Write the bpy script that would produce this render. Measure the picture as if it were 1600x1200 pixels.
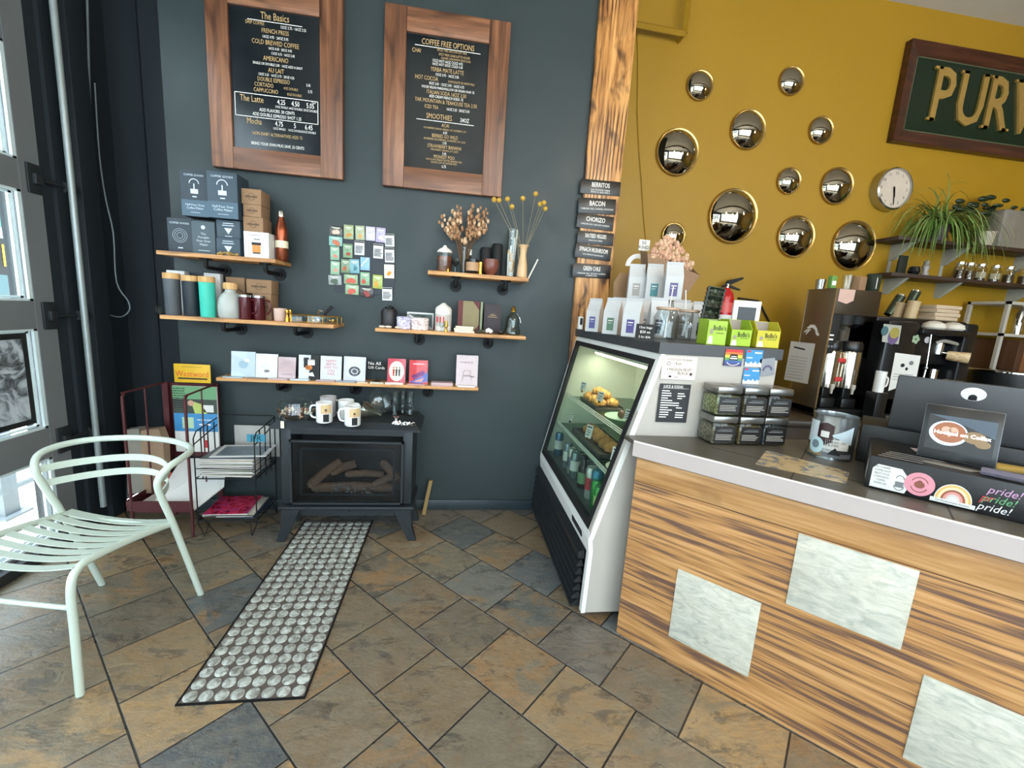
import bpy, bmesh, math, random
from mathutils import Vector, Matrix
from math import radians as R, pi, sin, cos
random.seed(7)
S = bpy.context.scene
for o in list(bpy.data.objects): bpy.data.objects.remove(o)
C = S.collection
# ---------------------------------------------------------------- camera
H, F = 1.43, 670.27
YAW, PITCH, ROLL = .142453769, .167867045, -.0661719
fw = Vector((sin(YAW)*cos(PITCH), cos(YAW)*cos(PITCH), -sin(PITCH)))
r0 = Vector((cos(YAW), -sin(YAW), 0)); d0 = fw.cross(r0)
rt = r0*cos(ROLL) + d0*sin(ROLL); dn = d0*cos(ROLL) - r0*sin(ROLL)
cam = bpy.data.objects.new('camera', bpy.data.cameras.new('camera')); C.objects.link(cam)
cam.data.sensor_width = 36; cam.data.lens = 36*F/1600; cam.data.clip_start = .02
cam.matrix_world = Matrix(((rt.x,-dn.x,-fw.x,0),(rt.y,-dn.y,-fw.y,0),(rt.z,-dn.z,-fw.z,H),(0,0,0,1)))
S.camera = cam
def P(px, py, ax, v):
    "world point on the plane axis=v seen at a pixel of the 1600x1200 photograph"
    r = rt*((px-800)/F) + dn*((py-600)/F) + fw
    c = Vector((0,0,H)); return c + r*((v-c[ax])/r[ax])
def depth(p): return (Vector(p)-Vector((0,0,H))).dot(fw)
# ---------------------------------------------------------------- world, light, exposure
YW, YF, XL, ZC = 2.915, 3.45, -2.09, 4.04       # dark wall, yellow wall, door wall, ceiling
w = bpy.data.worlds.new('daylight'); S.world = w; w.use_nodes = True
bg = w.node_tree.nodes['Background']; bg.inputs[0].default_value = (.78,.89,1,1); bg.inputs[1].default_value = 9.2
def area(name, loc, rot, sx, sy, power, col=(1,1,1), portal=False):
    l = bpy.data.lights.new(name,'AREA'); l.shape='RECTANGLE'; l.size=sx; l.size_y=sy; l.energy=power; l.color=col
    o = bpy.data.objects.new(name,l); C.objects.link(o); o.location=loc; o.rotation_euler=rot
    if portal: l.cycles.is_portal = True
    return o
area('door_daylight', (XL-.12,-.2,1.75), (0,R(-90),0), 3.4, 5.6, 1, portal=True)
area('street_daylight', (1.4,-3.62,1.9), (R(90),0,0), 6.4, 2.9, 1, portal=True)
sun=bpy.data.objects.new('sun',bpy.data.lights.new('sun','SUN')); C.objects.link(sun); sun.data.energy=26; sun.data.angle=.02; sun.rotation_euler=(R(32),0,0)
S.view_settings.view_transform='Standard'; S.view_settings.look='None'
S.view_settings.exposure=.1; S.view_settings.gamma=1; S.view_settings.use_curve_mapping=False
# ---------------------------------------------------------------- materials
def hexc(h):
    h=h.lstrip('#'); v=[int(h[i:i+2],16)/255 for i in (0,2,4)]
    return tuple([(c/12.92 if c<=.04045 else ((c+.055)/1.055)**2.4) for c in v])+(1,)
class N:
    def __init__(s, name):
        s.m=bpy.data.materials.new(name); s.m.use_nodes=True; s.t=s.m.node_tree; s.b=s.t.nodes['Principled BSDF']
    def n(s, typ, **kw):
        x=s.t.nodes.new(typ)
        for k,v in kw.items(): setattr(x,k,v)
        return x
    def l(s,a,b): s.t.links.new(a,b)
    def set(s, node, key, v):
        i=node.inputs[key]
        if isinstance(v, bpy.types.NodeSocket): s.l(v,i)
        else: i.default_value=v
    def math(s, op, a, b=0, c=0):
        x=s.n('ShaderNodeMath',operation=op); s.set(x,0,a); s.set(x,1,b); s.set(x,2,c); return x.outputs[0]
    def coord(s, scale=(1,1,1), rot=(0,0,0), loc=(0,0,0), kind='Object'):
        c=s.n('ShaderNodeTexCoord'); m=s.n('ShaderNodeMapping'); s.l(c.outputs[kind],m.inputs[0])
        m.inputs['Scale'].default_value=scale; m.inputs['Rotation'].default_value=rot; m.inputs['Location'].default_value=loc
        return m.outputs[0]
    def noise(s, vec, scale=5, detail=4, rough=.55, dist=0):
        x=s.n('ShaderNodeTexNoise'); s.l(vec,x.inputs['Vector']); x.inputs['Scale'].default_value=scale
        x.inputs['Detail'].default_value=detail; x.inputs['Roughness'].default_value=rough; x.inputs['Distortion'].default_value=dist
        return x.outputs[0]
    def ramp(s, fac, stops, const=False):
        x=s.n('ShaderNodeValToRGB'); s.l(fac,x.inputs[0]); e=x.color_ramp.elements
        if const: x.color_ramp.interpolation='CONSTANT'
        while len(e)<len(stops): e.new(.5)
        for i,(p,c) in enumerate(stops): e[i].position=p; e[i].color=hexc(c) if isinstance(c,str) else (c,c,c,1)
        return x.outputs[0]
    def mix(s, fac, a, b, mode='MIX'):
        x=s.n('ShaderNodeMix',data_type='RGBA',blend_type=mode); s.set(x,0,fac)
        for k,v in ((6,a),(7,b)): s.set(x,k,hexc(v) if isinstance(v,str) else v)
        return x.outputs[2]
    def bump(s, h, strength=.3, dist=.01):
        x=s.n('ShaderNodeBump'); s.l(h,x.inputs['Height']); x.inputs['Strength'].default_value=strength; x.inputs['Distance'].default_value=dist
        s.l(x.outputs[0],s.b.inputs['Normal'])
    def out(s, col=None, rough=None, metal=None, spec=None, coat=None):
        for k,v in (('Base Color',col),('Roughness',rough),('Metallic',metal),('Specular IOR Level',spec),('Coat Weight',coat)):
            if v is not None: s.set(s.b,k,hexc(v) if isinstance(v,str) else v)
        return s.m
_m={}
def mat(name, col='#808080', r=.5, m=0, var=.12, vs=14, bump=0, coat=0, emit=0, spec=.5, stretch=(1,1,1)):
    if name in _m: return _m[name]
    n=N(name); v=n.coord(stretch); f=n.noise(v,vs,3)
    c=hexc(col); a=tuple(min(1,x*(1+var)) for x in c[:3])+(1,); b=tuple(x*(1-var) for x in c[:3])+(1,)
    n.out(n.mix(f,b,a), r, m, spec, coat)
    if bump: n.bump(n.noise(v,vs*4,3),bump,.004)
    if emit:
        n.b.inputs['Emission Color'].default_value=c; n.b.inputs['Emission Strength'].default_value=emit
    _m[name]=n.m; return n.m
def glass(name, tint='#ffffff', gloss=.0, fr=1.45):
    if name in _m: return _m[name]
    n=N(name); t=n.n('ShaderNodeBsdfTransparent'); t.inputs[0].default_value=hexc(tint)
    g=n.n('ShaderNodeBsdfGlossy'); g.inputs['Roughness'].default_value=.02+gloss
    lw=n.n('ShaderNodeLayerWeight'); lw.inputs[0].default_value=.5
    fz=n.math('ADD',n.math('MULTIPLY',n.math('POWER',lw.outputs['Facing'],3.2),.55),((fr-1)/(fr+1))**2)
    x=n.n('ShaderNodeMixShader'); n.l(fz,x.inputs[0]); n.l(t.outputs[0],x.inputs[1]); n.l(g.outputs[0],x.inputs[2])
    o=[k for k in n.t.nodes if k.type=='OUTPUT_MATERIAL'][0]; n.l(x.outputs[0],o.inputs[0]); n.t.nodes.remove(n.b)
    _m[name]=n.m; return n.m
def wood(name, dark, mid, light, axis=0, scale=1, rough=.5, cont=1.0, knots=0, bump=.2, kdark='#2a160c'):
    if name in _m: return _m[name]
    n=N(name); sc=[22*scale]*3; sc[axis]=1.6*scale
    v=n.coord(tuple(sc)); a=n.noise(v,1.0,5,.6,.6); sc2=[90*scale]*3; sc2[axis]=3*scale
    b=n.noise(n.coord(tuple(sc2)),1,2,.6,.2)
    f=n.math('ADD',n.math('MULTIPLY',a,.72),n.math('MULTIPLY',b,.28))
    col=n.ramp(f,[(.5-.17*cont,dark),(.5,mid),(.5+.16*cont,light)])
    if knots:
        ks=[5.5*scale]*3; ks[axis]=2.6*scale
        k=n.noise(n.coord(tuple(ks),loc=(3,1,2)),1.6,2,.5,.4)
        col=n.mix(n.ramp(k,[(.60,0.0),(.60+.12/knots,1.0)]),col,kdark)
    n.out(col,rough); n.bump(f,bump,.003); _m[name]=n.m; return n.m
# ---------------------------------------------------------------- mesh builder
WM={}
class MB:
    def __init__(s): s.v=[];s.f=[];s.mi=[];s.mats=[];s.cur=0;s.M=Matrix()
    def use(s,m):
        if m not in s.mats: s.mats.append(m)
        s.cur=s.mats.index(m); return s
    def at(s,x=0,y=0,z=0,rz=0,rx=0,ry=0):
        s.M=Matrix.Translation((x,y,z))@Matrix.Rotation(rz,4,'Z')@Matrix.Rotation(rx,4,'X')@Matrix.Rotation(ry,4,'Y'); return s
    def add(s,vs,fs):
        k=len(s.v); s.v+= [s.M@Vector(p) for p in vs]; s.f+=[tuple(i+k for i in f) for f in fs]; s.mi+=[s.cur]*len(fs); return s
    def box(s,x0,x1,y0,y1,z0,z1,bev=0):
        vs=[(x0,y0,z0),(x1,y0,z0),(x1,y1,z0),(x0,y1,z0),(x0,y0,z1),(x1,y0,z1),(x1,y1,z1),(x0,y1,z1)]
        fs=[(3,2,1,0),(4,5,6,7),(0,1,5,4),(1,2,6,5),(2,3,7,6),(3,0,4,7)]
        if not bev: return s.add(vs,fs)
        b=bmesh.new(); q=[b.verts.new(p) for p in vs]
        for f in fs: b.faces.new([q[i] for i in f])
        bmesh.ops.bevel(b,geom=b.edges[:],offset=bev,segments=2,affect='EDGES',profile=.5)
        b.verts.index_update(); s.add([p.co[:] for p in b.verts],[[p.index for p in f.verts] for f in b.faces]); b.free(); return s
    def cbox(s,cx,cy,z0,w,d,h,bev=0): return s.box(cx-w/2,cx+w/2,cy-d/2,cy+d/2,z0,z0+h,bev)
    def sweep(s,pts,prof,closed=False,up=None,cap=True):
        "prof: function(i)->list of (a,b) section points"
        pts=[Vector(p) for p in pts]; n=len(pts); rings=[]; pn=None
        for i,p in enumerate(pts):
            if closed: t=pts[(i+1)%n]-pts[i-1]
            else: t=pts[min(i+1,n-1)]-pts[max(i-1,0)]
            t.normalize()
            if up is not None: nn=Vector(up)
            elif pn is None: nn=Vector((0,0,1)) if abs(t.z)<.9 else Vector((1,0,0))
            else: nn=pn
            nn=nn-t*nn.dot(t)
            if nn.length<1e-6: nn=t.orthogonal()
            nn.normalize(); pn=nn; bb=t.cross(nn)
            rings.append([p+bb*a+nn*b for a,b in prof(i)])
        m=len(rings[0]); vs=[q for r in rings for q in r]; fs=[]
        for i in range(n if closed else n-1):
            j=(i+1)%n
            for k in range(m): fs.append((i*m+k,i*m+(k+1)%m,j*m+(k+1)%m,j*m+k))
        if cap and not closed: fs+= [tuple(range(m))[::-1],tuple((n-1)*m+k for k in range(m))]
        return s.add(vs,fs)
    def tube(s,pts,r,n=8,closed=False):
        rr=r if isinstance(r,(list,tuple)) else [r]*len(pts)
        return s.sweep(pts,lambda i:[(rr[i]*cos(2*pi*k/n),rr[i]*sin(2*pi*k/n)) for k in range(n)],closed)
    def ribbon(s,pts,wd,th,up=(0,0,1),closed=False):
        return s.sweep(pts,lambda i:[(-wd/2,-th/2),(wd/2,-th/2),(wd/2,th/2),(-wd/2,th/2)],closed,up)
    def cyl(s,p,q,r0,r1=None,n=16): return s.tube([p,q],[r0,r0 if r1 is None else r1],n)
    def lathe(s,prof,n=24,c=(0,0,0),sx=1,sy=1):
        vs=[];fs=[];m=len(prof)
        for k in range(n):
            a=2*pi*k/n
            for r,z in prof: vs.append((c[0]+r*cos(a)*sx,c[1]+r*sin(a)*sy,c[2]+z))
        for k in range(n):
            j=(k+1)%n
            for i in range(m-1): fs.append((k*m+i,j*m+i,j*m+i+1,k*m+i+1))
        if prof[0][0]>1e-5: fs.append(tuple(k*m for k in range(n))[::-1])
        if prof[-1][0]>1e-5: fs.append(tuple(k*m+m-1 for k in range(n)))
        return s.add(vs,fs)
    def shell(s,prof,th,n=24,c=(0,0,0)):
        "open vessel with wall thickness"
        inn=[(max(r-th,.0003),z+(th if i==0 else 0)) for i,(r,z) in enumerate(prof)][::-1]
        p=[(0.0,prof[0][1])]+list(prof)+inn+[(0.0,prof[0][1]+th)]
        return s.lathe(p,n,c)
    def prism(s,poly,off):
        n=len(poly); o=Vector(off); vs=[Vector(p) for p in poly]+[Vector(p)+o for p in poly]
        fs=[tuple(range(n))[::-1],tuple(range(n,2*n))]+[(i,(i+1)%n,n+(i+1)%n,n+i) for i in range(n)]
        return s.add(vs,fs)
    def poly(s,pts): return s.add(pts,[tuple(range(len(pts)))])
    def ball(s,c,r,n=12,sz=1,sx=1,sy=1):
        pr=[(r*sin(pi*i/(n//2)),-r*cos(pi*i/(n//2))*sz) for i in range(n//2+1)]; pr[0]=(0,pr[0][1]); pr[-1]=(0,pr[-1][1])
        return s.lathe(pr,n,c,sx,sy)
    def disc(s,x,z,y,rx,rz=None,n=20,a0=0,a1=2*pi):
        rz=rx if rz is None else rz; full=abs(a1-a0-2*pi)<1e-6
        pts=[(x+rx*cos(a0+(a1-a0)*k/n),y,z+rz*sin(a0+(a1-a0)*k/n)) for k in range(n if full else n+1)]
        return s.poly(pts[::-1] if False else pts)
    def rect(s,x0,x1,z0,z1,y): return s.poly([(x0,y,z0),(x1,y,z0),(x1,y,z1),(x0,y,z1)])
    def arc(s,x,z,y,r0,r1,a0,a1,n=16,k=1):
        vs=[];fs=[]
        for i in range(n+1):
            a=a0+(a1-a0)*i/n
            vs+=[(x+r0*cos(a),y,z+r0*sin(a)*k),(x+r1*cos(a),y,z+r1*sin(a)*k)]
            if i: fs.append((2*i-2,2*i,2*i+1,2*i-1))
        return s.add(vs,fs)
    def text(s,str_,size,x,z,y,al='CENTER',sx=1,slant=0,ext=0,bold=0):
        cu=bpy.data.curves.new('t','FONT'); cu.body=str_; cu.size=size; cu.align_x=al; cu.align_y='CENTER'; cu.shear=slant; cu.resolution_u=2; cu.extrude=ext; cu.offset=bold*size
        o=bpy.data.objects.new('t',cu); me=bpy.data.meshes.new_from_object(o)
        s.add([(x+v.co.x*sx,y-v.co.z,z+v.co.y) for v in me.vertices],[tuple(p.vertices) for p in me.polygons])
        bpy.data.objects.remove(o); bpy.data.curves.remove(cu); bpy.data.meshes.remove(me); return s
    def scribble(s,x0,x1,z,y,h,n=None,gap=.25):
        "a line of unreadable small print as little word blocks"
        x=x0
        while x<x1-h:
            wd=min(random.uniform(1.2,4.5)*h,x1-x); s.rect(x,x+wd,z-h/2,z+h/2,y); x+=wd+h*.7
        return s
    def build(s,name,parent=None,world=False,angle=38,loc=None,rz=0):
        me=bpy.data.meshes.new(name)
        vs=s.v
        if world and parent is not None:
            I=WM[parent.name].inverted(); vs=[I@p for p in vs]
        if loc is not None:
            I=(Matrix.Translation(loc)@Matrix.Rotation(rz,4,'Z')); 
            if world: J=I.inverted(); vs=[J@p for p in vs]
        me.from_pydata([tuple(p) for p in vs],[],s.f)
        for m in s.mats: me.materials.append(m)
        me.polygons.foreach_set('material_index',s.mi); me.polygons.foreach_set('use_smooth',[True]*len(s.f))
        if name not in ('artwork','print','lettering'):
            q=bmesh.new(); q.from_mesh(me); bmesh.ops.recalc_face_normals(q,faces=q.faces[:]); q.to_mesh(me); q.free()
        me.update(); me.set_sharp_from_angle(angle=R(angle))
        o=bpy.data.objects.new(name,me); C.objects.link(o); o.parent=parent
        if loc is not None: o.location=loc; o.rotation_euler=(0,0,rz)
        return o
def tag(o,label,cat,group=None):
    o['label']=label; o['category']=cat
    if group: o['group']=group
    return o
def thing(name,label,cat,loc=(0,0,0),rz=0,group=None,rx=0,ry=0):
    o=bpy.data.objects.new(name,None); C.objects.link(o); o.empty_display_size=.05; o.location=loc; o.rotation_euler=(rx,ry,rz)
    WM[o.name]=Matrix.Translation(loc)@Matrix.Rotation(rz,4,'Z')@Matrix.Rotation(ry,4,'Y')@Matrix.Rotation(rx,4,'X')
    return tag(o,label,cat,group)
def struct(mb,name,parent=None,**k):
    o=mb.build(name,parent,**k)
    if parent is None: o['kind']='structure'
    return o
def B(m): return MB().use(m)
def one(mb,name,label,cat,loc,rz=0,group=None,world=False,angle=38):
    return tag(mb.build(name,loc=Vector(loc),rz=rz,world=world,angle=angle),label,cat,group)
# common materials
white=mat('white_paint','#e9ebea',.4); black=mat('black_plastic','#0d0f11',.35); blackm=mat('matte_black','#0b0c0d',.7)
steel=mat('steel','#b9b9b8',.22,1,.05); chrome=mat('chrome','#d8d8d8',.08,1,.03); brass=mat('brass','#c59a45',.25,1)
paper=mat('white_paper','#cdcdca',.7,0,.04); cream=mat('cream','#e7dcc0',.5); kraft=mat('kraft_cardboard','#8a6c50',.8,0,.1,30)
gls=glass('clear_glass','#f4f8f8'); glsd=glass('drinking_glass','#f8fbfb',0,1.5); chalk=mat('chalk_ink','#e6e4df',.8); gold=mat('gold_ink','#b99a68',.6)
ink=mat('dark_ink','#15161a',.7); grey=mat('grey_ink','#6d7072',.7); red=mat('red_ink','#b8282c',.6); pink=mat('pink_ink','#dfa3ab',.6)
iron=mat('black_iron','#1a1b1d',.55,.6)
# ================================================================ SETTING
# slate floor: 305 mm tiles in offset rows running at 46.4 degrees
n=N('slate_tiles'); T=.3047; th=R(46.4)
g=n.n('ShaderNodeNewGeometry').outputs['Position']; sep=n.n('ShaderNodeSeparateXYZ'); n.l(g,sep.inputs[0]); X,Y=sep.outputs[0],sep.outputs[1]
U=n.math('SUBTRACT',n.math('MULTIPLY',X,cos(th)),n.math('MULTIPLY',Y,sin(th)))
V=n.math('ADD',n.math('MULTIPLY',X,sin(th)),n.math('MULTIPLY',Y,cos(th)))
v=n.math('DIVIDE',n.math('SUBTRACT',V,.197),T); row=n.math('FLOOR',v)
u=n.math('ADD',n.math('DIVIDE',n.math('ADD',U,2.102),T),n.math('MULTIPLY',n.math('MODULO',n.math('ABSOLUTE',row),2),.5)); col=n.math('FLOOR',u)
cm=n.n('ShaderNodeCombineXYZ'); n.l(col,cm.inputs[0]); n.l(row,cm.inputs[1])
wn=n.n('ShaderNodeTexWhiteNoise',noise_dimensions='2D'); n.l(cm.outputs[0],wn.inputs['Vector'])
off=n.n('ShaderNodeVectorMath',operation='MULTIPLY_ADD'); n.l(wn.outputs['Color'],off.inputs[0]); off.inputs[1].default_value=(40,40,40); n.l(g,off.inputs[2])
sc=n.n('ShaderNodeVectorMath',operation='SCALE'); n.l(off.outputs[0],sc.inputs[0]); sc.inputs['Scale'].default_value=1
st=n.n('ShaderNodeMapping'); n.l(sc.outputs[0],st.inputs[0]); st.inputs['Rotation'].default_value=(0,0,.9); st.inputs['Scale'].default_value=(1,1.9,1)
big=n.noise(st.outputs[0],4.2,5,.62,.9); fine=n.noise(st.outputs[0],26,5,.7,.3); cleft=n.noise(st.outputs[0],6,8,.74,.5)
base=n.ramp(wn.outputs['Value'],[(0,'#6a6055'),(.13,'#434b50'),(.2,'#5c6367'),(.3,'#716956'),(.45,'#5f564a'),(.6,'#786850'),(.74,'#4c5455'),(.86,'#857254'),(1,'#695f52')])
rust=n.ramp(wn.outputs['Color'],[(0,'#9a7448'),(.5,'#6a5b48'),(1,'#ab8a5c')])
c1=n.mix(n.ramp(n.math('ADD',big,n.math('MULTIPLY',n.math('SUBTRACT',wn.outputs['Value'],.62),.22)),[(.45,0.0),(.55,.95)]),base,rust)
c2=n.mix(n.ramp(cleft,[(.36,.7),(.47,0.0)]),c1,'#303234')
mid=n.noise(st.outputs[0],13,6,.7,.5)
c3=n.mix(n.math('MULTIPLY',n.ramp(mid,[(.38,0.0),(.62,1.0)]),.38),c2,'#8d8575')
c3=n.mix(n.math('MULTIPLY',n.ramp(fine,[(.45,0.0),(.62,1.0)]),.28),c3,'#3a3631')
def edge(x): 
    f=n.math('FRACT',x); return n.math('MINIMUM',f,n.math('SUBTRACT',1,f))
ed=n.math('MINIMUM',edge(u),edge(v))
jm=n.n('ShaderNodeMapRange'); n.l(ed,jm.inputs[0]); jm.inputs[1].default_value=.006; jm.inputs[2].default_value=.014
c4=n.mix(jm.outputs[0],'#23211f',c3)
n.out(c4,n.ramp(cleft,[(.3,.2),(.7,.42)]),0,.6)
n.bump(n.math('ADD',n.math('ADD',n.math('MULTIPLY',cleft,.8),n.math('MULTIPLY',mid,.5)),n.math('MULTIPLY',jm.outputs[0],.6)),.7,.007)
struct(MB().use(n.m).box(XL-.02,7.6,-3.55,3.5,-.1,0),'floor')
# walls
n=N('dark_teal_paint'); v=n.coord(); n.out(n.mix(n.noise(v,3,4),'#273133','#2f3a3c'),n.ramp(n.noise(v,6,4),[(.3,.42),(.7,.55)]),0,.35); n.bump(n.noise(v,60,3),.12,.003); teal=n.m
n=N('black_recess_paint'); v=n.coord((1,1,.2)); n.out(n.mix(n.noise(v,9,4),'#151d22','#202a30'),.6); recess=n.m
n=N('mustard_paint'); v=n.coord(); n.out(n.mix(n.noise(v,2.5,4),'#8f6d06','#987409'),n.ramp(n.noise(v,5,3),[(.3,.5),(.7,.6)])); n.bump(n.noise(v,70,3),.1,.003); mustard=n.m
n=N('grey_ceiling'); v=n.coord(); n.out(n.mix(n.noise(v,12,4),'#b3b0a8','#bdbab2'),.9); ceilm=n.m
XC=-1.683                                     # corner where the teal wall ends
XP0,XP1=.80,1.045
struct(B(teal).box(XC,1.03,YW,YW+.5,0,ZC),'wall_back')
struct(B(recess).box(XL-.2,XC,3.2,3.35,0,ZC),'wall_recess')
struct(B(mustard).box(1.03,7.6,YF,YF+.12,0,ZC),'wall_yellow')
struct(B(mustard).box(7.5,7.62,-3.55,YF,0,ZC),'wall_right')
struct(B(ceilm).box(XL-.2,7.62,-3.6,3.6,ZC,ZC+.1),'ceiling')
b=B(mat('plaster','#8a8c88',.8)); 
for x0,x1,z0,z1 in ((XL-.2,-1.9,0,ZC),(5.3,7.6,0,ZC),(-1.9,5.3,0,.45),(-1.9,5.3,3.35,ZC),(-.25,-.05,.45,3.35),(1.6,1.8,.45,3.35),(3.4,3.6,.45,3.35)): b.box(x0,x1,-3.6,-3.48,z0,z1)
struct(b,'wall_front')
struct(B(mat('beam_dark','#4a4742',.8)).box(-1.9,7.4,.9,1.05,ZC-.16,ZC),'trim_6')
b=B(gls).box(-1.9,5.3,-3.55,-3.545,.45,3.35); struct(b,'window_1')
# baseboard
struct(B(mat('dark_base','#283439',.4)).box(XC,.66,YW-.014,YW,0,.075,.003),'baseboard_back')
# burnt plank capping the end of the teal wall
n=N('burnt_plank'); v=n.coord((9,9,1.1)); gr=n.noise(v,2.2,4,.6,1.0); n2=n.noise(n.coord((3.2,1,2.0)),3.4,2,.5,.3); n3=n.noise(n.coord((70,70,2.5)),1,2)
col=n.ramp(gr,[(.35,'#8a5a2c'),(.5,'#b98347'),(.65,'#cf9c5f')]); col=n.mix(n.ramp(n3,[(.4,.35),(.5,0.0)]),col,'#6b3d1b')
blotch=n.ramp(n2,[(.55,0.0),(.68,.95)]); up=n.ramp(n.math('ADD',n.noise(n.coord((1,1,.6)),1.3,1),n.math('MULTIPLY',n.n('ShaderNodeSeparateXYZ').outputs[2],0)),[(.3,.4),(.6,1.0)])
col=n.mix(n.math('MULTIPLY',blotch,up),col,'#2a1206')
wv=n.n('ShaderNodeTexWave',wave_type='BANDS',bands_direction='X'); n.l(n.coord((1,1,.22)),wv.inputs[0]); wv.inputs['Scale'].default_value=11; wv.inputs['Distortion'].default_value=9; wv.inputs['Detail'].default_value=1.5; wv.inputs['Detail Scale'].default_value=.8
msk=n.ramp(n.noise(n.coord((1.2,1,.9),loc=(5,0,.4)),2.1,2),[(.46,0.0),(.56,.9)])
col=n.mix(n.math('MULTIPLY',n.ramp(wv.outputs[0],[(.6,0.0),(.8,1.0)]),msk),col,'#3a1808')
n.out(col,.42); n.bump(gr,.2,.003)
b=B(n.m).box(XP0,XP1,YW-.03,YW,1.0,ZC,.003); o=struct(b,'trim_1')
# ---- garage door
doorm=mat('door_grey_paint','#6e7376',.45,0,.1,6); gask=mat('door_white_gasket','#cfe0e4',.35)
drt=bpy.data.objects.new('door_1',None); C.objects.link(drt); drt['kind']='structure'; WM['door_1']=Matrix()
pans=[(1.30,2.491),(.10,1.20),(-1.10,0.0),(-2.30,-1.20)]; zr=[(.07,.505),(.666,1.185),(1.324,1.852),(1.99,2.50),(2.64,3.16)]
b=B(doorm); x0,x1=XL-.05,XL
ys=[-2.45]+[q for p in reversed(pans) for q in p]+[2.60]
zs=[0.0]+[q for p in zr for q in p]+[3.3]
for i in range(0,len(ys),2): b.box(x0,x1,ys[i],ys[i+1],.02,3.3)
for j in range(0,len(zs),2):
    for p in pans: b.box(x0+.002,x1-.002,p[0],p[1],max(zs[j],.02),zs[j+1])
b.build('door_frame',drt)
for p in pans:
    for q in zr:
        f=B(gask)
        for k,(wd,xo) in enumerate(((.018,x1-.004),(.016,x1-.026))):
            o1=.022*k
            y0,y1,z0,z1=p[0]+o1,p[1]-o1,q[0]+o1*.6,q[1]-o1*.6
            f.box(xo-.012,xo,y0,y0+wd,z0,z1).box(xo-.012,xo,y1-wd,y1,z0,z1).box(xo-.012,xo,y0,y1,z0,z0+wd*.6).box(xo-.012,xo,y0,y1,z1-wd*.6,z1)
        f.build('gasket',drt)
        B(gls).box(x0+.012,x0+.016,p[0],p[1],q[0],q[1]).build('pane',drt)
# hinge rollers on the door edge
for z in (.58,1.25,1.92):
    b=B(mat('roller_grey','#2c3033',.5,.4)); b.box(XL,XL+.012,2.52,2.60,z-.07,z+.07,.004).cyl((XL+.02,2.56,z),(XL+.02,2.72,z),.009).cyl((XL+.02,2.7,z-.0),(XL+.02,2.73,z),.028)
    b.box(XL,XL+.03,2.54,2.58,z-.025,z+.025,.004); b.build('hinge',drt)
# door wall and jamb
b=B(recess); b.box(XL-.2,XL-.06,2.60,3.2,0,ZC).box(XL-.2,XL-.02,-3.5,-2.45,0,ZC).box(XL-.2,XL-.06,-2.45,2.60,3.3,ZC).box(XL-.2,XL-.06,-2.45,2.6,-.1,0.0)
struct(b,'wall_left')
jm_=mat('jamb_dark','#1e262b',.5,.1)
b=B(jm_).box(XL-.06,XL+.0,2.605,2.66,0,3.4).box(XL-.06,XL+.05,2.78,2.90,0,3.6,.004).box(XL-.06,XL+.02,2.66,2.78,0,3.6); struct(b,'trim_2')
b=B(mat('track_metal','#8f9a9b',.35,.3)).tube([(XL+.06,2.70,.12),(XL+.06,2.70,3.7)],.016,10); struct(b,'trim_3')
b=B(mat('sill_dark','#2b3032',.5)).box(XL-.03,XL+.05,-2.45,2.62,0,.055,.006); struct(b,'trim_4')
b=B(jm_)                                      # vertical battens in the dark recess
for x in (-1.98,-1.86,-1.77): b.box(x,x+.02,3.185,3.2,0,ZC)
struct(b,'trim_5')
# loose cables in the corner
cab=mat('cable_grey','#6f7c80',.5)
def cable(pts,label,r=.006):
    q=[P(x,y,1,Y) for x,y,Y in pts]; out=[]
    for i in range(len(q)-1):
        a,b_,c_,d_=q[max(i-1,0)],q[i],q[i+1],q[min(i+2,len(q)-1)]
        for t in (0,.25,.5,.75): out.append(.5*((2*b_)+(c_-a)*t+(2*a-5*b_+4*c_-d_)*t*t+(3*b_-a-3*c_+d_)*t**3))
    out.append(q[-1]); one(B(cab).tube(out,r,6),'hanging_cable',label,'cable',out[-1],world=True)
cable([(136,0,2.98),(140,150,2.98),(146,300,2.98),(156,410,2.98),(157,500,2.98),(162,590,2.98),(172,640,2.98),(178,668,2.98)],'thick grey cable hanging straight down the dark corner by the door')
cable([(148,130,3.0),(155,240,3.0),(165,310,3.0),(177,365,3.0),(182,440,3.0),(200,470,3.0),(202,485,3.0),(190,495,3.0),(172,492,3.0),(155,480,3.0),(140,465,3.0)],'thin grey cable curling into a loop in the dark corner',.004)
# ---- outside
n=N('bright_pavement'); v=n.coord(); n.out(n.mix(n.noise(v,5,5),'#b5aea4','#d6cfc4'),.8)
struct(B(n.m).box(-30,XL-.2,-25,30,-.2,-.1),'floor_outside')
railm=mat('rail_grey','#5d666b',.45,.4)
rr=thing('metal_railing','grey metal railing with square posts on the pavement outside the glass door','railing',(-2.75,2.9,-.1))
px=-2.85
for y in (3.02,1.2,-.6,4.84):
    p=B(railm).box(px-.05,px+.05,y-.05,y+.05,-.1,.98).box(px-.09,px+.09,y-.09,y+.09,-.1,-.085); p.build('post',rr,world=True)
b=B(railm)
for z in (.05,.2,.35,.5,.65,.8,.95): b.box(px-.012,px+.012,-2,5.5,z,z+.03)
b.build('rail',rr,world=True)
fac=thing('building','pale building front across the street seen through the glass door','building',(-12.5,8,0))
B(mat('pale_facade','#c9cccb',.8)).box(-12.6,-12.2,-14,26,-.1,7).build('wall',fac,world=True)
b=B(mat('facade_glass','#27464a',.2))
for k in range(9): B(mat('facade_glass')).box(-12.2,-12.15,-13+k*4.2,-10.6+k*4.2,.6,2.3).build('window',fac,world=True)
B(mat('facade_band','#2f6f63',.6)).box(-12.22,-12.1,-14,26,2.75,3.1).build('sign_band',fac,world=True)
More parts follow.
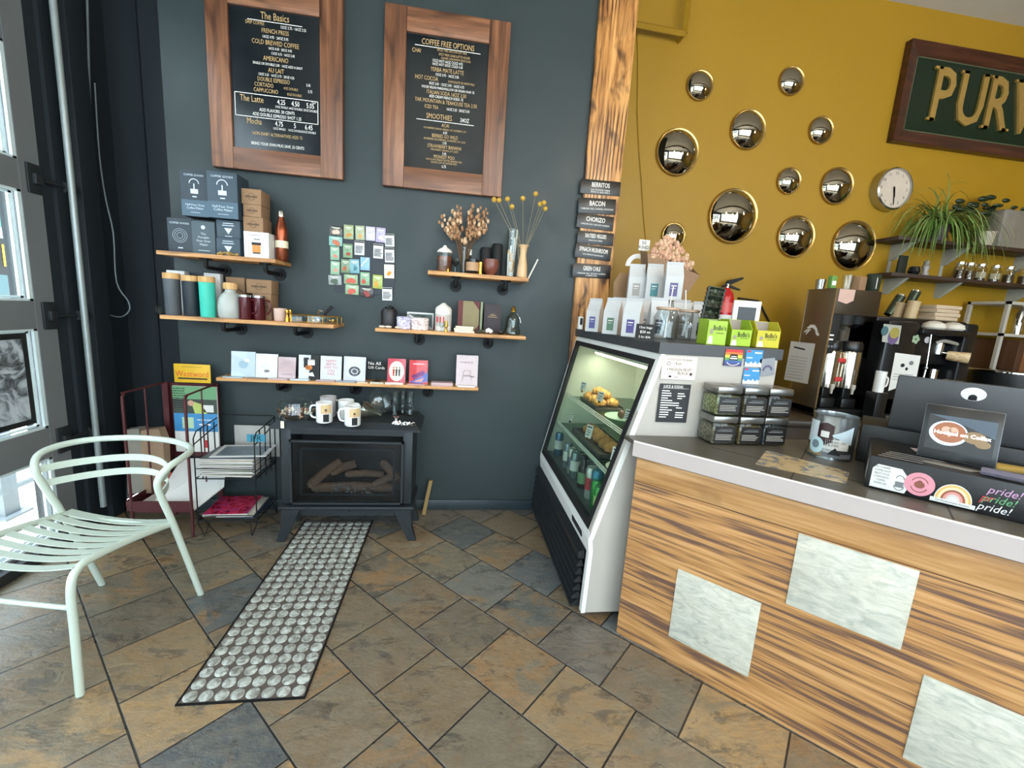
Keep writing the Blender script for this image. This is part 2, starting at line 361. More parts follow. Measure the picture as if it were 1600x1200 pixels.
sg=thing('speed_panel','dark street panel with yellow number 15 seen through the upper door pane','sign',tuple(P(14,402,0,-8)))
sp=P(14,402,0,-8); B(blackm).box(-8.04,-8,sp.y-.75,sp.y+.75,sp.z-.32,sp.z+.32).build('panel',sg,world=True)
b=B(mat('amber_digits','#f2c400',.5,emit=2.0)); b.M=Matrix.Translation((-7.99,sp.y+.05,sp.z))@Matrix.Rotation(R(90),4,'Z'); b.text('15',.55,0,0,0); b.build('digits',sg,world=True)
B(railm).box(-8.03,-7.99,sp.y-.04,sp.y+.04,-.1,sp.z-.3).build('pole',sg,world=True)
# poster inside the lower pane
n=N('monochrome_print'); v=n.coord((1,1,1)); f=n.noise(v,7,6,.62,2.2); n.out(n.ramp(f,[(.36,'#1c2024'),(.46,'#6e757c'),(.53,'#a9b3bd'),(.62,'#c3ccd4')]),.35)
q0,q1=P(38,522,0,XL-.03),P(57,668,0,XL-.03)
pt=thing('framed_poster','black framed poster with swirling monochrome artwork behind the lower door glass','poster',(XL-.032,2.05,.72))
y1=(q0.y+q1.y)/2
B(blackm).box(XL-.036,XL-.024,y1-.78,y1,.70,1.165).build('frame',pt,world=True)
B(n.m).box(XL-.024,XL-.022,y1-.75,y1-.028,.728,1.137).build('print',pt,world=True)
# ---- glass disc floor panel
gp=thing('pavement_light','metal floor panel set with rows of round glass discs in front of the stove','floor panel',(-.69,1.95,0))
gx0,gx1,gy0,gy1=-.899,-.482,1.42,2.75
B(mat('panel_iron','#6d645e',.45,.5,.2,20,.3)).box(gx0,gx1,gy0,gy1,-.004,.004).build('panel',gp,world=True)
B(iron).box(gx0-.006,gx0,gy0,gy1,-.004,.006).box(gx1,gx1+.006,gy0,gy1,-.004,.006).box(gx0-.006,gx1+.006,gy0-.006,gy0,-.004,.006).build('rim',gp,world=True)
n=N('cast_glass_disc'); v=n.coord(); n.out(n.ramp(n.noise(v,38,3,.6,.8),[(.32,'#77766f'),(.5,'#a3a6a0'),(.65,'#c2c7c2')]),.22,.1,.6); b=B(n.m)
pitch=(gx1-gx0)/8
for i in range(8):
    for j in range(int((gy1-gy0)/pitch)):
        b.lathe([(pitch*.455,.004),(pitch*.44,.0065),(pitch*.3,.0085),(0,.009)],14,(gx0+pitch*(i+.5),gy0+pitch*(j+.5),0))
b.build('glass_disc',gp,world=True)
# ceiling lamps: a lit track behind the counter and globes over the room
def lamp(x,y,z,pw,label,r=.09,col=(1,.86,.68)):
    t=thing('pendant_lamp',label,'lamp',(x,y,ZC))
    B(blackm).cyl((x,y,z+r),(x,y,ZC),.004,n=6).lathe([(0,ZC-.02),(.06,ZC-.02),(.06,ZC),(0,ZC)],16,(x,y,0)).build('cord',t,world=True)
    B(mat('lit_globe','#ffdcae',.4,emit=14)).ball((x,y,z),r,16).build('globe',t,world=True)
    l=bpy.data.lights.new('bulb','POINT'); l.energy=pw*.72; l.color=col; l.shadow_soft_size=r+.02
    o=bpy.data.objects.new('bulb',l); C.objects.link(o); o.location=(x,y,z-r-.14)
for i,(x,y,z,pw) in enumerate(((1.3,.5,3.1,60),(3.3,.4,3.1,45),(2.6,-.9,3.1,50),(4.4,1.2,3.2,28),(-.4,-1.2,3.1,50),(1.1,-2.2,3.1,50))):
    lamp(x,y,z,pw,'warm glass globe pendant lamp hanging over the '+['counter front','register','middle of the room','back bar','seating side','street window'][i])
# ================================================================ BACK WALL
def Xp(px,py,Y): return P(px,py,1,Y).x
def R4(l,t,r,b,Y):
    "world rectangle (cx, zbottom, width, height) of a pixel box on the plane y=Y"
    cx,cy=(l+r)/2,(t+b)/2; a=P(l,cy,1,Y); c=P(r,cy,1,Y); d=P(cx,t,1,Y); e=P(cx,b,1,Y)
    return (a.x+c.x)/2, e.z, c.x-a.x, d.z-e.z
fw_v=wood('walnut_frame_upright','#40261a','#6e4730','#946445',2,.8,.42,1.0,.7)
fw_h=wood('walnut_frame_rail','#40261a','#6e4730','#946445',0,.8,.42,1.0,.7)
n=N('menu_board_black'); v=n.coord(); n.out(n.mix(n.noise(v,6,3),'#0c1216','#141c21'),n.ramp(n.noise(v,3,3),[(.35,.12),(.65,.24)]),0,.6); menub=n.m
def menu(outer,inner,label,lines,boxed=None):
    (x0,x1,z0,z1),(a0,a1,c0,c1)=outer,inner; Y=YW-.045
    t=thing('menu_board',label,'menu board',((x0+x1)/2,YW,z0),0,'framed menu boards')
    B(fw_v).box(x0,a0,Y,YW,z0,z1,.004).build('frame_upright',t,world=True); B(fw_v).box(a1,x1,Y,YW,z0,z1,.004).build('frame_upright',t,world=True)
    B(fw_h).box(a0,a1,Y+.002,YW,z0,c0,.003).build('frame_rail',t,world=True); B(fw_h).box(a0,a1,Y+.002,YW,c1,z1,.003).build('frame_rail',t,world=True)
    B(menub).box(a0,a1,YW-.03,YW-.01,c0,c1).build('board',t,world=True)
    b=B(chalk); wd=a1-a0; hh=c1-c0; cx=(a0+a1)/2
    for zf,size,txt,kind,xf in lines:
        b.use(gold if kind=='g' else chalk)
        b.text(txt,size*hh*1.3,cx+xf*wd,c1-zf*hh,YW-.0312,sx=.68)
    b.use(chalk)
    if boxed:
        for bx in boxed:
            X0,X1,Z0,Z1=cx+bx[0]*wd,cx+bx[1]*wd,c1-bx[3]*hh,c1-bx[2]*hh
            t2=.0035
            b.rect(X0,X1,Z1-t2,Z1,YW-.0312)
            if bx[2]!=bx[3]: b.rect(X0,X1,Z0,Z0+t2,YW-.0312).rect(X0,X0+t2,Z0,Z1,YW-.0312).rect(X1-t2,X1,Z0,Z1,YW-.0312)
    b.build('lettering',t,world=True)
def wp(x,y): p=P(x,y,1,YW-.04); return p
a,c=wp(330,261),wp(536,279.4); d=wp(321,2); xL,xR=(wp(330,261).x+wp(321,5).x)/2,(c.x+wp(535,0).x)/2
i0,i1,i2,i3=wp(364.3,230),wp(500.8,242.6),wp(355,4.7),wp(499.6,25.7)
zb=(a.z+c.z)/2; cz0,cz1=(i0.z+i1.z)/2,(i2.z+i3.z)/2
menu((xL,xR,zb,cz1+cz0-zb+.01),((i0.x+i2.x)/2,(i1.x+i3.x)/2,cz0,cz1),'walnut framed black menu board on the left, above the stacked dark boxes, listing the basics',[
 (.045,.055,'The Basics','g',0),(.10,.026,'DRIP COFFEE','g',-.22),(.105,.022,'12OZ 2.75 · 16OZ 3.25','w',.2),(.145,.034,'FRENCH PRESS','g',0),(.185,.022,'16OZ 4.95 · 24OZ 5.95','w',0),
 (.225,.036,'COLD BREWED COFFEE','g',0),(.262,.02,'16OZ 4.50 · 20OZ 4.95','w',.05),(.295,.02,'12OZ 4.75 · 16OZ 5.45','w',.08),(.335,.036,'AMERICANO','g',0),(.375,.02,'SINGLE OR DOUBLE 3.00 · 16OZ ADD A SHOT','w',.02),
 (.415,.036,'AU LAIT','g',0),(.45,.02,'12OZ 3.25 · 16OZ 3.75 · 20OZ 4.25','w',0),(.485,.032,'DOUBLE ESPRESSO','g',-.03),(.487,.022,'3.05','w',.36),(.525,.032,'CORTADO','g',-.14),(.53,.02,'4OZ DOUBLE','g',.16),(.532,.022,'3.75','w',.38),
 (.565,.032,'CAPPUCCINO','g',-.12),(.57,.02,'8OZ DOUBLE','g',.2),(.605,.022,'4.25','w',.42),(.635,.05,'The Latte','g',-.28),(.635,.04,'4.25','w',.05),(.635,.04,'4.50','w',.21),(.635,.04,'5.05','w',.38),(.67,.018,'12OZ SINGLE','w',.05),(.67,.018,'16OZ DOUBLE','w',.21),(.67,.018,'20OZ DOUBLE','w',.38),
 (.705,.026,'ADD FLAVORS .50 CENTS','w',0),(.74,.026,'ADD DOUBLE ESPRESSO SHOT 1.25','w',0),(.795,.046,'Mocha','g',-.26),(.795,.04,'4.75','w',.02),(.795,.04,'5','w',.2),(.795,.04,'6.45','w',.36),(.83,.018,'12OZ SINGLE','w',.02),(.83,.018,'16OZ DOUBLE','w',.2),(.83,.018,'20OZ DOUBLE','w',.36),
 (.88,.026,'NON-DAIRY ALTERNATIVES ADD 75','g',0),(.955,.024,'BRING YOUR OWN MUG SAVE .25 CENTS','w',0)],[(-.47,.47,.595,.765),(-.3,.3,.078,.078)])
o0,o1,o2,o3=wp(600.8,2.6),wp(798.6,36.1),wp(783,307),wp(597.7,290.5); j0,j1,j2,j3=wp(635,47.8),wp(764.3,68.4),wp(754,273),wp(631.3,259.5)
menu(((o0.x+o3.x)/2,(o1.x+o2.x)/2,(o2.z+o3.z)/2,(o0.z+o1.z)/2),((j0.x+j3.x)/2,(j1.x+j2.x)/2,(j2.z+j3.z)/2,(j0.z+j1.z)/2),'walnut framed black menu board beside the burnt plank, listing coffee free options',[
 (.05,.046,'COFFEE FREE OPTIONS','g',0),(.095,.018,'SPICED TEAS, RICH OR NOT MILK','g',.05),(.12,.034,'CHAI','g',-.38),(.125,.02,'SPICY MILK CHAI LATTE HOUSE','g',.08),(.15,.018,'GINGER CARDAMOM SPICE CHAI','g',.1),
 (.175,.022,'12OZ HOT·16OZ COLD 4.95','w',0),(.2,.022,'16OZ HOT·20OZ COLD 5.45','w',0),(.24,.034,'YERBA MATE LATTE','g',0),(.275,.022,'12OZ 4.75 · 16OZ 5.50','w',0),(.31,.034,'HOT COCOA','g',-.25),(.315,.018,'CHOCOLATE OR WHITE MILK','g',.18),(.345,.022,'8OZ 3.50 · 12OZ 3.95 · 16OZ 4.75','w',0),(.375,.02,'HOUSE VEGAN MARSHMALLOW OR VEGAN WHIP .75','w',.02),
 (.41,.032,'ITALIAN SODA 16OZ 3.50','g',0),(.44,.022,'ADD CREAM FRENCH SODA .75','w',0),(.475,.032,'YAK MOUNTAIN & TEAHOUSE TEA 3.50','g',0),(.52,.03,'ICED TEA','g',-.18),(.522,.022,'16OZ 3.25 · 20OZ 3.50','w',.15),
 (.59,.044,'SMOOTHIES','g',-.08),(.593,.034,'24OZ','w',.24),(.65,.03,'ACAI','g',0),(.68,.016,'ACAI BERRIES, BANANA, BERRIES, SOY, RASPBERRY, ETC','g',0),(.705,.022,'6.50','w',0),(.735,.03,'BERRIES GO WILD','g',0),(.762,.016,'BLUEBERRIES, BLACKBERRIES, RASPBERRIES, SOY, JUICE','g',0),(.785,.022,'5.95','w',0),
 (.815,.03,'STRAWBERRY BANANA','g',0),(.842,.016,'STRAWBERRY, BANANA, SOY, JUICE','g',0),(.868,.022,'5.95','w',0),(.895,.03,'MONKEY POO','g',0),(.92,.016,'CHOCOLATE, PEANUT BUTTER, BANANA, MILK','g',0),(.94,.016,'BANANA, SOY OR ALMOND MILK','g',0),(.968,.024,'6.75','w',0)],[(-.36,.36,.62,.62),(-.4,.4,.078,.078)])
# ---- shelves
plk=wood('shelf_pine','#8a5a30','#b9854f','#d9ad76',0,1,.45,1.0,.5)
def shelf(name_l,x0,x1,yf,z,th,brs):
    t=thing('wall_shelf',name_l,'shelf',((x0+x1)/2,YW,z-th),0,'pine wall shelves on pipe brackets')
    B(plk).box(x0,x1,yf,YW,z-th,z,.003).build('plank',t,world=True)
    for bx in brs:
        b=B(iron).tube([(bx,YW,z-th-.05),(bx,yf+.07,z-th-.05),(bx,yf+.05,z-th-.045),(bx,yf+.045,z-th-.03),(bx,yf+.045,z-th)],.012,10)
        b.cyl((bx,YW-.008,z-th-.05),(bx,YW,z-th-.05),.038,n=20).cyl((bx,YW-.022,z-th-.05),(bx,YW-.008,z-th-.05),.019).cyl((bx,yf+.045,z-th-.007),(bx,yf+.045,z-th),.032,n=20)
        b.build('pipe_bracket',t,world=True)
ZA,ZB,ZCs,ZD,ZE=1.632,1.282,1.640,1.277,.923
YA,YB,YCc,YD,YE=2.665,2.66,2.70,2.70,2.75
xr=lambda px,py,Y: Xp(px,py,Y)
shelf('short pine shelf at upper left carrying stacked dark boxes and a copper bottle',xr(243.3,391,YA),xr(430,404,YA),YA,ZA,.022,[xr(335,412,2.8),xr(425,416,2.8)])
shelf('pine shelf at lower left carrying tumblers and a small gold rimmed box',xr(249,493,YB),xr(521,507,YB),YB,ZB,.022,[xr(362,512,2.8),xr(470,514,2.8)])
shelf('short pine shelf at upper right carrying dried flowers and candles',xr(668.7,422.7,YCc),xr(826.3,434,YCc),YCc,ZCs,.024,[xr(712,445,2.85),xr(787,452,2.85)])
shelf('pine shelf carrying old books and a large white candle',xr(586,511.6,YD),xr(821.8,525,YD),YD,ZD,.022,[xr(654,530,2.85),xr(764,538,2.85)])
shelf('long thin pine shelf above the stove displaying greeting cards',xr(337,590.5,YE),xr(747.6,605.6,YE),YE,ZE,.02,[xr(440,606,2.85),xr(553,609,2.85),xr(668,613,2.85)])
# ---- item helpers
def box_item(name,label,cat,l,t,r,b,Y,z0,d,m,group=None,deco=None,rz=0,side=None):
    cx,zb_,w_,h_=R4(l,t,r,b,Y); 
    k=thing(name,label,cat,(cx,Y+d/2,z0),rz,group) if deco else None
    mb=B(m).box(-w_/2,w_/2,-d/2,d/2,0,h_,.0015)
    if deco:
        mb.build('carton' if cat=='box' else 'body',k); q=B(chalk); deco(q,w_,h_,-d/2-.0006); q.build('printed_front',k); return k,w_,h_
    o=mb.build(name,loc=Vector((cx,Y+d/2,z0)),rz=rz); tag(o,label,cat,group); return o,w_,h_
def lathe_item(name,label,cat,px,py,Y,z0,parts,group=None,rz=0):
    x=Xp(px,py,Y); k=thing(name,label,cat,(x,Y,z0),rz,group)
    for pn,m,fn in parts:
        b=B(m); fn(b); b.build(pn,k)
    return k
navy=mat('slate_blue_carton','#2c3d4a',.55,0,.06); navy2=mat('dark_blue_carton','#222f3a',.55,0,.06); sagec=mat('grey_green_carton','#3b4a52',.55,0,.06); band=mat('carton_band','#3e5566',.55)
palet=mat('pale_print','#b9c6cf',.6)
def deco_pour(q,w,h,y):
    q.use(band).rect(-w/2,w/2,0,h*.36,y+.0003); q.use(palet).text('COFFEE GOODS',w*.1,0,h*.9,y).rect(-w*.14,w*.14,h*.5,h*.6,y)
    q.arc(0,h*.72,y,w*.16,w*.19,0,pi,12).rect(-w*.02,w*.02,h*.6,h*.72,y).rect(-w*.08,w*.08,h*.42,h*.445,y)
    q.text('Half Pour Over',w*.115,0,h*.25,y).text('Coffee Maker',w*.115,0,h*.18,y).rect(-w*.18,w*.18,h*.08,h*.088,y)
def deco_ring(q,w,h,y):
    q.use(palet).text('COFFEE GOODS',w*.11,0,h*.86,y)
    for a in (.3,.22,.13): q.arc(0,h*.5,y,w*a-.0012,w*a,0,2*pi,24)
    q.rect(-w*.1,w*.1,h*.12,h*.15,y)
def deco_txt(q,w,h,y):
    q.use(palet).disc(0,h*.82,y,w*.09); 
    for i,s_ in enumerate(('The','Portable','Pour Over','Maker')): q.text(s_,w*.14,0,h*(.62-.11*i),y)
    q.rect(-w*.25,w*.25,h*.1,h*.115,y)
def deco_v(q,w,h,y):
    q.use(palet).poly([(-w*.17,y,h*.55),(w*.17,y,h*.55),(0,y,h*.2)]); q.rect(-w*.25,w*.25,h*.68,h*.72,y).rect(-w*.22,w*.22,h*.8,h*.84,y).rect(-w*.15,w*.15,h*.07,h*.1,y)
G='boxed brewing gear on the upper left shelf'
box_item('product_box','wide dark blue box with a ring print, lower left of the box stack','box',262,340,300,393,2.70,ZA,.13,navy2,G,deco_ring)
box_item('product_box','grey green box with centred white lines, standing in the middle of the lower row','box',300,345,336,396,2.70,ZA,.13,sagec,G,deco_txt)
cx,_,w1,h1=R4(338,370,375,398,2.70,)
o,w_,h_=box_item('product_box','small navy box with white triangle directly on the shelf','box',338,370,375,398,2.70,ZA,.12,navy,G,deco_v)
box_item('product_box','small navy box with white triangle, second from the shelf in its stack','box',338,342,375,369.5,2.70,ZA+h_+.001,.12,navy,G,deco_v)
zt=ZA+2*h_+.004
box_item('product_box','tall dark blue pour over box at the left end of the upper row','box',283,272,325,343,2.70,zt,.12,navy2,G,deco_pour)
box_item('product_box','tallest blue pour over box, upper row beside the brown cartons','box',324,267,371,339,2.68,zt,.14,navy,G,deco_pour)
def deco_kr(q,w,h,y): q.use(mat('kraft_print','#5e4936',.8)); q.arc(0,h*.5,y,h*.2,h*.24,0,2*pi).rect(-w*.3,w*.3,h*.44,h*.56,y)
def deco_wh(q,w,h,y):
    q.use(mat('amber_drink','#c07a26',.3)).rect(-w*.17,w*.17,h*.22,h*.5,y); q.use(ink).rect(-w*.19,w*.19,h*.5,h*.6,y).rect(-w*.15,w*.15,h*.17,h*.22,y)
    q.use(palet).rect(w*.22,w*.28,h*.2,h*.55,y); q.use(grey).rect(-w*.3,w*.2,h*.86,h*.88,y).rect(-w*.1,w*.15,h*.7,h*.74,y)
o,w_,h_=box_item('product_box','white box with a picture of an amber drink, under the brown cartons','box',381,361,420,402,2.70,ZA,.13,paper,G,deco_wh)
z=ZA+h_+.001
for lb,(l,t,r,b) in zip(('lowest','middle','top'),((380,337,411,360),(380,318,408,337),(377,294,408,318))):
    o,w_,h_=box_item('cardboard_box','small brown cardboard box, %s of three stacked on the white box'%lb,'box',l,t,r,b,2.71,z,.12,kraft,'brown boxes stacked on the white box',deco_kr); z+=h_+.001
cop=mat('copper_finish','#8a4a33',.25,.85,.1)
lathe_item('water_bottle','copper coloured bottle with a silver cap and cream label on the upper left shelf','bottle',441,408,2.79,ZA,[
 ('body',cop,lambda b:b.lathe([(0,0),(.030,0),(.034,.006),(.034,.17),(.030,.195),(.019,.225),(.016,.25),(0,.25)],28)),
 ('cap',steel,lambda b:b.lathe([(0,.25),(.019,.25),(.019,.278),(.016,.283),(0,.283)],24)),
 ('label',cream,lambda b:b.lathe([(.0345,.075),(.0345,.115)],28))])
one(B(mat('gold_leafy','#a58a54',.4,.5)).tube([(0,0,.006),(.05,0,.016),(.09,.01,.008)],.006,6).ball((.02,0,.01),.012,8).ball((.06,.005,.012),.014,8).ball((.1,.01,.01),.01,8),'brass_ornament','small brass ornament lying at the front edge of the upper left shelf','ornament',(Xp(340,396,2.69),2.685,ZA))
# lower-left shelf
lid=wood('bamboo_lid','#a5763f','#c59a61','#d9b27c',2,2,.5)
def tumbler(label,px,col,w_,h_,Y=2.72,lidh=.03):
    r=w_/2
    return lathe_item('tumbler',label,'tumbler',px,498,Y,ZB,[('body',mat('tumbler_'+col.strip('#'),col,.5),lambda b:b.lathe([(0,0),(r*.9,0),(r*.94,.004),(r,h_),(0,h_)],28)),('lid',lid,lambda b:b.lathe([(0,h_+.001),(r*1.03,h_+.001),(r*1.03,h_+lidh),(r*.96,h_+lidh+.003),(0,h_+lidh+.003)],28))],'travel tumblers with wooden lids')
_,_,w_,h_=R4(262,436,286,492,2.72)
tumbler('grey travel tumbler with a wooden lid, first from the left end of its shelf',272,'#4a4f55',w_,h_)
tumbler('black travel tumbler with a wooden lid, between the grey and the turquoise ones',301,'#15202a',w_*1.05,h_*.97,2.735)
tumbler('turquoise travel tumbler with a wooden lid, left of the clear bottle',326,'#37b8a4',w_,h_*.97,2.715)
frost=mat('frosted_plastic','#a7aaa6',.35,0,.05)
lathe_item('milk_bottle','frosted pale bottle with rounded shoulders and a wooden stopper, beside the turquoise tumbler','bottle',362,497,2.745,ZB,[
 ('body',frost,lambda b:b.lathe([(0,0),(.058,0),(.066,.01),(.068,.06),(.063,.105),(.048,.135),(.03,.15),(.028,.165),(0,.165)],28)),
 ('stopper',lid,lambda b:b.lathe([(0,.166),(.036,.166),(.038,.19),(.034,.203),(0,.204)],24))])
burg=mat('burgundy_enamel','#4a141c',.2,.2)
for px,Y,lb in ((384,2.70,'burgundy metal mug at the front, with a steel rim and no handle showing'),(405,2.735,'burgundy metal mug with a looped handle, right beside the cardboard boxes')):
    lathe_item('travel_mug',lb,'mug',px,500,Y,ZB,[('cup',burg,lambda b:b.shell([(.032,0),(.034,.006),(.034,.135)],.003,24)),('rim',steel,lambda b:b.lathe([(.0345,.128),(.035,.14),(.031,.14),(.031,.128)],24)),('handle',burg,lambda b:b.tube([(.033,0,.115),(.06,0,.112),(.066,0,.09),(.064,0,.06),(.052,0,.04),(.033,0,.036)],.005,8))],'burgundy mugs')
z=ZB
for lb,(l,t,r,b) in zip(('lower','upper'),((395,459,424,499),(385,437,424,459))):
    o,w_,h_=box_item('cardboard_box','%s brown cardboard box of the pair behind the burgundy mugs'%lb,'box',l,t,r,b,2.78,z,.11,kraft,'brown boxes on the lower left shelf',deco_kr); z+=h_+.001
box_item('cardboard_box','brown cardboard box behind the frosted bottle','box',354,436,383,499,2.82,ZB,.085,kraft,'brown boxes on the lower left shelf',deco_kr)
box_item('white_carton','tall thin white carton behind the turquoise tumbler','box',320,427,345,494,2.83,ZB,.04,paper)
box_item('white_carton','white card box standing behind the black tumbler','box',262,424,290,492,2.83,ZB,.05,paper)
lathe_item('small_cup','pale beige handleless cup beside the gold rimmed box','cup',438,498,2.74,ZB,[('cup',mat('beige_ceramic','#c9ada0',.45),lambda b:b.shell([(.028,0),(.033,.006),(.035,.075)],.003,24))])
for px,lb in ((449,'left'),(452,'right')): lathe_item('brass_hook',f'small shiny brass ornament on the shelf, {lb} one next to the beige cup','ornament',px+ (0 if lb=='left' else 2),502,2.70 if lb=='left' else 2.73,ZB,[('base',brass,lambda b:b.lathe([(0,0),(.012,0),(.012,.02),(.006,.03),(.006,.045),(.011,.055),(.008,.07),(0,.073)],14))])
x0=Xp(455,505,2.70); x1=Xp(527,500,2.70)
t=thing('trinket_box','glass trinket box with gold edges and compartments at the right end of the shelf','box',((x0+x1)/2,2.75,ZB))
b=B(gls); b.box(x0,x1,2.70,2.702,ZB,ZB+.042).box(x0,x1,2.80,2.802,ZB,ZB+.042).box(x0,x0+.002,2.7,2.8,ZB,ZB+.042).box(x1-.002,x1,2.7,2.8,ZB,ZB+.042).build('glass_side',t,world=True)
b=B(brass)
for yy in (2.70,2.80):
    for zz in (ZB,ZB+.042): b.tube([(x0,yy,zz+.002),(x1,yy,zz+.002)],.0022,6)
for k in range(5):
    xx=x0+(x1-x0)*(0,.36,.45,.68,1)[k]
    for yy in (2.70,2.80): b.tube([(xx,yy,ZB),(xx,yy,ZB+.044)],.0022,6)
    b.tube([(xx,2.70,ZB+.043),(xx,2.80,ZB+.043)],.0022,6)
b.build('gold_edge',t,world=True)
for i,(f_,lb) in enumerate(((.12,'leftmost'),(.52,'middle'),(.85,'rightmost'))):
    b=B(brass if i!=1 else chrome)
    for k in range(6): b.ball((random.uniform(-.018,.018),random.uniform(-.02,.02),.012+random.random()*.01),.009,8)
    one(b,'jewellery_pile','little pile of shiny trinkets in the %s section of the gold edged box'%lb,'trinkets',(x0+(x1-x0)*f_,2.75,ZB+.0))
t=thing('key_ring','black handled key leaning up behind the gold edged box','key',(Xp(503,500,2.83),2.83,ZB))
B(blackm).tube([(0,0,.005),(.02,.01,.06),(.055,.02,.105)],[.012,.008,.012],8).build('handle',t); B(chrome).tube([(-.015,-.005,.055),(-.02,-.01,.062),(-.01,-.02,.075),(.01,-.015,.07)],.005,6).build('ring',t)
b=B(glass('crinkled_film','#dfe8ea',.1,1.6)); 
for k in range(9): b.ball((random.uniform(-.03,.03),random.uniform(-.03,.02),random.uniform(.01,.04)),random.uniform(.012,.022),8)
one(b,'plastic_bag','crumpled clear plastic bag at the left end of the lower left shelf','bag',(Xp(257,492,2.75),2.75,ZB),angle=10)
# ---- upper right shelf
Y=2.79
lathe_item('glass_candle','amber candle in a tall glass under a white domed lid, left end of its shelf','candle',694,424,Y,ZCs,[
 ('glass',glsd,lambda b:b.shell([(.046,0),(.048,.005),(.048,.125)],.002,28)),('wax',mat('amber_wax','#7b3d1c',.35),lambda b:b.lathe([(0,.006),(.043,.006),(.043,.095),(0,.095)],24)),
 ('label',mat('amber_label','#5b2b12',.5),lambda b:b.lathe([(.0437,.02),(.0437,.075)],24)),('lid',mat('white_dome','#e6e2da',.4),lambda b:b.lathe([(.047,.118),(.047,.126),(.035,.138),(.014,.15),(.008,.162),(0,.164)],24))])
stem=mat('dry_stem','#6b4d30',.8); bud=mat('dried_bud','#9c7350',.75,0,.3,60); bud2=mat('pale_bud','#c7a888',.7,0,.25,60)
t=thing('dried_bouquet','bunch of brown dried flower heads in a slim glass vase on the upper right shelf','dried flowers',(Xp(724,426,2.82),2.82,ZCs))
B(glsd).shell([(.02,0),(.02,.005),(.019,.165),(.02,.17)],.0015,20).build('vase',t)
b=B(stem); heads=[]
for k in range(46):
    a=random.uniform(-1,1); tip=Vector((a*.14+random.uniform(-.02,.02),random.uniform(-.05,.05),.20+random.random()*.225*(1-abs(a)*.25)+abs(a)*.04))
    mid=Vector((tip.x*.35,tip.y*.35,.19)); b.tube([(tip.x*.05,0,.02),mid,tip],[.0009,.0009,.0007],5); heads.append((tip,mid))
b.build('stem',t)
b=B(bud)
for k,(p,q) in enumerate(heads):
    for j in range(5):
        u=p.lerp(q,j*.14)+Vector((random.uniform(-.012,.012),random.uniform(-.01,.01),random.uniform(-.01,.01))); b.use(bud if random.random()<.7 else bud2).ball(u,random.uniform(.007,.011),8,1.5)
b.build('flower_head',t)
def candle_tin(name,label,px,w_,h_,m,lbl=None,Yy=Y,z0=ZCs,cat='candle',lm=cream):
    ps=[('cup',m,lambda b:b.shell([(w_*.42,0),(w_*.5,h_*.1),(w_*.5,h_)],.003,24)),('wax',cream,lambda b:b.lathe([(0,h_*.5),(w_*.47,h_*.5),(w_*.47,h_*.85),(0,h_*.85)],20))]
    if lbl: ps.append(('label',lm,lambda b:b.lathe([(w_*.505,h_*.22),(w_*.505,h_*.8)],24)))
    return lathe_item(name,label,cat,px,430,Yy,z0,ps)
candle_tin('candle_jar','dark glass candle with a broad tan paper label, middle of the upper right shelf',738,.082,.088,mat('smoked_glass','#1a1411',.12),1,2.76,lm=mat('tan_label','#a98563',.6))
lathe_item('candle_holder','small gold ribbed candle holder between the labelled candle and the pink cup','candle holder',750,431,2.75,ZCs,[('cup',brass,lambda b:b.lathe([(0,0),(.016,0),(.013,.01),(.016,.03),(.014,.05),(.016,.075),(.012,.075),(0,.07)],16))])
lathe_item('round_candle','rounded rust pink candle cup with a stubby foot on the upper right shelf','candle',766,432,2.78,ZCs,[('cup',mat('rust_ceramic','#6a3a2e',.35,0,.3,30),lambda b:b.shell([(.024,0),(.026,.012),(.044,.03),(.05,.06),(.046,.1)],.004,26))])
lathe_item('glass_goblet','low clear glass goblet behind the amber candle','glass',711,425,2.865,ZCs,[('bowl',glsd,lambda b:b.shell([(.018,0),(.005,.006),(.005,.045),(.02,.06),(.028,.1)],.0015,20))])
lathe_item('dark_bottle','small dark bottle with a pale neck standing behind the labelled candle','bottle',733,427,2.86,ZCs,[('body',black,lambda b:b.lathe([(0,0),(.022,0),(.022,.09),(.009,.11),(.009,.125),(0,.125)],18)),('neck_band',chalk,lambda b:b.lathe([(0,.125),(.011,.125),(.011,.16),(0,.16)],14))])
for px,hh,lb in ((757,.17,'shorter'),(775,.2,'taller')):
    lathe_item('black_canister',f'{lb} black canister standing at the back of the upper right shelf','canister',px,430,2.87,ZCs,[('body',blackm,lambda b:b.lathe([(0,0),(.036,0),(.036,hh),(.03,hh+.01),(0,hh+.01)],20))])
t=thing('cylinder_vase','tall clear cylinder vase with white paper sticks and dried seed pods inside','vase',(Xp(797,432,2.83),2.83,ZCs))
B(glsd).shell([(.032,0),(.032,.006),(.036,.30)],.0018,24).build('glass',t)
b=B(mat('seed_pod','#c49a62',.6))
for k in range(6): b.ball((random.uniform(-.015,.015),random.uniform(-.012,.012),.05+k*.022),.012,8,1.6)
b.build('seed_pod',t)
for k in range(4):
    a=(-.018,-.008,.006,.014)[k]; B(mat('chalky_stick','#dad6cf',.6)).cyl((a,0.005*k-.01,.012),(a*1.2+.004*k,.004*k-.01,.15+.05*k),.006,n=8).build('paper_stick',t)
t=thing('pitcher_vase','cream ceramic pitcher holding long stemmed yellow ball flowers','vase',(Xp(815,434,2.755),2.755,ZCs))
B(mat('cream_ceramic','#c6a57b',.35)).shell([(.030,0),(.033,.01),(.030,.07),(.022,.12),(.019,.15),(.024,.185),(.033,.2)],.004,24).build('pitcher',t)
ybm=mat('yellow_flower','#b8923a',.8,0,.2,80); st=mat('pale_stem','#8f8466',.8)
tips=[(772,312),(780,313),(793,311),(800,323),(817,310),(837,303),(844,319),(850,317),(852,326)]
c0=Vector((Xp(815,434,2.755),2.755,ZCs))
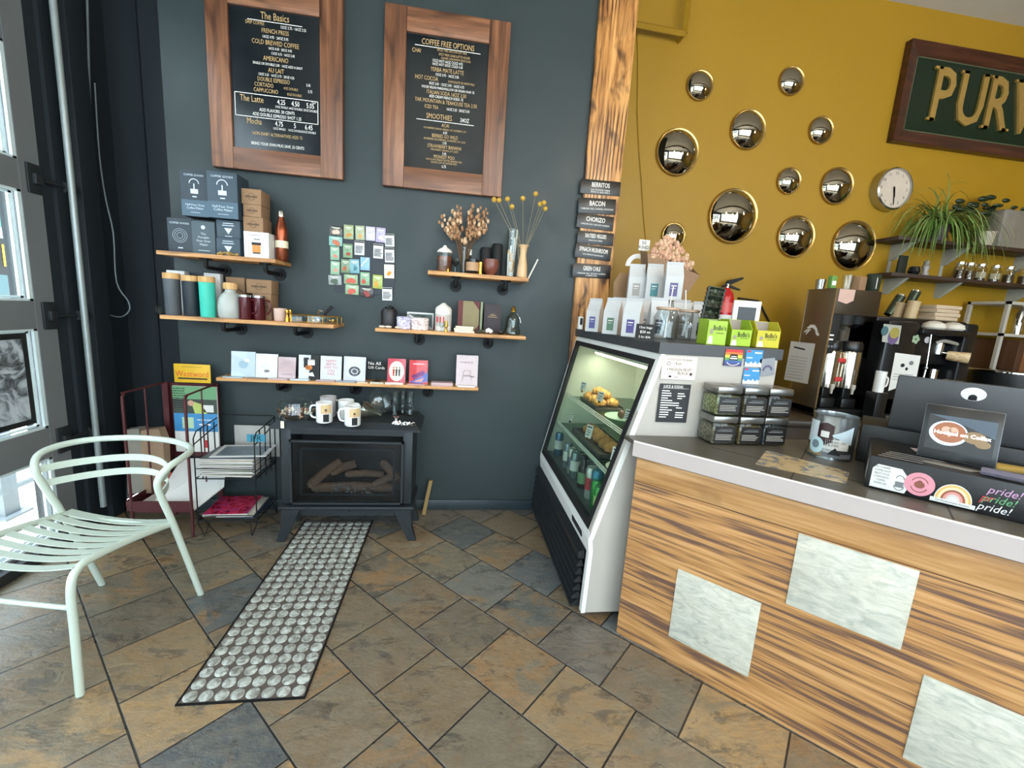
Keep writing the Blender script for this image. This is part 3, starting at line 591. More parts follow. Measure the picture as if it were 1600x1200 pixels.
for k,(a,c) in enumerate(tips):
    q=P(a,c,1,2.755+random.uniform(-.03,.03))-c0; s_=B(st).tube([((q.x*.1),0,.06),(q.x*.2,q.y*.3,.2),tuple(q)],.0012,5).build('stem',t); B(ybm).ball(q,.0155,12).build('flower_ball',s_)
t=thing('taper_candle','thin white stick leaning outward at the right end of the upper right shelf','stick',(Xp(826,424,2.82),2.82,ZCs))
B(mat('white_wax','#e2ded6',.4)).cyl((0,0,.004),(.055,0,.13),.005,n=10).build('stick',t)
lathe_item('gold_figurine','tiny gold figurine on the shelf beside the amber candle','figurine',700,424,2.71,ZCs,[('figure',brass,lambda b:b.lathe([(0,0),(.006,0),(.005,.012),(.006,.018),(0,.024)],10))])
# ---- lower right shelf
for px,lb in ((597,'leftmost'),(607,'second'),(622,'third')):
    one(B(mat('shell_white','#cdbfb0',.5)).ball((0,0,.009),.016,10,.55,1.3,.9).ball((.012,0,.01),.009,8,.6),'sea_shell',f'small pale shell lying on the book shelf, {lb} of the shells by the black jar','shell',(Xp(px,511,2.725),2.725,ZD))
lathe_item('black_jar','matte black lidded jar at the left end of the book shelf','jar',608,508,2.80,ZD,[('body',mat('charcoal_jar','#1b1a1c',.45),lambda b:b.lathe([(0,0),(.045,0),(.05,.01),(.05,.1),(.04,.118),(0,.118)],24)),('lid',black,lambda b:b.lathe([(0,.118),(.028,.118),(.03,.13),(.01,.135),(.01,.145),(0,.147)],20))])
def marb(name,a,b_): 
    n=N(name); v=n.coord(); n.out(n.mix(n.ramp(n.noise(v,45,4,.6,2),[(.4,0.0),(.55,1.0)]),a,b_),.25); _m[name]=n.m; return n.m
for px,pyw,m,lb in ((631,.088,marb('lavender_marble','#8d84ad','#d9d4e2'),'lavender marbled round tin with a wire catch, left of the pair'),(656,.108,marb('pink_marble','#b79a9b','#e3dcd8'),'pink and white marbled round tin with a wire catch, right of the pair')):
    r=pyw/2
    lathe_item('marbled_tin',lb,'tin',px,511,2.765,ZD,[('tin',m,lambda b:b.lathe([(0,0),(r*.92,0),(r,.008),(r,.055),(0,.055)],26)),('lid',m,lambda b:b.lathe([(0,.056),(r*1.03,.056),(r*1.03,.07),(r*.9,.076),(0,.078)],26)),('wire',iron,lambda b:b.tube([(-r*.6,-r*.3,.078),(-r*.2,-r*.4,.095),(r*.3,-r*.2,.085),(r*.6,0,.092),(r*.2,r*.4,.08)],.0016,6))],'marbled tins')
def deco_fr(q,w,h,y): q.use(mat('frame_green','#3a4c47',.5)).rect(-w*.44,w*.44,h*.1,h*.9,y); q.use(paper).poly([(-w*.42,y-.0003,h*.13),(w*.42,y-.0003,h*.13),(-w*.42,y-.0003,h*.87)])
box_item('framed_card','small white framed card leaning behind the marbled tins','card',636,477,678,503,2.86,ZD+.0,.012,paper,None,deco_fr)
lathe_item('pillar_candle','large white pillar candle with a red and grey label','candle',692,514,2.79,ZD,[('wax',mat('candle_white','#dcd8d2',.4),lambda b:b.lathe([(0,0),(.049,0),(.052,.004),(.052,.135),(.045,.148),(.018,.168),(.008,.176),(0,.176)],28)),
 ('label',mat('candle_label','#b9b3ae',.5),lambda b:b.lathe([(.0526,.03),(.0526,.105)],28)),('mark',red,lambda b:[b.box(-.04+k*.02,-.032+k*.02,-.0535,-.02,.055,.09) for k in range(3)])])
lathe_item('cordial_glass','small stemmed glass in front of the white pillar candle','glass',690,514,2.725,ZD,[('glass',glsd,lambda b:b.shell([(.016,0),(.004,.005),(.004,.022),(.015,.03),(.018,.06)],.0012,18))])
lathe_item('gold_statuette','small gold statuette in front of the white pillar candle','figurine',697,515,2.72,ZD,[('figure',brass,lambda b:b.lathe([(0,0),(.011,0),(.009,.012),(.006,.02),(.011,.035),(.007,.05),(.009,.058),(.005,.068),(0,.07)],14))])
pg=mat('book_pages','#cfc5ad',.8)
def book(label,l,t,r,b_,Y,d,cov,spine,extra=None,rz=0):
    cx,_,w_,h_=R4(l,t,r,b_,Y); k=thing('book',label,'book',(cx,Y+d/2,ZD),rz,'books on the lower right shelf')
    B(cov).box(-w_/2,w_/2,-d/2,-d/2+.003,0,h_,.001).box(-w_/2,w_/2,d/2-.003,d/2,0,h_,.001).build('cover',k); B(spine).box(-w_/2-.002,-w_/2+.001,-d/2,d/2,0,h_,.001).build('spine',k)
    B(pg).box(-w_/2+.002,w_/2-.004,-d/2+.003,d/2-.003,.003,h_-.003).build('pages',k)
    if extra: q=B(spine); extra(q,w_,h_,-d/2-.0006); q.build('cover_trim',k)
wine=mat('burgundy_cloth','#5d2a2c',.7); olive=mat('olive_cloth','#83785a',.8)
def ex1(q,w,h,y): q.rect(-w/2,-w*.28,0,h,y).poly([(w/2,y,h),(w*.18,y,h),(w/2,y,h*.72)]).poly([(w/2,y,0),(w/2,y,h*.25),(w*.2,y,0)])
book('olive cloth book with burgundy spine and corners, facing out',716,462,749,511,2.80,.028,olive,wine,ex1)
book('slim grey green book showing just its edge between the two facing books',751,464,754,513,2.80,.03,mat('sage_cloth','#7e8a72',.7),olive)
def ex2(q,w,h,y): q.use(gold).rect(-w*.28,w*.28,h*.56,h*.575,y).rect(-w*.2,w*.2,h*.62,h*.635,y).rect(-w*.1,w*.1,h*.66,h*.67,y)
book('dark aubergine book with small gold title beside the glass decanter',757,467,783,513,2.81,.025,mat('aubergine_cloth','#2b2228',.6),mat('aubergine_spine','#2b2228',.6),ex2)
z=ZD
for k,lb in enumerate(('lowest','middle','top')):
    o=one(B(mat('soap_cream','#d8d0b8',.6)).cbox(random.uniform(-.004,.004),0,0,.125-.006*k,.05,.013,.003),'soap_bar',f'cream coloured bar, {lb} of the stack of three in front of the olive book','soap',(Xp(725,515,2.735),2.735,z)); z+=.0135
for k,(px,c,sz,lb) in enumerate(((752,'#3d3a33',.02,'dark rough stone in front of the books, left one'),(757,'#4a463a',.022,'dark rough stone in front of the books, right one'))):
    one(B(mat('stone%d'%k,c,.8,0,.4,40,.5)).ball((0,0,sz*.6),sz,10,.6,1.3,1),'stone',lb,'stone',(Xp(px-4+k*3,518,2.74),2.735+.02*k,ZD))
b=B(mat('petal_white','#e6e3dc',.6))
for k in range(7): a=k*.9; b.ball((.012*cos(a),.012*sin(a),.018+.004*(k%3)),.014,8,.9)
one(b,'white_flower','white paper flower on the book shelf in front of the dark book','flower',(Xp(764,519,2.735),2.735,ZD))
lathe_item('trinket_dish','small dark dish on the shelf next to the glass decanter','dish',782,521,2.74,ZD,[('dish',mat('dark_dish','#2a1f1c',.3),lambda b:b.shell([(.015,0),(.03,.008),(.034,.014)],.003,20)),('stone',chrome,lambda b:b.ball((0,0,.016),.009,8))])
lathe_item('glass_decanter','clear cut glass decanter with a gold stopper at the right end of the book shelf','decanter',800,520,2.80,ZD,[('body',glass('cut_glass','#eef3f0',.02,1.6),lambda b:b.shell([(.05,0),(.056,.008),(.054,.03),(.042,.06),(.045,.09),(.04,.115),(.02,.135),(.013,.15)],.003,12)),
 ('stopper',brass,lambda b:b.lathe([(0,.148),(.017,.148),(.019,.156),(.01,.162),(.015,.178),(0,.186)],16)),('chain',chrome,lambda b:b.tube([(.02,-.02,.14),(.035,-.03,.12),(.045,-.03,.1),(.048,-.03,.08)],.002,6))])
# ---- greeting cards
def card(label,l,t,r,b_,base,deco,px=None):
    cx,_,w_,h_=R4(l,t,r,b_,2.79); k=thing('greeting_card',label,'card',(Xp((l+r)/2,b_,2.79),2.79,ZE),random.uniform(-.06,.06),'standing greeting cards',rx=-.13)
    B(base).box(-w_/2,w_/2,0,.003,0,h_).build('card',k); B(glass('cello','#ffffff',.02,1.25)).box(-w_/2-.002,w_/2+.002,-.0012,-.0008,0,h_+.002).build('sleeve',k)
    q=B(grey); deco(q,w_,h_,-.0005); q.build('artwork',k)
cp=[mat('card_blue','#aebdc6',.5),mat('card_white','#cfd6d6',.5),mat('card_blush','#b9a2a4',.5),mat('card_ivory','#c6cacb',.5),mat('card_lilac','#bfc0ca',.5),mat('card_rose','#b8364a',.5),mat('card_red','#bd1f27',.5),mat('card_pale','#b9a7aa',.5)]
Z=3.6364; zc=lambda l,t,r,b_:(320+l/Z,530+t/Z,320+r/Z,530+b_/Z)
blobm=lambda c:mat('art_'+c.strip('#'),c,.6)
def d1(q,w,h,y): q.use(blobm('#8fa9b8')).disc(.0,h*.5,y,w*.2,h*.15); q.use(blobm('#d7dee0')).disc(.02,h*.66,y-.0002,w*.12,h*.06)
def d2(q,w,h,y):
    q.use(grey); [q.arc(0,h*.4,y,w*.05*k,w*.05*k+.001,0,pi,8) for k in (1,3,5)]; q.disc(0,h*.3,y,w*.13,h*.06)
def d3(q,w,h,y): q.use(blobm('#9a7f84')); [q.arc(0,h*.45,y,w*.1*k,w*.1*k+.0015,0,pi,10) for k in (2,3,4)]; q.rect(-w*.3,w*.3,h*.2,h*.24,y)
def d4(q,w,h,y):
    q.use(ink).poly([(0,y,0),(w/2,y,0),(w/2,y,h),(w*.1,y,h)]).rect(-w*.25,0,h*.5,h*.9,y); q.use(blobm('#d07a35')).disc(-.0,h*.5,y-.0003,w*.18,h*.1); q.use(chalk).poly([(-w*.3,y-.0004,h*.2),(w*.3,y-.0004,h*.15),(w*.2,y-.0004,h*.32)]).rect(-w*.05,w*.3,h*.6,h*.82,y-.0004); q.use(ink).text('XOXO',w*.2,0,h*.8,y-.0006)
def d5(q,w,h,y):
    q.use(mat('hot_pink_ink','#c4475f',.6)); [q.text(s_,w*.17,0,h*(.8-.13*i),y) for i,s_ in enumerate(('HAPPY','BIRTH','DAY TO','YOU','XXX'))]
def d6(q,w,h,y): q.use(ink); q.arc(0,h*.42,y,w*.16,w*.27,0,2*pi,24,.85).disc(0,h*.42,y,w*.12,w*.1)
def d7(q,w,h,y):
    q.use(cream).disc(0,h*.5,y,w*.42,h*.4,28)
    for x,c in ((-.16,'#b3262c'),(0,'#20242b'),(.16,'#20242b')):
        q.use(blobm(c)).disc(w*x,h*.64,y-.0004,w*.045); q.poly([(w*x-w*.06,y-.0004,h*.58),(w*x+w*.06,y-.0004,h*.58),(w*x+w*.04,y-.0004,h*.3),(w*x-w*.04,y-.0004,h*.3)])
def d8(q,w,h,y):
    q.use(blobm('#3f4fa0')).poly([(-w/2,y,h*.1),(w*.1,y,h*.3),(w/2,y,h*.55),(w/2,y,h*.15),(0,y,h*.02)]); q.use(blobm('#6f2c6f')).poly([(-w*.4,y-.0003,h*.35),(w*.3,y-.0003,h*.6),(w*.35,y-.0003,h*.45),(-w*.2,y-.0003,h*.2)]); q.use(pink).rect(-w*.3,w*.35,h*.82,h*.87,y); q.use(blobm('#e08a7a')).poly([(-w*.3,y-.0005,h*.1),(w*.3,y-.0005,h*.28),(w*.2,y-.0005,h*.12)])
def d9(q,w,h,y):
    q.use(blobm('#6d4a3c')); q.arc(0,h*.42,y,w*.17,w*.2,0,2*pi,16,.8).arc(0,h*.22,y,w*.2,w*.23,-.4,pi+.4,12); [q.rect(-w*.3+k*w*.16,-w*.3+k*w*.16+w*.08,h*.75,h*.8,y) for k in range(4)]; q.rect(w*.15,w*.35,h*.3,h*.34,y)
for a in (((150,62,285,208),cp[0],d1,'pale blue greeting card with a blue blob, leftmost on the long card shelf'),((288,58,413,196),cp[1],d2,'white greeting card with faint grey arcs, second from the left end'),((410,78,515,202),cp[2],d3,'blush greeting card with mauve arches, third from the left end'),((532,74,645,215),cp[3],d4,'black and white collage greeting card with an orange spot'),((655,78,775,218),cp[3],d5,'ivory greeting card filled with pink lettering'),((785,84,912,226),cp[4],d6,'lilac greeting card with one dark round motif'),((1035,95,1138,236),cp[5],d7,'rose greeting card with three little figures in a cream circle'),((1160,103,1265,240),cp[6],d8,'bright red greeting card with blue and purple shapes'),((1425,90,1548,266),cp[7],d9,'pale card with brown line drawing, alone at the right end of the shelf')):
    card(a[3],*zc(*a[0]),a[1],a[2])
for k,(l,r,hh,c,lb) in enumerate(((95,235,.004,'#9fb0b8','pale blue, under the leftmost card'),(238,360,.003,'#7d5f52','brown, between the first two standing cards'),(362,478,.005,'#b79fa3','blush, before the third standing card'),(484,600,.006,'#b9c3c8','grey, before the collage card'),(632,745,.007,'#a78f93','dusty pink, before the pink lettered card'),(752,862,.007,'#8b8f99','grey lilac, before the round motif card'),(866,930,.004,'#c9b79a','small cream, left of the handwritten sign'),(938,1018,.006,'#c4bfae','small off-white, before the handwritten sign'),(1015,1138,.008,'#d7cfc9','white, before the rose card'),(1140,1262,.006,'#b0827f','pink, before the bright red card'),(1282,1410,.016,'#b5989a','thick dusty pink, alone right of the red card'),(1416,1556,.008,'#cfcac6','white, at the far right end'))):
    x0,x1=Xp(320+l/Z,600,2.77),Xp(320+r/Z,600,2.77)
    one(B(mat('stack_'+c.strip('#'),c,.35)).cbox(0,0,0,x1-x0-.006,.085,hh+.006,.001),'card_stack','stack of cards lying flat: '+lb,'cards',((x0+x1)/2,2.797 if 0 else 2.80-.005*(k%2),ZE),random.uniform(-.05,.05)) if k==10 else one(B(mat('stack_'+c.strip('#'),c,.3)).cbox(0,0,0,min(x1-x0,.115)-.004,.03,hh+.003,.001),'card_stack','stack of cards lying flat: '+lb,'cards',((x0+x1)/2,2.768,ZE),random.uniform(-.03,.03))
t=thing('handwritten_sign','small black handwritten card sign on a wire stand between the standing cards','sign',(Xp(588,590,2.84),2.84,ZE))
B(iron).tube([(0,0,0),(0,0,.08)],.0015,6).lathe([(0,0),(.025,0),(.025,.003),(0,.003)],16).build('stand',t)
b=B(blackm).box(-.045,.045,-.002,0,.07,.13); b.build('board',t); b=B(chalk).text('No All',.03,-.012,.117,-.003).text('Gift Cards',.025,0,.09,-.003); b.build('lettering',t)
# ---- seed packets on a dark magnetic board
zs_=lambda x,y:(500+x/4.4444,290+y/4.4444)
bp=[P(*zs_(x,y),1,YW-.006) for x,y in ((160,330),(520,350),(520,600),(510,765),(95,735),(95,330))]
one(B(mat('magnet_board','#121a26',.5)).prism([tuple(p) for p in bp],(0,.005,0)),'magnetic_board','dark navy board on the wall behind the seed packets','board',bp[0],world=True)
pk=[(65,280,155,348,'#3a3634','#d8b0a0','dark packet with a pale pink bloom, top left corner'),(165,272,232,372,'#8f9a72','#b8863e','pale green packet with a tan bloom, top row second'),(248,278,312,378,'#97a082','#c0914a','pale green packet with a gold bloom, top row third'),(318,285,383,382,'#b9b3c9','#e3dfe6','lavender and white packet, top row left of its twin'),(387,292,452,394,'#a99fc0','#e3dfe6','lavender and white packet, top row right of its twin'),(453,335,518,424,'#c9cacb','t','white text packet below the top row at the right edge'),
(62,352,155,418,'#6fa39a','#b56a4a','teal wide packet, left edge second row'),(72,422,135,517,'#7fa58b','#c07a6a','green packet with a pink corner, left edge third row'),(160,405,225,502,'#6d8f6a','#9c4a35','green packet with a red bloom, beside the tilted white one'),(240,385,308,482,'#cfd0d2','t','white text packet, tilted, near the board centre'),(370,405,438,506,'#cfd0d2','t','white text packet, tilted, second from the right edge'),(452,432,518,534,'#c9cacb','t','white text packet at the right edge, third down'),
(72,525,135,618,'#86a88c','#c88a7a','green packet with a pink corner, left edge fourth row'),(145,512,207,606,'#6b8464','#a65a3a','dark green packet with a rust bloom'),(210,512,275,609,'#6fa0ac','#4a7a80','blue teal packet with darker leaf'),(280,497,345,594,'#7fa9c9','s','sky blue packet with a white diagonal'),(447,548,516,644,'#dcd8cd','#d08a2a','white packet with an orange bloom'),(60,622,150,689,'#8a9290','#4b5a4c','grey wide packet with a dark landscape'),(167,617,262,684,'#7d9a6f','#c05a4a','green wide packet with red blooms, upper of two'),(280,602,345,692,'#7aa07c','#b3493a','green packet with a small red bloom, lower middle'),
(365,620,433,715,'#9aa84a','#d8943a','yellow green packet with an orange bloom'),(175,688,268,756,'#8aa57f','#c4574a','green wide packet with red blooms, lowest row'),(275,705,368,773,'#2a2426','#8c3a34','black wide packet with a dark red bloom'),(433,707,502,798,'#d5d5d6','t','white text packet hanging lowest at the right edge')]
for l,t_,r,b_,c,dc,lb in pk:
    a0,a1=zs_(l,t_); a2,a3=zs_(r,b_); cx,zz,w_,h_=R4(a0,a1,a2,a3,YW-.012)
    k=thing('seed_packet',lb+' of the wall board','packet',(cx,YW-.012,zz),0,'seed packets on the wall board',ry=random.uniform(-.05,.05))
    B(mat('packet_'+c.strip('#'),c,.22,0,.3,30)).box(-w_/2,w_/2,0,.005,0,h_,.001).build('envelope',k)
    q=B(chalk); y=-.0006
    if dc=='t':
        q.use(ink); [q.rect(-w_*.42,w_*(.42-random.random()*.2),h_*(.15+.09*i),h_*(.2+.09*i),y) for i in range(6)]; q.rect(-w_*.48,w_*.48,h_*.88,h_*.97,y)
    elif dc=='s': q.poly([(-w_*.4,y,h_*.4),(w_*.2,y,h_*.95),(w_*.35,y,h_*.95),(-w_*.4,y,h_*.3)]); q.use(ink).rect(-w_/2,w_/2,0,h_*.06,y)
    else:
        q.use(mat('bloom_'+dc.strip('#'),dc,.6,0,.3,60)); [q.disc(w_*random.uniform(-.18,.18),h_*random.uniform(.22,.42),y-.0001*i,w_*.2,w_*.17,12) for i in range(3)]; q.use(mat('packet_title','#cfd6c4',.6)).rect(-w_*.32,w_*.32,h_*.78,h_*.86,y).rect(-w_*.2,w_*.2,h_*.68,h_*.73,y)
    q.build('print',k)
# ================================================================ CHAIR
ch=mat('pale_green_enamel','#b9c6bb',.38,0,.03,30,coat=.2)
t=thing('armchair','pale green metal armchair with slatted seat standing by the glass door','chair',(-1.438,1.80,0),R(-10.7))
def curve(pts,n=6):
    q=[Vector(p) for p in pts]; out=[]
    for i in range(len(q)-1):
        a,b_,c_,d_=q[max(i-1,0)],q[i],q[i+1],q[min(i+2,len(q)-1)]
        for k in range(n):
            t_=k/n; out.append(.5*((2*b_)+(c_-a)*t_+(2*a-5*b_+4*c_-d_)*t_*t_+(3*b_-a-3*c_+d_)*t_**3))
    out.append(q[-1]); return out
arc_=[(.247,.275,0),(.250,.185,.30),(.252,.135,.46),(.256,.085,.60),(.265,.075,.66),(.285,.105,.705),(.288,.17,.722),(.262,.25,.726),(.2,.305,.728),(.1,.34,.73)]
loop=arc_+[(0,.35,.73)]+[(-x,y,z) for x,y,z in reversed(arc_)]
B(ch).tube(curve(loop,5),.0135,12).build('back_frame',t)
for s_ in (1,-1):
    B(ch).tube(curve([(s_*.245,-.275,0),(s_*.243,-.268,.25),(s_*.24,-.262,.40),(s_*.238,-.235,.457),(s_*.236,-.17,.468),(s_*.236,0,.452),(s_*.238,.16,.425)],6),.0135,12).build('front_leg',t)
    B(black).lathe([(0,-.0),(.012,0),(.012,.004),(0,.004)],12,(s_*.245,-.275,-.001)).lathe([(0,0),(.012,0),(.012,.004),(0,.004)],12,(s_*.247,.275,-.001)).build('foot_cap',t)
for z0,xx in ((.655,.262),(.59,.254)):
    pts=[(xx,.085+(.655-z0)*.25,z0),(xx*.9,.15,z0),(xx*.7,.215,z0),(xx*.36,.27,z0+.003),(0,.29,z0+.004)]
    pts=pts+[(-x,y,z) for x,y,z in reversed(pts[:-1])]
    c_=curve(pts,5); b=B(ch); b.sweep(c_,lambda i:[(-.002,-.015),(.002,-.015),(.002,.015),(-.002,.015)],False,(0,0,1)); b.build('back_slat',t)
for k in range(8):
    y=-.232+.0545*k; z0=.466-.035*((y+.2)/.36) if y>-.2 else .462
    dip=.03
    pts=[(-.236+.472*i/10,y,z0-dip*(1-((i-5)/5)**2)+.008) for i in range(11)]
    wd=.031
    if k==7: pts=[(p[0],y+.0+.012*(1-((i-5)/5)**2),p[2]) for i,p in enumerate(pts)]; wd=.045
    B(ch).sweep(pts,lambda i:[(-wd/2,-.002),(wd/2,-.002),(wd/2,.002),(-wd/2,.002)],False,(0,0,1)).build('seat_slat',t)
B(ch).tube([(-.243,-.268,.335),(.243,-.268,.335)],.009,10).build('stretcher',t)
B(ch).tube([(-.238,.16,.41),(.238,.16,.41)],.008,10).build('stretcher',t)
# ================================================================ STOVE
sv=mat('stove_black','#20262a',.45,.2,.08,30,.05); 
sx0,sx1,sy0,sy1=-.948,-.212,2.49,2.80
t=thing('electric_stove','dark freestanding electric stove with a glass door showing fake logs','stove',((sx0+sx1)/2,2.64,0))
b=B(sv); b.box(sx0,sx0+.055,sy0+.01,sy1,.235,.70,.004).box(sx1-.055,sx1,sy0+.01,sy1,.235,.70,.004).box(sx0,sx1,sy1-.02,sy1,.235,.70).box(sx0,sx1,sy0+.012,sy1,.66,.70).box(sx0,sx1,sy0+.05,sy1,.22,.245)
b.build('body',t,world=True)
b=B(sv); z0,z1=.698,.742
lo=[(sx0-.045,sy0-.03),(sx1+.045,sy0-.03),(sx1+.045,sy1+.005),(sx0-.045,sy1+.005)]; hi=[(sx0-.01,sy0+.0),(sx1+.01,sy0+.0),(sx1+.01,sy1),(sx0-.01,sy1)]
vs=[(x,y,z0) for x,y in lo]+[(x,y,z0+.010) for x,y in lo]+[(x,y,z1) for x,y in hi]
b.add(vs,[(3,2,1,0),(8,9,10,11)]+[(i,(i+1)%4,4+(i+1)%4,4+i) for i in range(4)]+[(4+i,4+(i+1)%4,8+(i+1)%4,8+i) for i in range(4)]); b.build('top',t,world=True)
B(sv).box(sx0-.018,sx1+.018,sy0-.015,sy1,.205,.225,.004).box(sx0+.1,sx1-.1,sy0+.03,sy0+.05,.15,.205).build('base_ledge',t,world=True)
for s_,x in ((-1,sx0),(1,sx1)):
    for y in (sy0-.005,sy1-.06):
        b=B(sv); top=[(x-s_*.10,y),(x,y),(x,y+.06),(x-s_*.10,y+.06)]; bot=[(x-s_*.01,y-.0),(x+s_*.035,y-.0),(x+s_*.035,y+.035),(x-s_*.01,y+.035)]
        md=[(x-s_*.052,y),(x+s_*.008,y),(x+s_*.008,y+.05),(x-s_*.052,y+.05)]
        vs=[(p[0],p[1],0) for p in bot]+[(p[0],p[1],.09) for p in md]+[(p[0],p[1],.206) for p in top]
        b.add(vs,[(3,2,1,0),(8,9,10,11)]+[(4*j+i,4*j+(i+1)%4,4*j+4+(i+1)%4,4*j+4+i) for j in (0,1) for i in range(4)]); b.build('leg',t,world=True,angle=60)
dx0,dx1,dz0,dz1=sx0+.048,sx1-.05,.236,.628
d=B(sv); fy=sy0-.004
for (a,b_,c_,e) in ((dx0,dx1,dz1-.012,dz1),(dx0,dx1,dz0,dz0+.012),(dx0,dx0+.012,dz0,dz1),(dx1-.012,dx1,dz0,dz1)): d.box(a,b_,fy,fy+.02,c_,e)
door=d.build('door',t,world=True)
WM['dd']=WM[t.name]
B(glass('stove_glass','#c9ccce',.0,1.35)).box(dx0+.012,dx1-.012,fy+.004,fy+.007,dz0+.012,dz1-.012).build('glass',door,loc=None) if 0 else None
g_=B(glass('stove_glass','#c9ccce',.0,1.35)).box(dx0+.012,dx1-.012,fy+.004,fy+.007,dz0+.012,dz1-.012)
g_.build('glass_pane',t,world=True)
b=B(mat('stove_trim','#39434b',.35,.4)); i_=.05
b.box(dx0+i_,dx1-i_,fy+.02,fy+.025,dz1-i_-.012,dz1-i_).box(dx0+i_,dx1-i_,fy+.02,fy+.025,dz0+i_,dz0+i_+.01).box(dx0+i_,dx0+i_+.012,fy+.02,fy+.025,dz0+i_,dz1-i_).box(dx1-i_-.012,dx1-i_,fy+.02,fy+.025,dz0+i_,dz1-i_); b.build('inner_trim',t,world=True)
B(blackm).box(dx0,dx1,fy+.2,fy+.21,dz0,dz1).box(dx0,dx1,fy+.03,fy+.2,dz0,dz0+.01).build('firebox',t,world=True)
lgm=mat('fake_log','#a9866c',.8,0,.45,40,.6); end=mat('log_end','#c0a288',.8)
lx,lz=dx0,dz0
for a,c_,r_ in (((.09,.06,.09),(.24,.14,.21),.028),((.2,.13,.14),(.33,.15,.19),.026),((.5,.14,.2),(.60,.05,.12),.026),((.46,.07,.09),(.6,.12,.13),.022),((.1,.1,.05),(.56,.11,.05),.03),((.28,.15,.12),(.5,.15,.12),.022)):
    B(lgm).tube([(lx+a[0],fy+.03+a[1],lz+a[2]),(lx+(a[0]+c_[0])/2,fy+.03+(a[1]+c_[1])/2,lz+(a[2]+c_[2])/2+.008),(lx+c_[0],fy+.03+c_[1],lz+c_[2])],[r_,r_*1.05,r_*.9],10).use(end).ball((lx+a[0],fy+.03+a[1],lz+a[2]),r_*.85,8).build('log',t,world=True)
b=B(mat('ember_grey','#a8a4a0',.7,0,.5,60))
for k in range(70): b.ball((lx+.2+random.random()*.25,fy+.06+random.random()*.1,lz+.03+random.random()*.05),random.uniform(.005,.011),6)
b.build('ember_bed',t,world=True)
B(cream).box(sx0+.018,sx0+.036,sy0-.033,sy0-.0315,.705,.745).build('tag',t,world=True)
B(sv).cyl(((sx0+sx1)/2,sy0+.03,.18),((sx0+sx1)/2,sy0+.018,.18),.006).build('knob',t,world=True)
ZT=.742
def on(px,py,z): p=P(px,py,2,z); return (p.x,p.y,z)
wc=mat('white_mug','#dcdcda',.25)
def mug(label,px,py,h=.10,r=.042,pic=True,m=wc,a=pi):
    loc=on(px,py,ZT); k=thing('mug',label,'mug',loc,0,'mugs on the stove')
    B(m).shell([(r*.9,0),(r,.006),(r,h)],.004,26).build('cup',k); B(m).tube(curve([(r*cos(a)*.95,r*sin(a)*.95,h*.82),(r*cos(a)*1.6,r*sin(a)*1.6,h*.78),(r*cos(a)*1.75,r*sin(a)*1.75,h*.5),(r*cos(a)*1.5,r*sin(a)*1.5,h*.25),(r*cos(a)*.95,r*sin(a)*.95,h*.2)],4),.0055,8).build('handle',k)
    if pic:
        def patch(m_,a0,a1,z0,z1,rr):
            b=B(m_); vs=[];fs=[]
            for i in range(9):
                q=a0+(a1-a0)*i/8; vs+=[(rr*cos(q),rr*sin(q),z0),(rr*cos(q),rr*sin(q),z1)]
                if i: fs.append((2*i-2,2*i,2*i+1,2*i-1))
            b.add(vs,fs); return b
        patch(mat('mug_tan','#c9b083',.5),-1.75,-.35,.5*h,.93*h,r+.0004).build('photo_background',k)
        patch(mat('mug_hair','#4a3428',.6),-1.25,-1.0,.6*h,.72*h,r+.0008).build('hair',k); patch(mat('mug_skin','#c79a7c',.6),-1.22,-1.03,.48*h,.62*h,r+.0012).build('face',k); patch(ink,-1.45,-.75,.08*h,.46*h,r+.0008).build('dark_coat',k)
mug('white photo mug on the stove, front left one, with its handle to the left',507,659,.115,.044)
mug('white photo mug on the stove, front right one, nearest the glass bowl',551,664,.11,.043)
mug('grey speckled mug standing behind the front left photo mug',513,650,.12,.045,False,mat('speckled_grey','#a8a3a4',.4,0,.25,60),0)
mug('white mug half hidden behind the front right photo mug',541,653,.11,.044,False,wc,0)
lathe_item_z=lambda name,label,cat,px,py,z,parts,rz=0: [B(m) for m in ()]
def item_at(name,label,cat,loc,parts,group=None,rz=0,rx=0,ry=0):
    k=thing(name,label,cat,loc,rz,group,rx,ry)
    for pn,m,fn in parts: b=B(m); fn(b); b.build(pn,k)
    return k
def potp(b):
    for k in range(60):
        a=random.random()*6.28; r=random.random()**.5*.085; p=Vector((r*cos(a),r*sin(a)*.8,.03+random.random()*.04*(1-r*5)))
        q=p+Vector((random.uniform(-.03,.03),random.uniform(-.02,.02),random.uniform(-.01,.02))); b.use(random.choice([mat('curl_brown','#4f2c1e',.5),mat('curl_tan','#b08a68',.5),mat('curl_rust','#6d3423',.4),mat('curl_pale','#c9bca6',.4)])).tube([p,(p+q)/2+Vector((0,0,.008)),q],[.004,.006,.003],6)
item_at('filled_glass_bowl','shallow glass bowl heaped with brown wrapped sweets, left end of the stove top','bowl',on(463,656,ZT),[('bowl',glsd,lambda b:b.shell([(.05,0),(.085,.02),(.1,.05),(.085,.11)],.002,28)),('sweets',cream,potp)])
item_at('glass_dish','large clear glass dish tilted upright behind the mugs on the stove','dish',(on(590,652,ZT)[0],2.72,ZT+.072),[('dish',glass('dish_glass','#f2f6f6',.0,1.7),lambda b:b.shell([(.02,-.02),(.05,-.012),(.074,.012),(.078,.03)],.002,30))],rx=R(68))
item_at('champagne_bowl','fluted glass bowl lying on its side on the stove top','glass',(on(590,665,ZT)[0],2.56,ZT+.03),[('glass',glass('fluted_glass','#eceee8',.03,1.8),lambda b:b.shell([(.01,0),(.012,.03),(.035,.06),(.05,.1),(.048,.13)],.002,14))],ry=R(-70),rz=R(20))
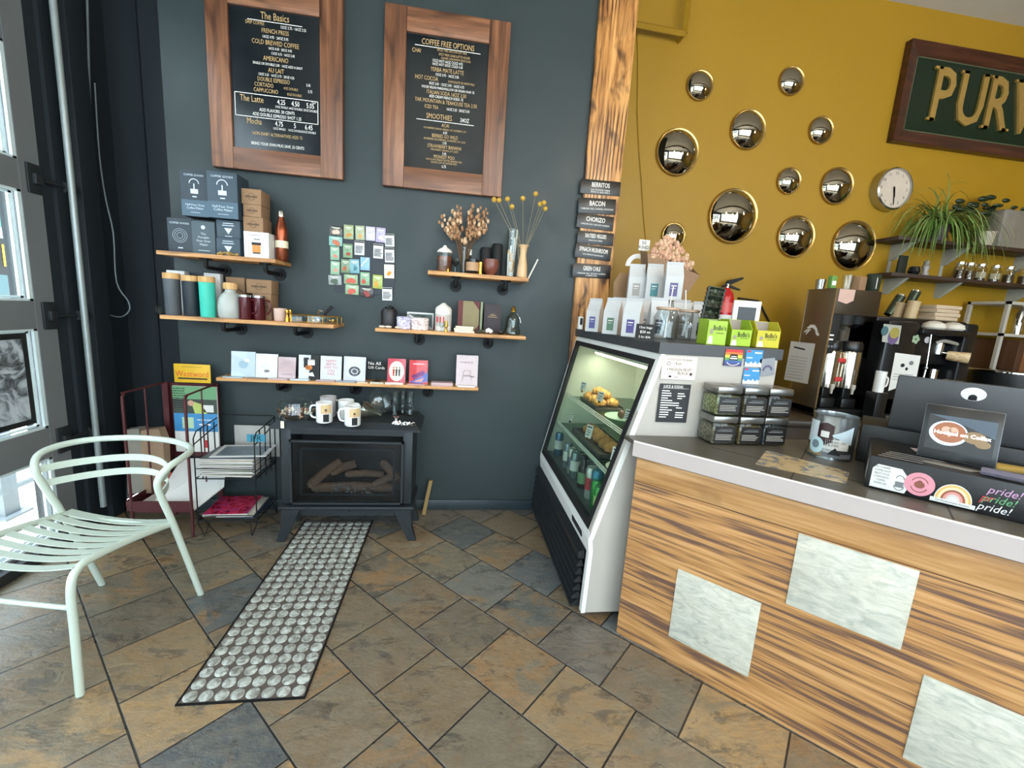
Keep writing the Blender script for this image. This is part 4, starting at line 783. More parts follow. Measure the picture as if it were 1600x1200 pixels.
for i,(px,lb) in enumerate(((613,'left'),(624,'middle'),(636,'right'))):
    r=.026
    item_at('printed_glass','tall glass with a black print on the stove, %s one of the three'%lb,'glass',(on(px,655,ZT)[0]+.004*i,2.68+.03*(i%2),ZT),[('glass',glsd,lambda b:b.shell([(.023,0),(.025,.006),(.028,.15)],.0018,20)),('print',ink,lambda b:[b.ball((random.uniform(-.012,.012),-.0265,.03+random.random()*.07),random.uniform(.004,.008),6,1.2,1,.15) for _ in range(9)])],'printed glasses on the stove')
b=B(chrome)
for k in range(12):
    x,y=random.uniform(-.07,.07),random.uniform(-.03,.03); b.tube([(x,y,.004),(x+.02,y+.012,.012+.01*random.random()),(x+.035,y-.01,.006)],.003,6)
for k in range(8): b.ball((random.uniform(-.05,.05),random.uniform(-.03,.03),.01),.008,8)
b.lathe([(0,0),(.012,0),(.004,.02),(.018,.045),(0,.04)],12,(-.035,.01,0))
one(b,'silver_jewellery','heap of silver jewellery on the right end of the stove top','jewellery',on(628,664,ZT))
# ================================================================ MAGAZINE STANDS
rd=mat('dark_red_metal','#4c1f24',.45,.3); blk=iron
t=thing('newspaper_rack','dark red metal newspaper rack in the corner with a yellow header','rack',(-1.6,2.7,0),0)
FR,FLt,BL,BR=(-1.462,2.55),(-1.775,2.55),(-1.735,2.84),(-1.455,2.86)
b=B(rd); 
for x,y in (FR,FLt): b.tube([(x,y,0),(x,y,.83),(x,y+.02,.848)],.008,8)
b.box(BL[0]-.012,BL[0]+.02,BL[1]-.01,BL[1]+.012,0,.865).box(BR[0]-.02,BR[0]+.012,BR[1]-.01,BR[1]+.012,0,.865).build('post',t,world=True)
b=B(rd); b.tube([(*FR,.848),(BR[0],BR[1],.862)],.006,8).tube([(*FLt,.852),(BL[0],BL[1],.862)],.006,8).tube([((FLt[0]+BL[0])/2,(FLt[1]+BL[1])/2,.17),((FLt[0]+BL[0])/2,(FLt[1]+BL[1])/2,.856)],.005,8).tube([((FR[0]+BR[0])/2,(FR[1]+BR[1])/2,.17),((FR[0]+BR[0])/2,(FR[1]+BR[1])/2,.854)],.004,8)
b.box(FLt[0]-.03,FR[0],2.545,2.552,.165,.225).box(FLt[0],FR[0],2.55,2.85,.155,.165).box(FLt[0]-.03,FLt[0]-.024,2.545,2.85,.165,.225)
b.box(BL[0],BR[0],2.845,2.86,.39,.43).box(BL[0],BR[0],2.855,2.86,.43,.86)
b.build('frame',t,world=True)
y0=P(273,600,1,2.845); y1=P(330,600,1,2.845); q=P(272,569,1,2.845)
h=B(mat('yellow_header','#cfa51c',.5)).box(y0.x,y1.x,2.842,2.85,.866,q.z+.005,.004).build('header',t,world=True)
b=B(mat('orange_header_ink','#c2401c',.5)); cx=(y0.x+y1.x)/2; b.text('Westword',.05,cx,.92,2.8415,sx=.85); b.use(ink).rect(cx-.08,cx+.085,.888,.897,2.8415).text('MORE THAN EXPECTED NEWS',.008,cx,.965,2.8415); b.build('header_text',t,world=True)
mg=thing('magazine','folded magazine with a green and blue cover standing in the red rack','magazine',(-1.58,2.83,.43))
a,c_=P(267,601,1,2.82),P(343,690,1,2.82); x0,x1=a.x+.01,c_.x-.0
B(paper).box(x0,x1,2.812,2.828,.432,.85,.002).build('pages',mg,world=True)
b=B(mat('mag_green','#5f8f66',.5)); y=2.8113; b.rect(x0,x1,.77,.85,y); b.use(mat('mag_dark','#2d3a33',.5)).rect(x0,x1,.68,.77,y).use(mat('mag_lime','#a7b560',.5)).poly([(x0+.1,y-.0004,.76),(x0+.16,y-.0004,.74),(x0+.19,y-.0004,.68),(x0+.12,y-.0004,.68)]); b.use(paper).rect(x0+.17,x1-.02,.69,.735,y-.0004); b.use(mat('mag_skin','#b98f7a',.5)).disc(x0+.10,.745,y-.0006,.018)
b.use(mat('mag_blue','#2f7fb5',.5)).rect(x0,x1,.565,.68,y); b.use(paper).rect(x0,x1,.44,.565,y); b.use(mat('mag_sage','#9fc0a2',.5)).rect(x0+.045,x0+.11,.585,.655,y-.0004); b.use(paper).scribble(x0+.13,x1-.03,.64,y-.0004,.006).scribble(x0+.14,x1-.04,.61,y-.0004,.01); b.use(red).rect(x0+.16,x0+.19,.46,.51,y-.0004); b.use(ink)
for k in range(9): b.scribble(x0+.005,x0+.07,.835-.015*k,y-.0006,.005)
b.build('print',mg,world=True)
# folded white newspapers in the lower tray and leaning out
nw=mat('newsprint','#bdbab6',.8,0,.06,20)
b=B(nw).M; 
k=thing('newspaper_stack','stack of white papers lying in the tray of the red rack','papers',(-1.62,2.7,.166))
B(nw).box(FLt[0]+.02,FR[0]-.02,2.57,2.83,.167,.20,.002).build('papers',k,world=True)
k=thing('white_poster_sheet','large white printed sheet slumped over the front of the red rack beside the wire stand','paper',(-1.45,2.7,.17))
b=B(paper); p4=[P(246,782,1,2.575),P(300,797,1,2.575),P(352,725,1,2.84),P(300,716,1,2.84)]
top=[Vector(p) for p in p4]; 
b.prism([tuple(P(240,785,1,2.57)),tuple(P(303,797,1,2.57)),tuple(P(350,760,1,2.70)),tuple(P(353,716,1,2.83)),tuple(P(284,716,1,2.83))],(0,.004,-.006)); b.use(ink)
b.build('sheet',k,world=True)
b=B(mat('grey_print','#5c5e62',.7))
for (u,v_) in ((290,727),(312,731),(330,727),(300,738)): q0,q1=P(u,v_,1,2.795),P(u+16,v_+3,1,2.79); b.poly([tuple(q0),tuple(q1),tuple(q1+Vector((0,0,-.012))),tuple(q0+Vector((0,0,-.012)))])
b.use(red); q0=P(270,741,1,2.72); b.M=Matrix.Translation(q0); b.text('7',.06,0,0,-.03); b.M=Matrix(); b.build('print',k,world=True)
tanb=mat('tan_bag','#8b7560',.85,0,.15,12)
for px,lb,c_ in ((222,'narrow grey','#7d7a72'),(250,'wide tan','#8d7660')):
    p=P(px,720,1,2.78); m=mat('bag_'+c_.strip('#'),c_,.85,0,.15,12)
    b=B(m); wdt=.045 if px==222 else .06
    b.prism([(-wdt,-.03,0),(wdt,-.03,0),(wdt*1.05,-.02,.33),(wdt*.6,-.01,.40),(-wdt*.9,-.02,.39)],(0,.06,0)); one(b,'paper_bag',f'{lb} crumpled paper bag standing inside the dark corner behind the red rack','bag',(p.x,2.93 if px==222 else 2.92,.0 if 0 else .166) if 0 else (p.x-.0,2.74,.20))
# black wire stand
t=thing('wire_magazine_stand','black two tier wire magazine stand with hairpin legs beside the stove','rack',(-1.25,2.7,0))
b=B(blk); W0,W1,Y0,Y1=-1.437,-1.115,2.56,2.85; r_=.0035
for x in (W0,W1):
    b.tube([(x,Y0,.36),(x,Y0,.60),(x,Y0+.03,.635),(x,Y1,.66)],r_,6).tube([(x,Y0,.565),(x,Y1,.62)],r_,6).tube([(x,Y1,.1),(x,Y1,.67)],r_,6).tube([(x,Y0,.08),(x,Y0,.4)],r_,6)
    for k in range(1,4): yy=Y0+(Y1-Y0)*k/4; b.tube([(x,yy,.33),(x,yy,.64)],r_,6)
    for z in (.36,.1): b.tube([(x,Y0,z),(x,Y1,z)],r_,6)
    b.tube([(x,Y0,.08),(x+(.03 if x<-1.3 else -.03),Y0,.0),(x+(.05 if x<-1.3 else -.05),Y0+.02,.08)],r_,6).tube([(x,Y1,.08),(x,Y1,0),(x,Y1-.04,.08)],r_,6)
for z in (.36,.1):
    for k in range(7): yy=Y0+(Y1-Y0)*k/6; b.tube([(W0,yy,z),(W1,yy,z)],r_,6)
b.tube([(W0,Y1,.67),(W1,Y1,.67)],r_,6).tube([(W0,Y0,.42),(W1,Y0,.42)],r_*.8,6).tube([(W0,Y0,.13),(W1,Y0,.13)],r_*.8,6)
b.build('wire_frame',t,world=True)
tgx=P(403,685,1,2.60); B(mat('blue_tag','#2f7f98',.5)).box(tgx.x-.06,tgx.x+.04,2.598,2.60,tgx.z-.02,tgx.z+.025).build('name_tag',t,world=True)
b=B(ink).text('JFR',.045,tgx.x-.01,tgx.z,2.5975); b.build('tag_lettering',t,world=True)
z=.366; cols=[('#8f8a7c','cream'),('#3c4a4a','dark'),('#76806f','olive'),('#a9a596','pale'),('#2f3640','navy'),('#8b8e84','grey'),('#4f5f52','green'),('#a39a86','sand'),('#5d6468','slate')]
names=['bottom','second','third','fourth','fifth','sixth','seventh','eighth','top']
for i,(c,nm) in enumerate(cols):
    m=mat('cover_'+nm,c,.5,0,.5,16)
    one(B(m).cbox(0,0,0,.285,.23,.0115,.003).use(nw).cbox(0,0,.0016,.29,.233,.007),'magazine',f'{nm} magazine, {names[i]} of the stack on the upper tier of the wire stand','magazine',(-1.277+random.uniform(-.006,.006),2.70+random.uniform(-.012,.0),z),random.uniform(-.05,.05),'magazines in the wire stand'); z+=.0122
k=thing('magazine','magazine with a torn edge open on top of the upper tier pile','magazine',(-1.24,2.72,z),.1,'magazines in the wire stand')
B(paper).cbox(0,0,0,.3,.22,.005).build('pages',k); B(mat('landscape_cover','#6f7c84',.4,0,.5,14)).cbox(0,-.01,.0052,.25,.17,.001).build('cover_picture',k)
k=thing('magazine','bright magenta and orange magazine on the lower tier of the wire stand','magazine',(-1.30,2.69,.137),.06,None)
n=N('magenta_cover'); f=n.noise(n.coord(),14,4,.6,1.5); n.out(n.ramp(f,[(.35,'#2c1430'),(.45,'#a5243c'),(.52,'#c8385e'),(.6,'#7a2f6a'),(.7,'#c25a2c')]),.25)
B(nw).cbox(0,0,-.012,.24,.25,.012).build('pages',k); B(n.m).cbox(0,0,.0002,.24,.25,.0012).build('cover_picture',k)
for i,(x,c,nm,rz) in enumerate(((-1.23,'#1f2738','dark blue',-.05),(-1.25,'#c4c0b4','cream paper',.05))):
    one(B(mat('low_'+nm,c,.35,0,.4,20)).cbox(0,0,0,.2,.26,.009,.002),'magazine',f'{nm} magazine lying on the lower tier of the wire stand','magazine',(x,2.70,.106+.0095*i),rz)
# white board leaning behind the wire stand
a,c_=P(366,664,1,2.895),P(432,700,1,2.895)
one(B(mat('offwhite_board','#a9a9a5',.7)).box(a.x,c_.x+.02,2.893,2.900,.38,a.z),'leaning_board','off-white board leaning on the wall behind the wire magazine stand','board',(a.x,2.896,.38),world=True)
# board leaning at the right side of the stove
b=B(mat('raw_plank','#8a7242',.7)); b.prism([(-.165,2.83,0),(-.14,2.83,0),(-.10,2.86,.235),(-.125,2.86,.235)],(0,.02,0)); one(b,'wood_offcut','short raw wooden slat leaning beside the right leg of the stove','plank',(-.15,2.84,0),world=True)
# ================================================================ DISPLAY FRIDGE
FN,FB=1.76,2.90
def warp(p):
    k=.09*max(0,(p[2]-.46)/.88); f=max(0,min(1,(p[1]-FN)/1.14)); return Vector((p[0]-k*f*max(0,1-(p[0]-.6)/.8),p[1],p[2]))
case=thing('display_fridge','white slant glass bakery display fridge with black louvres standing against the dark wall','display fridge',(1.05,2.33,0))
def fb(b,name,par=None,angle=38):
    b.v=[warp(p) for p in b.v]; return b.build(name,par or case,world=True,angle=angle)
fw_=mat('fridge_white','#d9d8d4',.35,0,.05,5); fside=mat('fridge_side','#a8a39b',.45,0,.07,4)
def gx(z): return .66+(z-.455)*(.893-.66)/(1.27-.455)      # slanted front
BX=1.46
side=[(.655,.04),(.663,.36),(.656,.415),gx and (gx(.455),.455),(gx(1.27),1.27),(.898,1.289),(BX,1.289),(BX,.04)]
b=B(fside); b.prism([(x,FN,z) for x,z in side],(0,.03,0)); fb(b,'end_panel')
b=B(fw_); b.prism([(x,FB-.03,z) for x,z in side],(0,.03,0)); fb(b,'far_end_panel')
b=B(fw_)                                      # bright edge frame following the slant
def bar(p0,p1,wd,y0,y1,th=.02):
    (xa,za),(xb,zb)=p0,p1; d=Vector((xb-xa,zb-za)).normalized(); nx,nz=-d.y*th,d.x*th
    b.prism([(xa-.002,y0,za),(xb-.002,y0,zb),(xb-.002+abs(nx),y0,zb),(xa-.002+abs(nx),y0,za)],(0,y1-y0,0))
for y0,y1 in ((FN-.004,FN+.026),(FB-.03,FB)):
    bar((.656,.04),(.664,.36),0,y0,y1); bar((.664,.36),(.656,.415),0,y0,y1); bar((.656,.415),(gx(1.27),1.27),0,y0,y1,.024); bar((gx(1.27),1.27),(.898,1.289),0,y0,y1)
bar((.656,.415),(gx(.452),.452),0,FN,FB); bar((.664,.345),(.656,.415),0,FN,FB); bar((gx(1.262),1.262),(.898,1.289),0,FN,FB)
fb(b,'edge_frame')
b=B(blackm)                                   # black glass gasket
def bar2(z0,z1,y0,y1,o=.004): 
    b.prism([(gx(z0)-o,y0,z0),(gx(z1)-o,y0,z1),(gx(z1)+.02,y0,z1),(gx(z0)+.02,y0,z0)],(0,y1-y0,0))
bar2(.456,1.262,FN+.026,FN+.062); bar2(.456,1.262,FB-.06,FB-.03); bar2(.456,.487,FN+.026,FB-.03); bar2(1.235,1.262,FN+.026,FB-.03)
fb(b,'gasket')
b=B(glass('fridge_glass','#eef6f2',.0,1.3)); b.prism([(gx(.485),FN+.06,.485),(gx(1.237),FN+.06,1.237),(gx(1.237)+.006,FN+.06,1.237),(gx(.485)+.006,FN+.06,.485)],(0,FB-FN-.12,0)); fb(b,'front_glass')
fin=mat('fridge_interior','#c3c6b8',.5,0,.03); b=B(fin); b.box(1.30,1.33,FN+.03,FB-.03,.45,1.27).prism([(.69,FN+.03,.46),(gx(1.24)+.02,FN+.03,1.24),(1.30,FN+.03,1.24),(1.30,FN+.03,.46)],(0,.004,0)).prism([(.69,FB-.034,.46),(gx(1.24)+.02,FB-.034,1.24),(1.30,FB-.034,1.24),(1.30,FB-.034,.46)],(0,.004,0)).box(.90,1.30,FN+.03,FB-.03,1.235,1.25); fb(b,'lining')
b=B(mat('fridge_floor','#5b5f60',.4,.3)); b.box(.675,1.30,FN+.03,FB-.03,.42,.4695); fb(b,'floor_deck')
B(mat('deck_grey','#3b3c3f',.45,0,.1,10)).box(.885,1.478,FN-.005,FB,1.291,1.339,.003); b=B(mat('deck_grey')); b.box(.885,1.478,FN-.005,FB,1.291,1.339); fb(b,'top_deck')
b=B(blackm); b.box(.70,1.45,FN+.03,FB-.03,.06,.42); fb(b,'machine_box')
lou=mat('louvre_black','#15181c',.35,0,.1)
for k in range(6):
    z=.045+.042*k; b=B(lou); b.prism([(.648,FN+.04,z+.04),(.612+.003*k,FN+.04,z+.012),(.612+.003*k,FN+.04,z),(.66,FN+.04,z)],(0,FB-FN-.06,0)); fb(b,'louvre')
b=B(lou); b.prism([(.66,FN+.04,.345),(.628,FN+.04,.33),(.628,FN+.04,.30),(.66,FN+.04,.295)],(0,FB-FN-.06,0)); fb(b,'louvre')
b=B(blackm); b.prism([(.655,1.86,.375),(.652,1.86,.405),(.66,1.86,.405),(.664,1.86,.375)],(0,.17,0)); fb(b,'handle_slot')
for x,y in ((.76,FN+.06),(1.4,FN+.06),(.76,FB-.1),(1.4,FB-.1)):
    B(iron).cyl((x-.012,y,.022),(x+.012,y,.022),.022).cyl((x,y,.03),(x,y,.06),.014).build('caster',case,world=True)
lt=mat('fridge_tube','#fff0cf',.5,emit=9); b=B(lt).cyl((1.0,FN+.10,1.19),(1.0,FB-.10,1.19),.010,n=10); fb(b,'light_tube')
b=B(fw_); b.box(.985,1.03,FN+.07,FB-.07,1.198,1.235); fb(b,'light_housing')
l=bpy.data.lights.new('fridge_light','AREA'); l.shape='RECTANGLE'; l.size=.03; l.size_y=.95; l.energy=5; l.color=(1,.93,.72); o=bpy.data.objects.new('fridge_light',l); C.objects.link(o); o.location=(1.0,2.33,1.175)
wire=mat('wire_white','#cfd2cb',.3)
def fshelf(xf,xb,z):
    b=B(glass('shelf_glass','#d4e2da',0,1.3)); b.box(xf,xb,FN+.035,FB-.035,z-.006,z); fb(b,'glass_shelf')
    b=B(wire)
    for dz in (0,.014,.028): b.tube([(xf-.004-.004*dz/.014,FN+.04,z-.004+dz),(xf-.004-.004*dz/.014,FB-.04,z-.004+dz)],.003,6)
    for y in (FN+.04,FN+.3,FN+.57,FN+.85,FB-.04): b.tube([(xf-.004,y,z-.004),(xf-.012,y,z+.026)],.003,6)
    fb(b,'price_rail')
fshelf(.845,1.29,.872); fshelf(.775,1.29,.678)
b=B(wire)
for k in range(22): y=FN+.08+k*.045; b.tube([(.80,y,.476),(1.2,y,.476)],.002,5)
fb(b,'floor_grid')
# ---- food
bread=mat('bread_crust','#b07a42',.6,0,.25,30,.2); cro=mat('croissant','#c79048',.55,0,.3,40,.3); choc=mat('choc_ball','#4c3426',.5)
plateg=mat('mint_plate','#a9c9b0',.3); plw=mat('white_plate','#d8d8cf',.3); trayb=mat('tray_metal','#6f6a64',.35,.6)
def plate(label,x,y,z,r,m): return item_at('plate',label,'plate',(x,y,z),[('plate',m,lambda b:b.lathe([(0,0),(r*.6,0),(r,.012),(r,.016),(r*.6,.005),(0,.005)],26))])
def roll(label,x,y,z,m,n_,r,name='pastry',grp=None,L=1.3):
    b=B(m)
    for k in range(n_): b.ball(((k-(n_-1)/2)*r*.55,0,r*(.6+.18*(1-abs(k-(n_-1)/2)/max(n_/2,1)))),r*(1-.28*abs(k-(n_-1)/2)/max(n_/2,.5)),10,.8,.8,L)
    return one(b,name,label,'pastry',(x,y,z),random.uniform(-.5,.5),grp)
item_at('bakery_tray','dark metal tray of golden pastries at the far end of the upper fridge shelf','tray',(.965,2.62,.873),[('tray',trayb,lambda b:b.box(-.09,.09,-.16,.16,0,.006).box(-.09,-.085,-.16,.16,0,.02).box(.085,.09,-.16,.16,0,.02))])
for i,(dx,dy,dz,nm) in enumerate(((-.045,-.1,0,'front near'),(.04,-.09,0,'back near'),(-.045,0,0,'front centre'),(.04,.01,0,'back centre'),(-.045,.1,0,'front far'),(.04,.1,0,'back far'),(-.0,-.05,.042,'upper near'),(0,.06,.042,'upper far'))):
    roll(f'golden puffed pastry on the upper shelf tray, {nm} piece',.965+dx,2.62+dy,.88+dz,cro,3,.036,grp='pastries on the upper shelf tray')
plate('mint green plate on the upper fridge shelf holding one chocolate ball',.965,2.24,.873,.105,plateg)
one(B(choc).ball((0,0,.024),.024,14),'energy_ball','single dark chocolate ball on the mint green plate','pastry',(.945,2.22,.880))
plate('white plate with stacked buns at the near end of the upper fridge shelf',.985,1.97,.873,.095,plw)
for i,(dx,dy,dz,nm) in enumerate(((-.035,.0,0,'left'),(.03,.03,0,'right'),(0,-.045,0,'near'),(0,.0,.038,'top'))): roll(f'golden bun on the white plate, {nm} one of four',.985+dx,1.97+dy,.880+dz,cro,1,.034,'bun','buns on the white plate',1.1)
item_at('bakery_tray','deep brown tray of bread loaves on the middle fridge shelf','tray',(.90,2.38,.679),[('tray',trayb,lambda b:b.box(-.1,.1,-.27,.27,0,.006).box(-.1,-.095,-.27,.27,0,.028).box(.095,.1,-.27,.27,0,.028).box(-.1,.1,-.27,-.265,0,.028).box(-.1,.1,.265,.27,0,.028))])
for i in range(5): roll(f'brown bread loaf on the middle shelf tray, number {["nearest","second nearest","middle","second farthest","farthest"][i]} from the camera'.replace('number ',''),.90,2.18+.098*i,.686,bread,3,.045,'bread_loaf','loaves on the middle shelf tray',1.0)
plate('white plate with one flat pastry at the near end of the middle fridge shelf',.87,1.96,.679,.085,plw)
roll('flat glazed pastry on the white plate of the middle fridge shelf',.87,1.96,.686,bread,2,.03)
def pcard(label,px,py,X,w_=.045,h_=.055):
    p=P(px,py,0,X); z0=p.z-h_
    k=thing('price_card',label,'price card',(X,p.y,z0),R(-62),'price cards in the fridge',rx=-.2)
    B(paper).box(-w_/2,w_/2,0,.0015,0,h_).build('card',k); q=B(ink)
    q.rect(-w_*.38,w_*.38,h_*.78,h_*.88,-.0004).rect(-w_*.38,w_*.3,h_*.55,h_*.6,-.0004).rect(-w_*.38,w_*.34,h_*.4,h_*.45,-.0004).rect(-w_*.38,w_*.1,h_*.2,h_*.27,-.0004); q.build('lettering',k); B(brass).cbox(0,0,-.012,.012,.008,.014).build('clip',k)
pcard('white price card in front of the golden pastries',911,597,.845); pcard('white price card in front of the chocolate ball',938,612,.845); pcard('white price card at the near end of the upper fridge rail',982,640,.84)
pcard('small price card at the far end of the middle fridge rail',892,646,.79,.03,.05); pcard('tall price card leaning before the bread loaves',920,664,.77,.045,.075); pcard('white price card beside the flat pastry',962,700,.765,.05,.065)
canal=mat('can_aluminium','#b8bcbc',.2,.9)
def can(label,px,py,ztop,r,h_,c,c2=None,bottle=False,z0=.47):
    p=P(px,py,2,ztop); k=thing('bottle' if bottle else 'drink_can',label,'bottle' if bottle else 'can',(max(p.x,gx(ztop)+r+.014),p.y,z0),0,'drinks at the bottom of the fridge')
    h_=ztop-z0
    if bottle:
        B(mat('juice_'+c.strip('#'),c,.2)).lathe([(0,0),(r,0),(r,h_*.62),(r*.45,h_*.82),(r*.42,h_*.9),(0,h_*.9)],20).build('body',k); B(black).lathe([(0,h_*.9),(r*.5,h_*.9),(r*.5,h_),(0,h_)],16).build('cap',k); B(mat('bottle_label','#6d8f6a',.5)).lathe([(r*1.01,h_*.15),(r*1.01,h_*.5)],20).build('label',k)
    else:
        B(mat('can_'+c.strip('#'),c,.25,.5)).lathe([(0,0),(r*.85,0),(r,.008),(r,h_*.93),(r*.86,h_-.001),(0,h_-.001)],22).build('body',k); B(canal).lathe([(r*.86,h_*.985),(r*.88,h_+.001),(r*.8,h_+.001),(r*.78,h_-.002),(0,h_-.002)],22).build('rim',k)
        if c2: B(mat('can_'+c2.strip('#'),c2,.4)).lathe([(r*1.005,h_*.3),(r*1.005,h_*.68)],22).build('label',k)
can('tall blue can near the middle of the fridge floor',932,734,.66,.031,.2,'#3f7f9f')
can('white and red can left of the tall blue can',905,729,.645,.029,.2,'#c3c2be','#a8343c')
can('bright green can behind the second green can',921,750,.62,.029,.14,'#3f9a4a')
can('green can with pale label, middle of the three nearest cans',934,760,.61,.029,.14,'#4fa858','#a9c27a')
can('silver tan can nearest to the camera in the fridge',944,772,.60,.029,.13,'#a9a59a','#b98a54')
can('dark brown bottle with a green label in the fridge',897,712,.655,.032,.2,'#2b1712',None,True)
for i,(px,py,c,nm) in enumerate(((871,676,'#4a6c8c','slate blue'),(876,692,'#8b96a0','pale silver'),(882,700,'#b9b8b2','white'),(889,706,'#7f8d92','grey'))): can(f'{nm} can in the far row at the bottom of the fridge',px,py,.63,.028,.15,c,('#d5d5d0' if i!=2 else '#4c4c60'))
# ---- papers on the end panel
def sheet(name,label,cat,l,t,r,b_,m,deco,tilt=0,Y=FN-.0065):
    cx,zz,w_,h_=R4(l,t,r,b_,Y); k=thing(name,label,cat,(cx,Y,zz),0,None,ry=tilt); B(m).box(-w_/2,w_/2,-.0006,.0015,0,h_).build('sheet',k)
    q=B(ink); deco(q,w_,h_,-.0012); q.build('print',k)
def dt(q,w,h,y):
    q.text('KYOTO KYO TEA BARN',.0135,.0,h*.85,y,sx=.8).text('Rishi',.016,-.005,h*.68,y).text('+ PASSION FRUIT',.018,.0,h*.42,y,sx=.85).text('BLACK',.018,.02,h*.27,y,sx=.9); q.arc(-w*.32,h*.68,y,.006,.008,0,2*pi).rect(-w*.28,-w*.2,h*.08,h*.16,y).rect(-w*.14,w*.0,h*.09,h*.11,y)
    q.poly([(w*.36+.011*cos(1.57+i*pi/5)*(1 if i%2==0 else .42),y,h*.25+.011*sin(1.57+i*pi/5)*(1 if i%2==0 else .42)) for i in range(10)])
sheet('tea_sign','small cream handwritten passion fruit tea sign on the fridge end','sign',1034,557,1088,593,mat('cream_card','#d5c8be',.6),dt)
def dm(q,w,h,y):
    q.use(chalk).text('JUICE & SODAS',.017,-.01,h*.93,y,sx=.8).rect(-w*.4,w*.45,h*.885,h*.89,y); rr_=random.Random(3)
    for i in range(12):
        z=h*(.82-.062*i); x=-w*.42; e=x+w*rr_.uniform(.2,.4) if i not in(5,6) else x+w*.6; q.rect(x,e,z-.0022,z+.0022,y)
        if i in (1,2,3,7,9,10,11): q.rect(w*.1,w*rr_.uniform(.25,.42),z-.0022,z+.0022,y)
sheet('drinks_menu','small black drinks menu with white lines taped to the fridge end','menu',1028,600,1076,660,mat('menu_black','#19191b',.5),dm)
def dr(q,w,h,y):
    for i,c in enumerate(('#b5292c','#cf6a2a','#d3b53a','#4f8a4a','#33508f','#3b3566')): q.use(mat('stripe'+c.strip('#'),c,.5)).rect(-w/2+.001,w/2-.001,h*(1-(i+1)/6.),h*(1-i/6.),y)
    q.use(ink).poly([(-w*.25,y-.0003,h*.35),(w*.25,y-.0003,h*.35),(w*.2,y-.0003,h*.72),(-w*.2,y-.0003,h*.72)]); q.use(chalk).rect(-w*.2,w*.2,h*.42,h*.5,y-.0006).rect(-w*.15,w*.15,h*.56,h*.6,y-.0006).arc(0,h*.3,y-.0006,w*.34,w*.38,pi+.3,2*pi-.3,12,.6)
sheet('rainbow_sticker','square rainbow striped sticker with a dark figure, on the fridge deck edge','sticker',1132,546,1160,572,ink,dr)
blf=mat('flyer_blue','#3580b5',.5)
def dbl(q,w,h,y):
    q.use(paper).poly([(-w/2,y,0),(w/2,y,0),(w/2,y,h*.2),(w*.36,y,h*.3),(w*.25,y,h*.16),(w*.1,y,h*.33),(0,y,h*.18),(-w*.15,y,h*.3),(-w*.3,y,h*.15),(-w/2,y,h*.28)]).rect(w*.0,w*.42,h*.8,h*.88,y).rect(-w*.45,-w*.1,h*.5,h*.56,y); q.use(red).rect(-w*.45,-w*.25,h*.85,h*.97,y)
sheet('flyer','blue and white flyer on the fridge end, upper of the two','flyer',1165,547,1191,573,blf,dbl); sheet('flyer','blue and white flyer on the fridge end, lower of the two','flyer',1161,575,1187,600,blf,dbl)
sheet('silver_flyer','tilted silver grey flyer at the outer corner of the fridge end','flyer',1189,560,1212,587,mat('silver_sheet','#86878c',.35,.3),lambda q,w,h,y:q.use(mat('violet_grey','#55506a',.5)).arc(0,h*.3,y,w*.2,w*.35,0,pi),R(-8))
# ---- on the deck
ZD2=1.3395; bagm=mat('coffee_bag_white','#b6b8ba',.5,0,.03,20,.1); bags=mat('coffee_bag_side','#b3a59a',.6)
def cbag(label,px,py,w_,h_,d_,lab,y=None,z0=ZD2,rz=-.1):
    p=P(px,py,2,ZD2) if y is None else P(px,py,1,y)
    k=thing('coffee_bag',label,'coffee bag',(p.x,p.y,z0),rz,'white coffee bags on the display fridge')
    w2=w_/2; b=B(bagm)
    L=[(-w2,-d_/2,0),(w2,-d_/2,0),(w2,d_/2,0),(-w2,d_/2,0)]; M_=[(-w2,-d_/2,h_*.62),(w2,-d_/2,h_*.62),(w2,d_/2,h_*.62),(-w2,d_/2,h_*.62)]; T_=[(-w2*.96,.0,h_*.92),(w2*.96,.0,h_*.92),(w2*.96,.006,h_*.92),(-w2*.96,.006,h_*.92)]; U_=[(-w2*.95,-.004,h_),(w2*.95,-.004,h_),(w2*.95,-.001,h_),(-w2*.95,-.001,h_)]
    vs=L+M_+T_+U_; fs=[(3,2,1,0),(12,13,14,15)]+[(4*j+i,4*j+(i+1)%4,4*j+4+(i+1)%4,4*j+4+i) for j in range(3) for i in range(4)]
    b.add(vs,fs); b.mats.append(bags)
    for i,f in enumerate(b.f):
        xs={round(b.v[q].x,4) for q in f}
        if len(xs)<=2 and all(b.v[q].x>0 for q in f): b.mi[i]=1
    b.build('bag',k,angle=20)
    B(mat('label_'+lab.strip('#'),lab,.5)).rect(-w2*.45,w2*.45,h_*.1,h_*.45,-d_/2-.0006).build('label',k); q=B(chalk); q.rect(-w2*.3,w2*.3,h_*.36,h_*.385,-d_/2-.001).rect(-w2*.3,w2*.2,h_*.3,h_*.31,-d_/2-.001); q.build('lettering',k)
BG=(('first from the plank end, violet label',925,516,'#4a4c86'),('second from the plank end, green label',952,521,'#4b6a55'),('third from the plank end, purple label',985,527,'#463c7a'))
cbag('white coffee bag at the front edge, '+BG[0][0],927,518,.085,.20,.06,BG[0][3],rz=-.75); cbag('white coffee bag at the front edge, '+BG[1][0],955,522,.088,.20,.06,BG[1][3],rz=-.75); cbag('white coffee bag at the front edge, '+BG[2][0],986,526,.09,.195,.06,BG[2][3],rz=-.75)
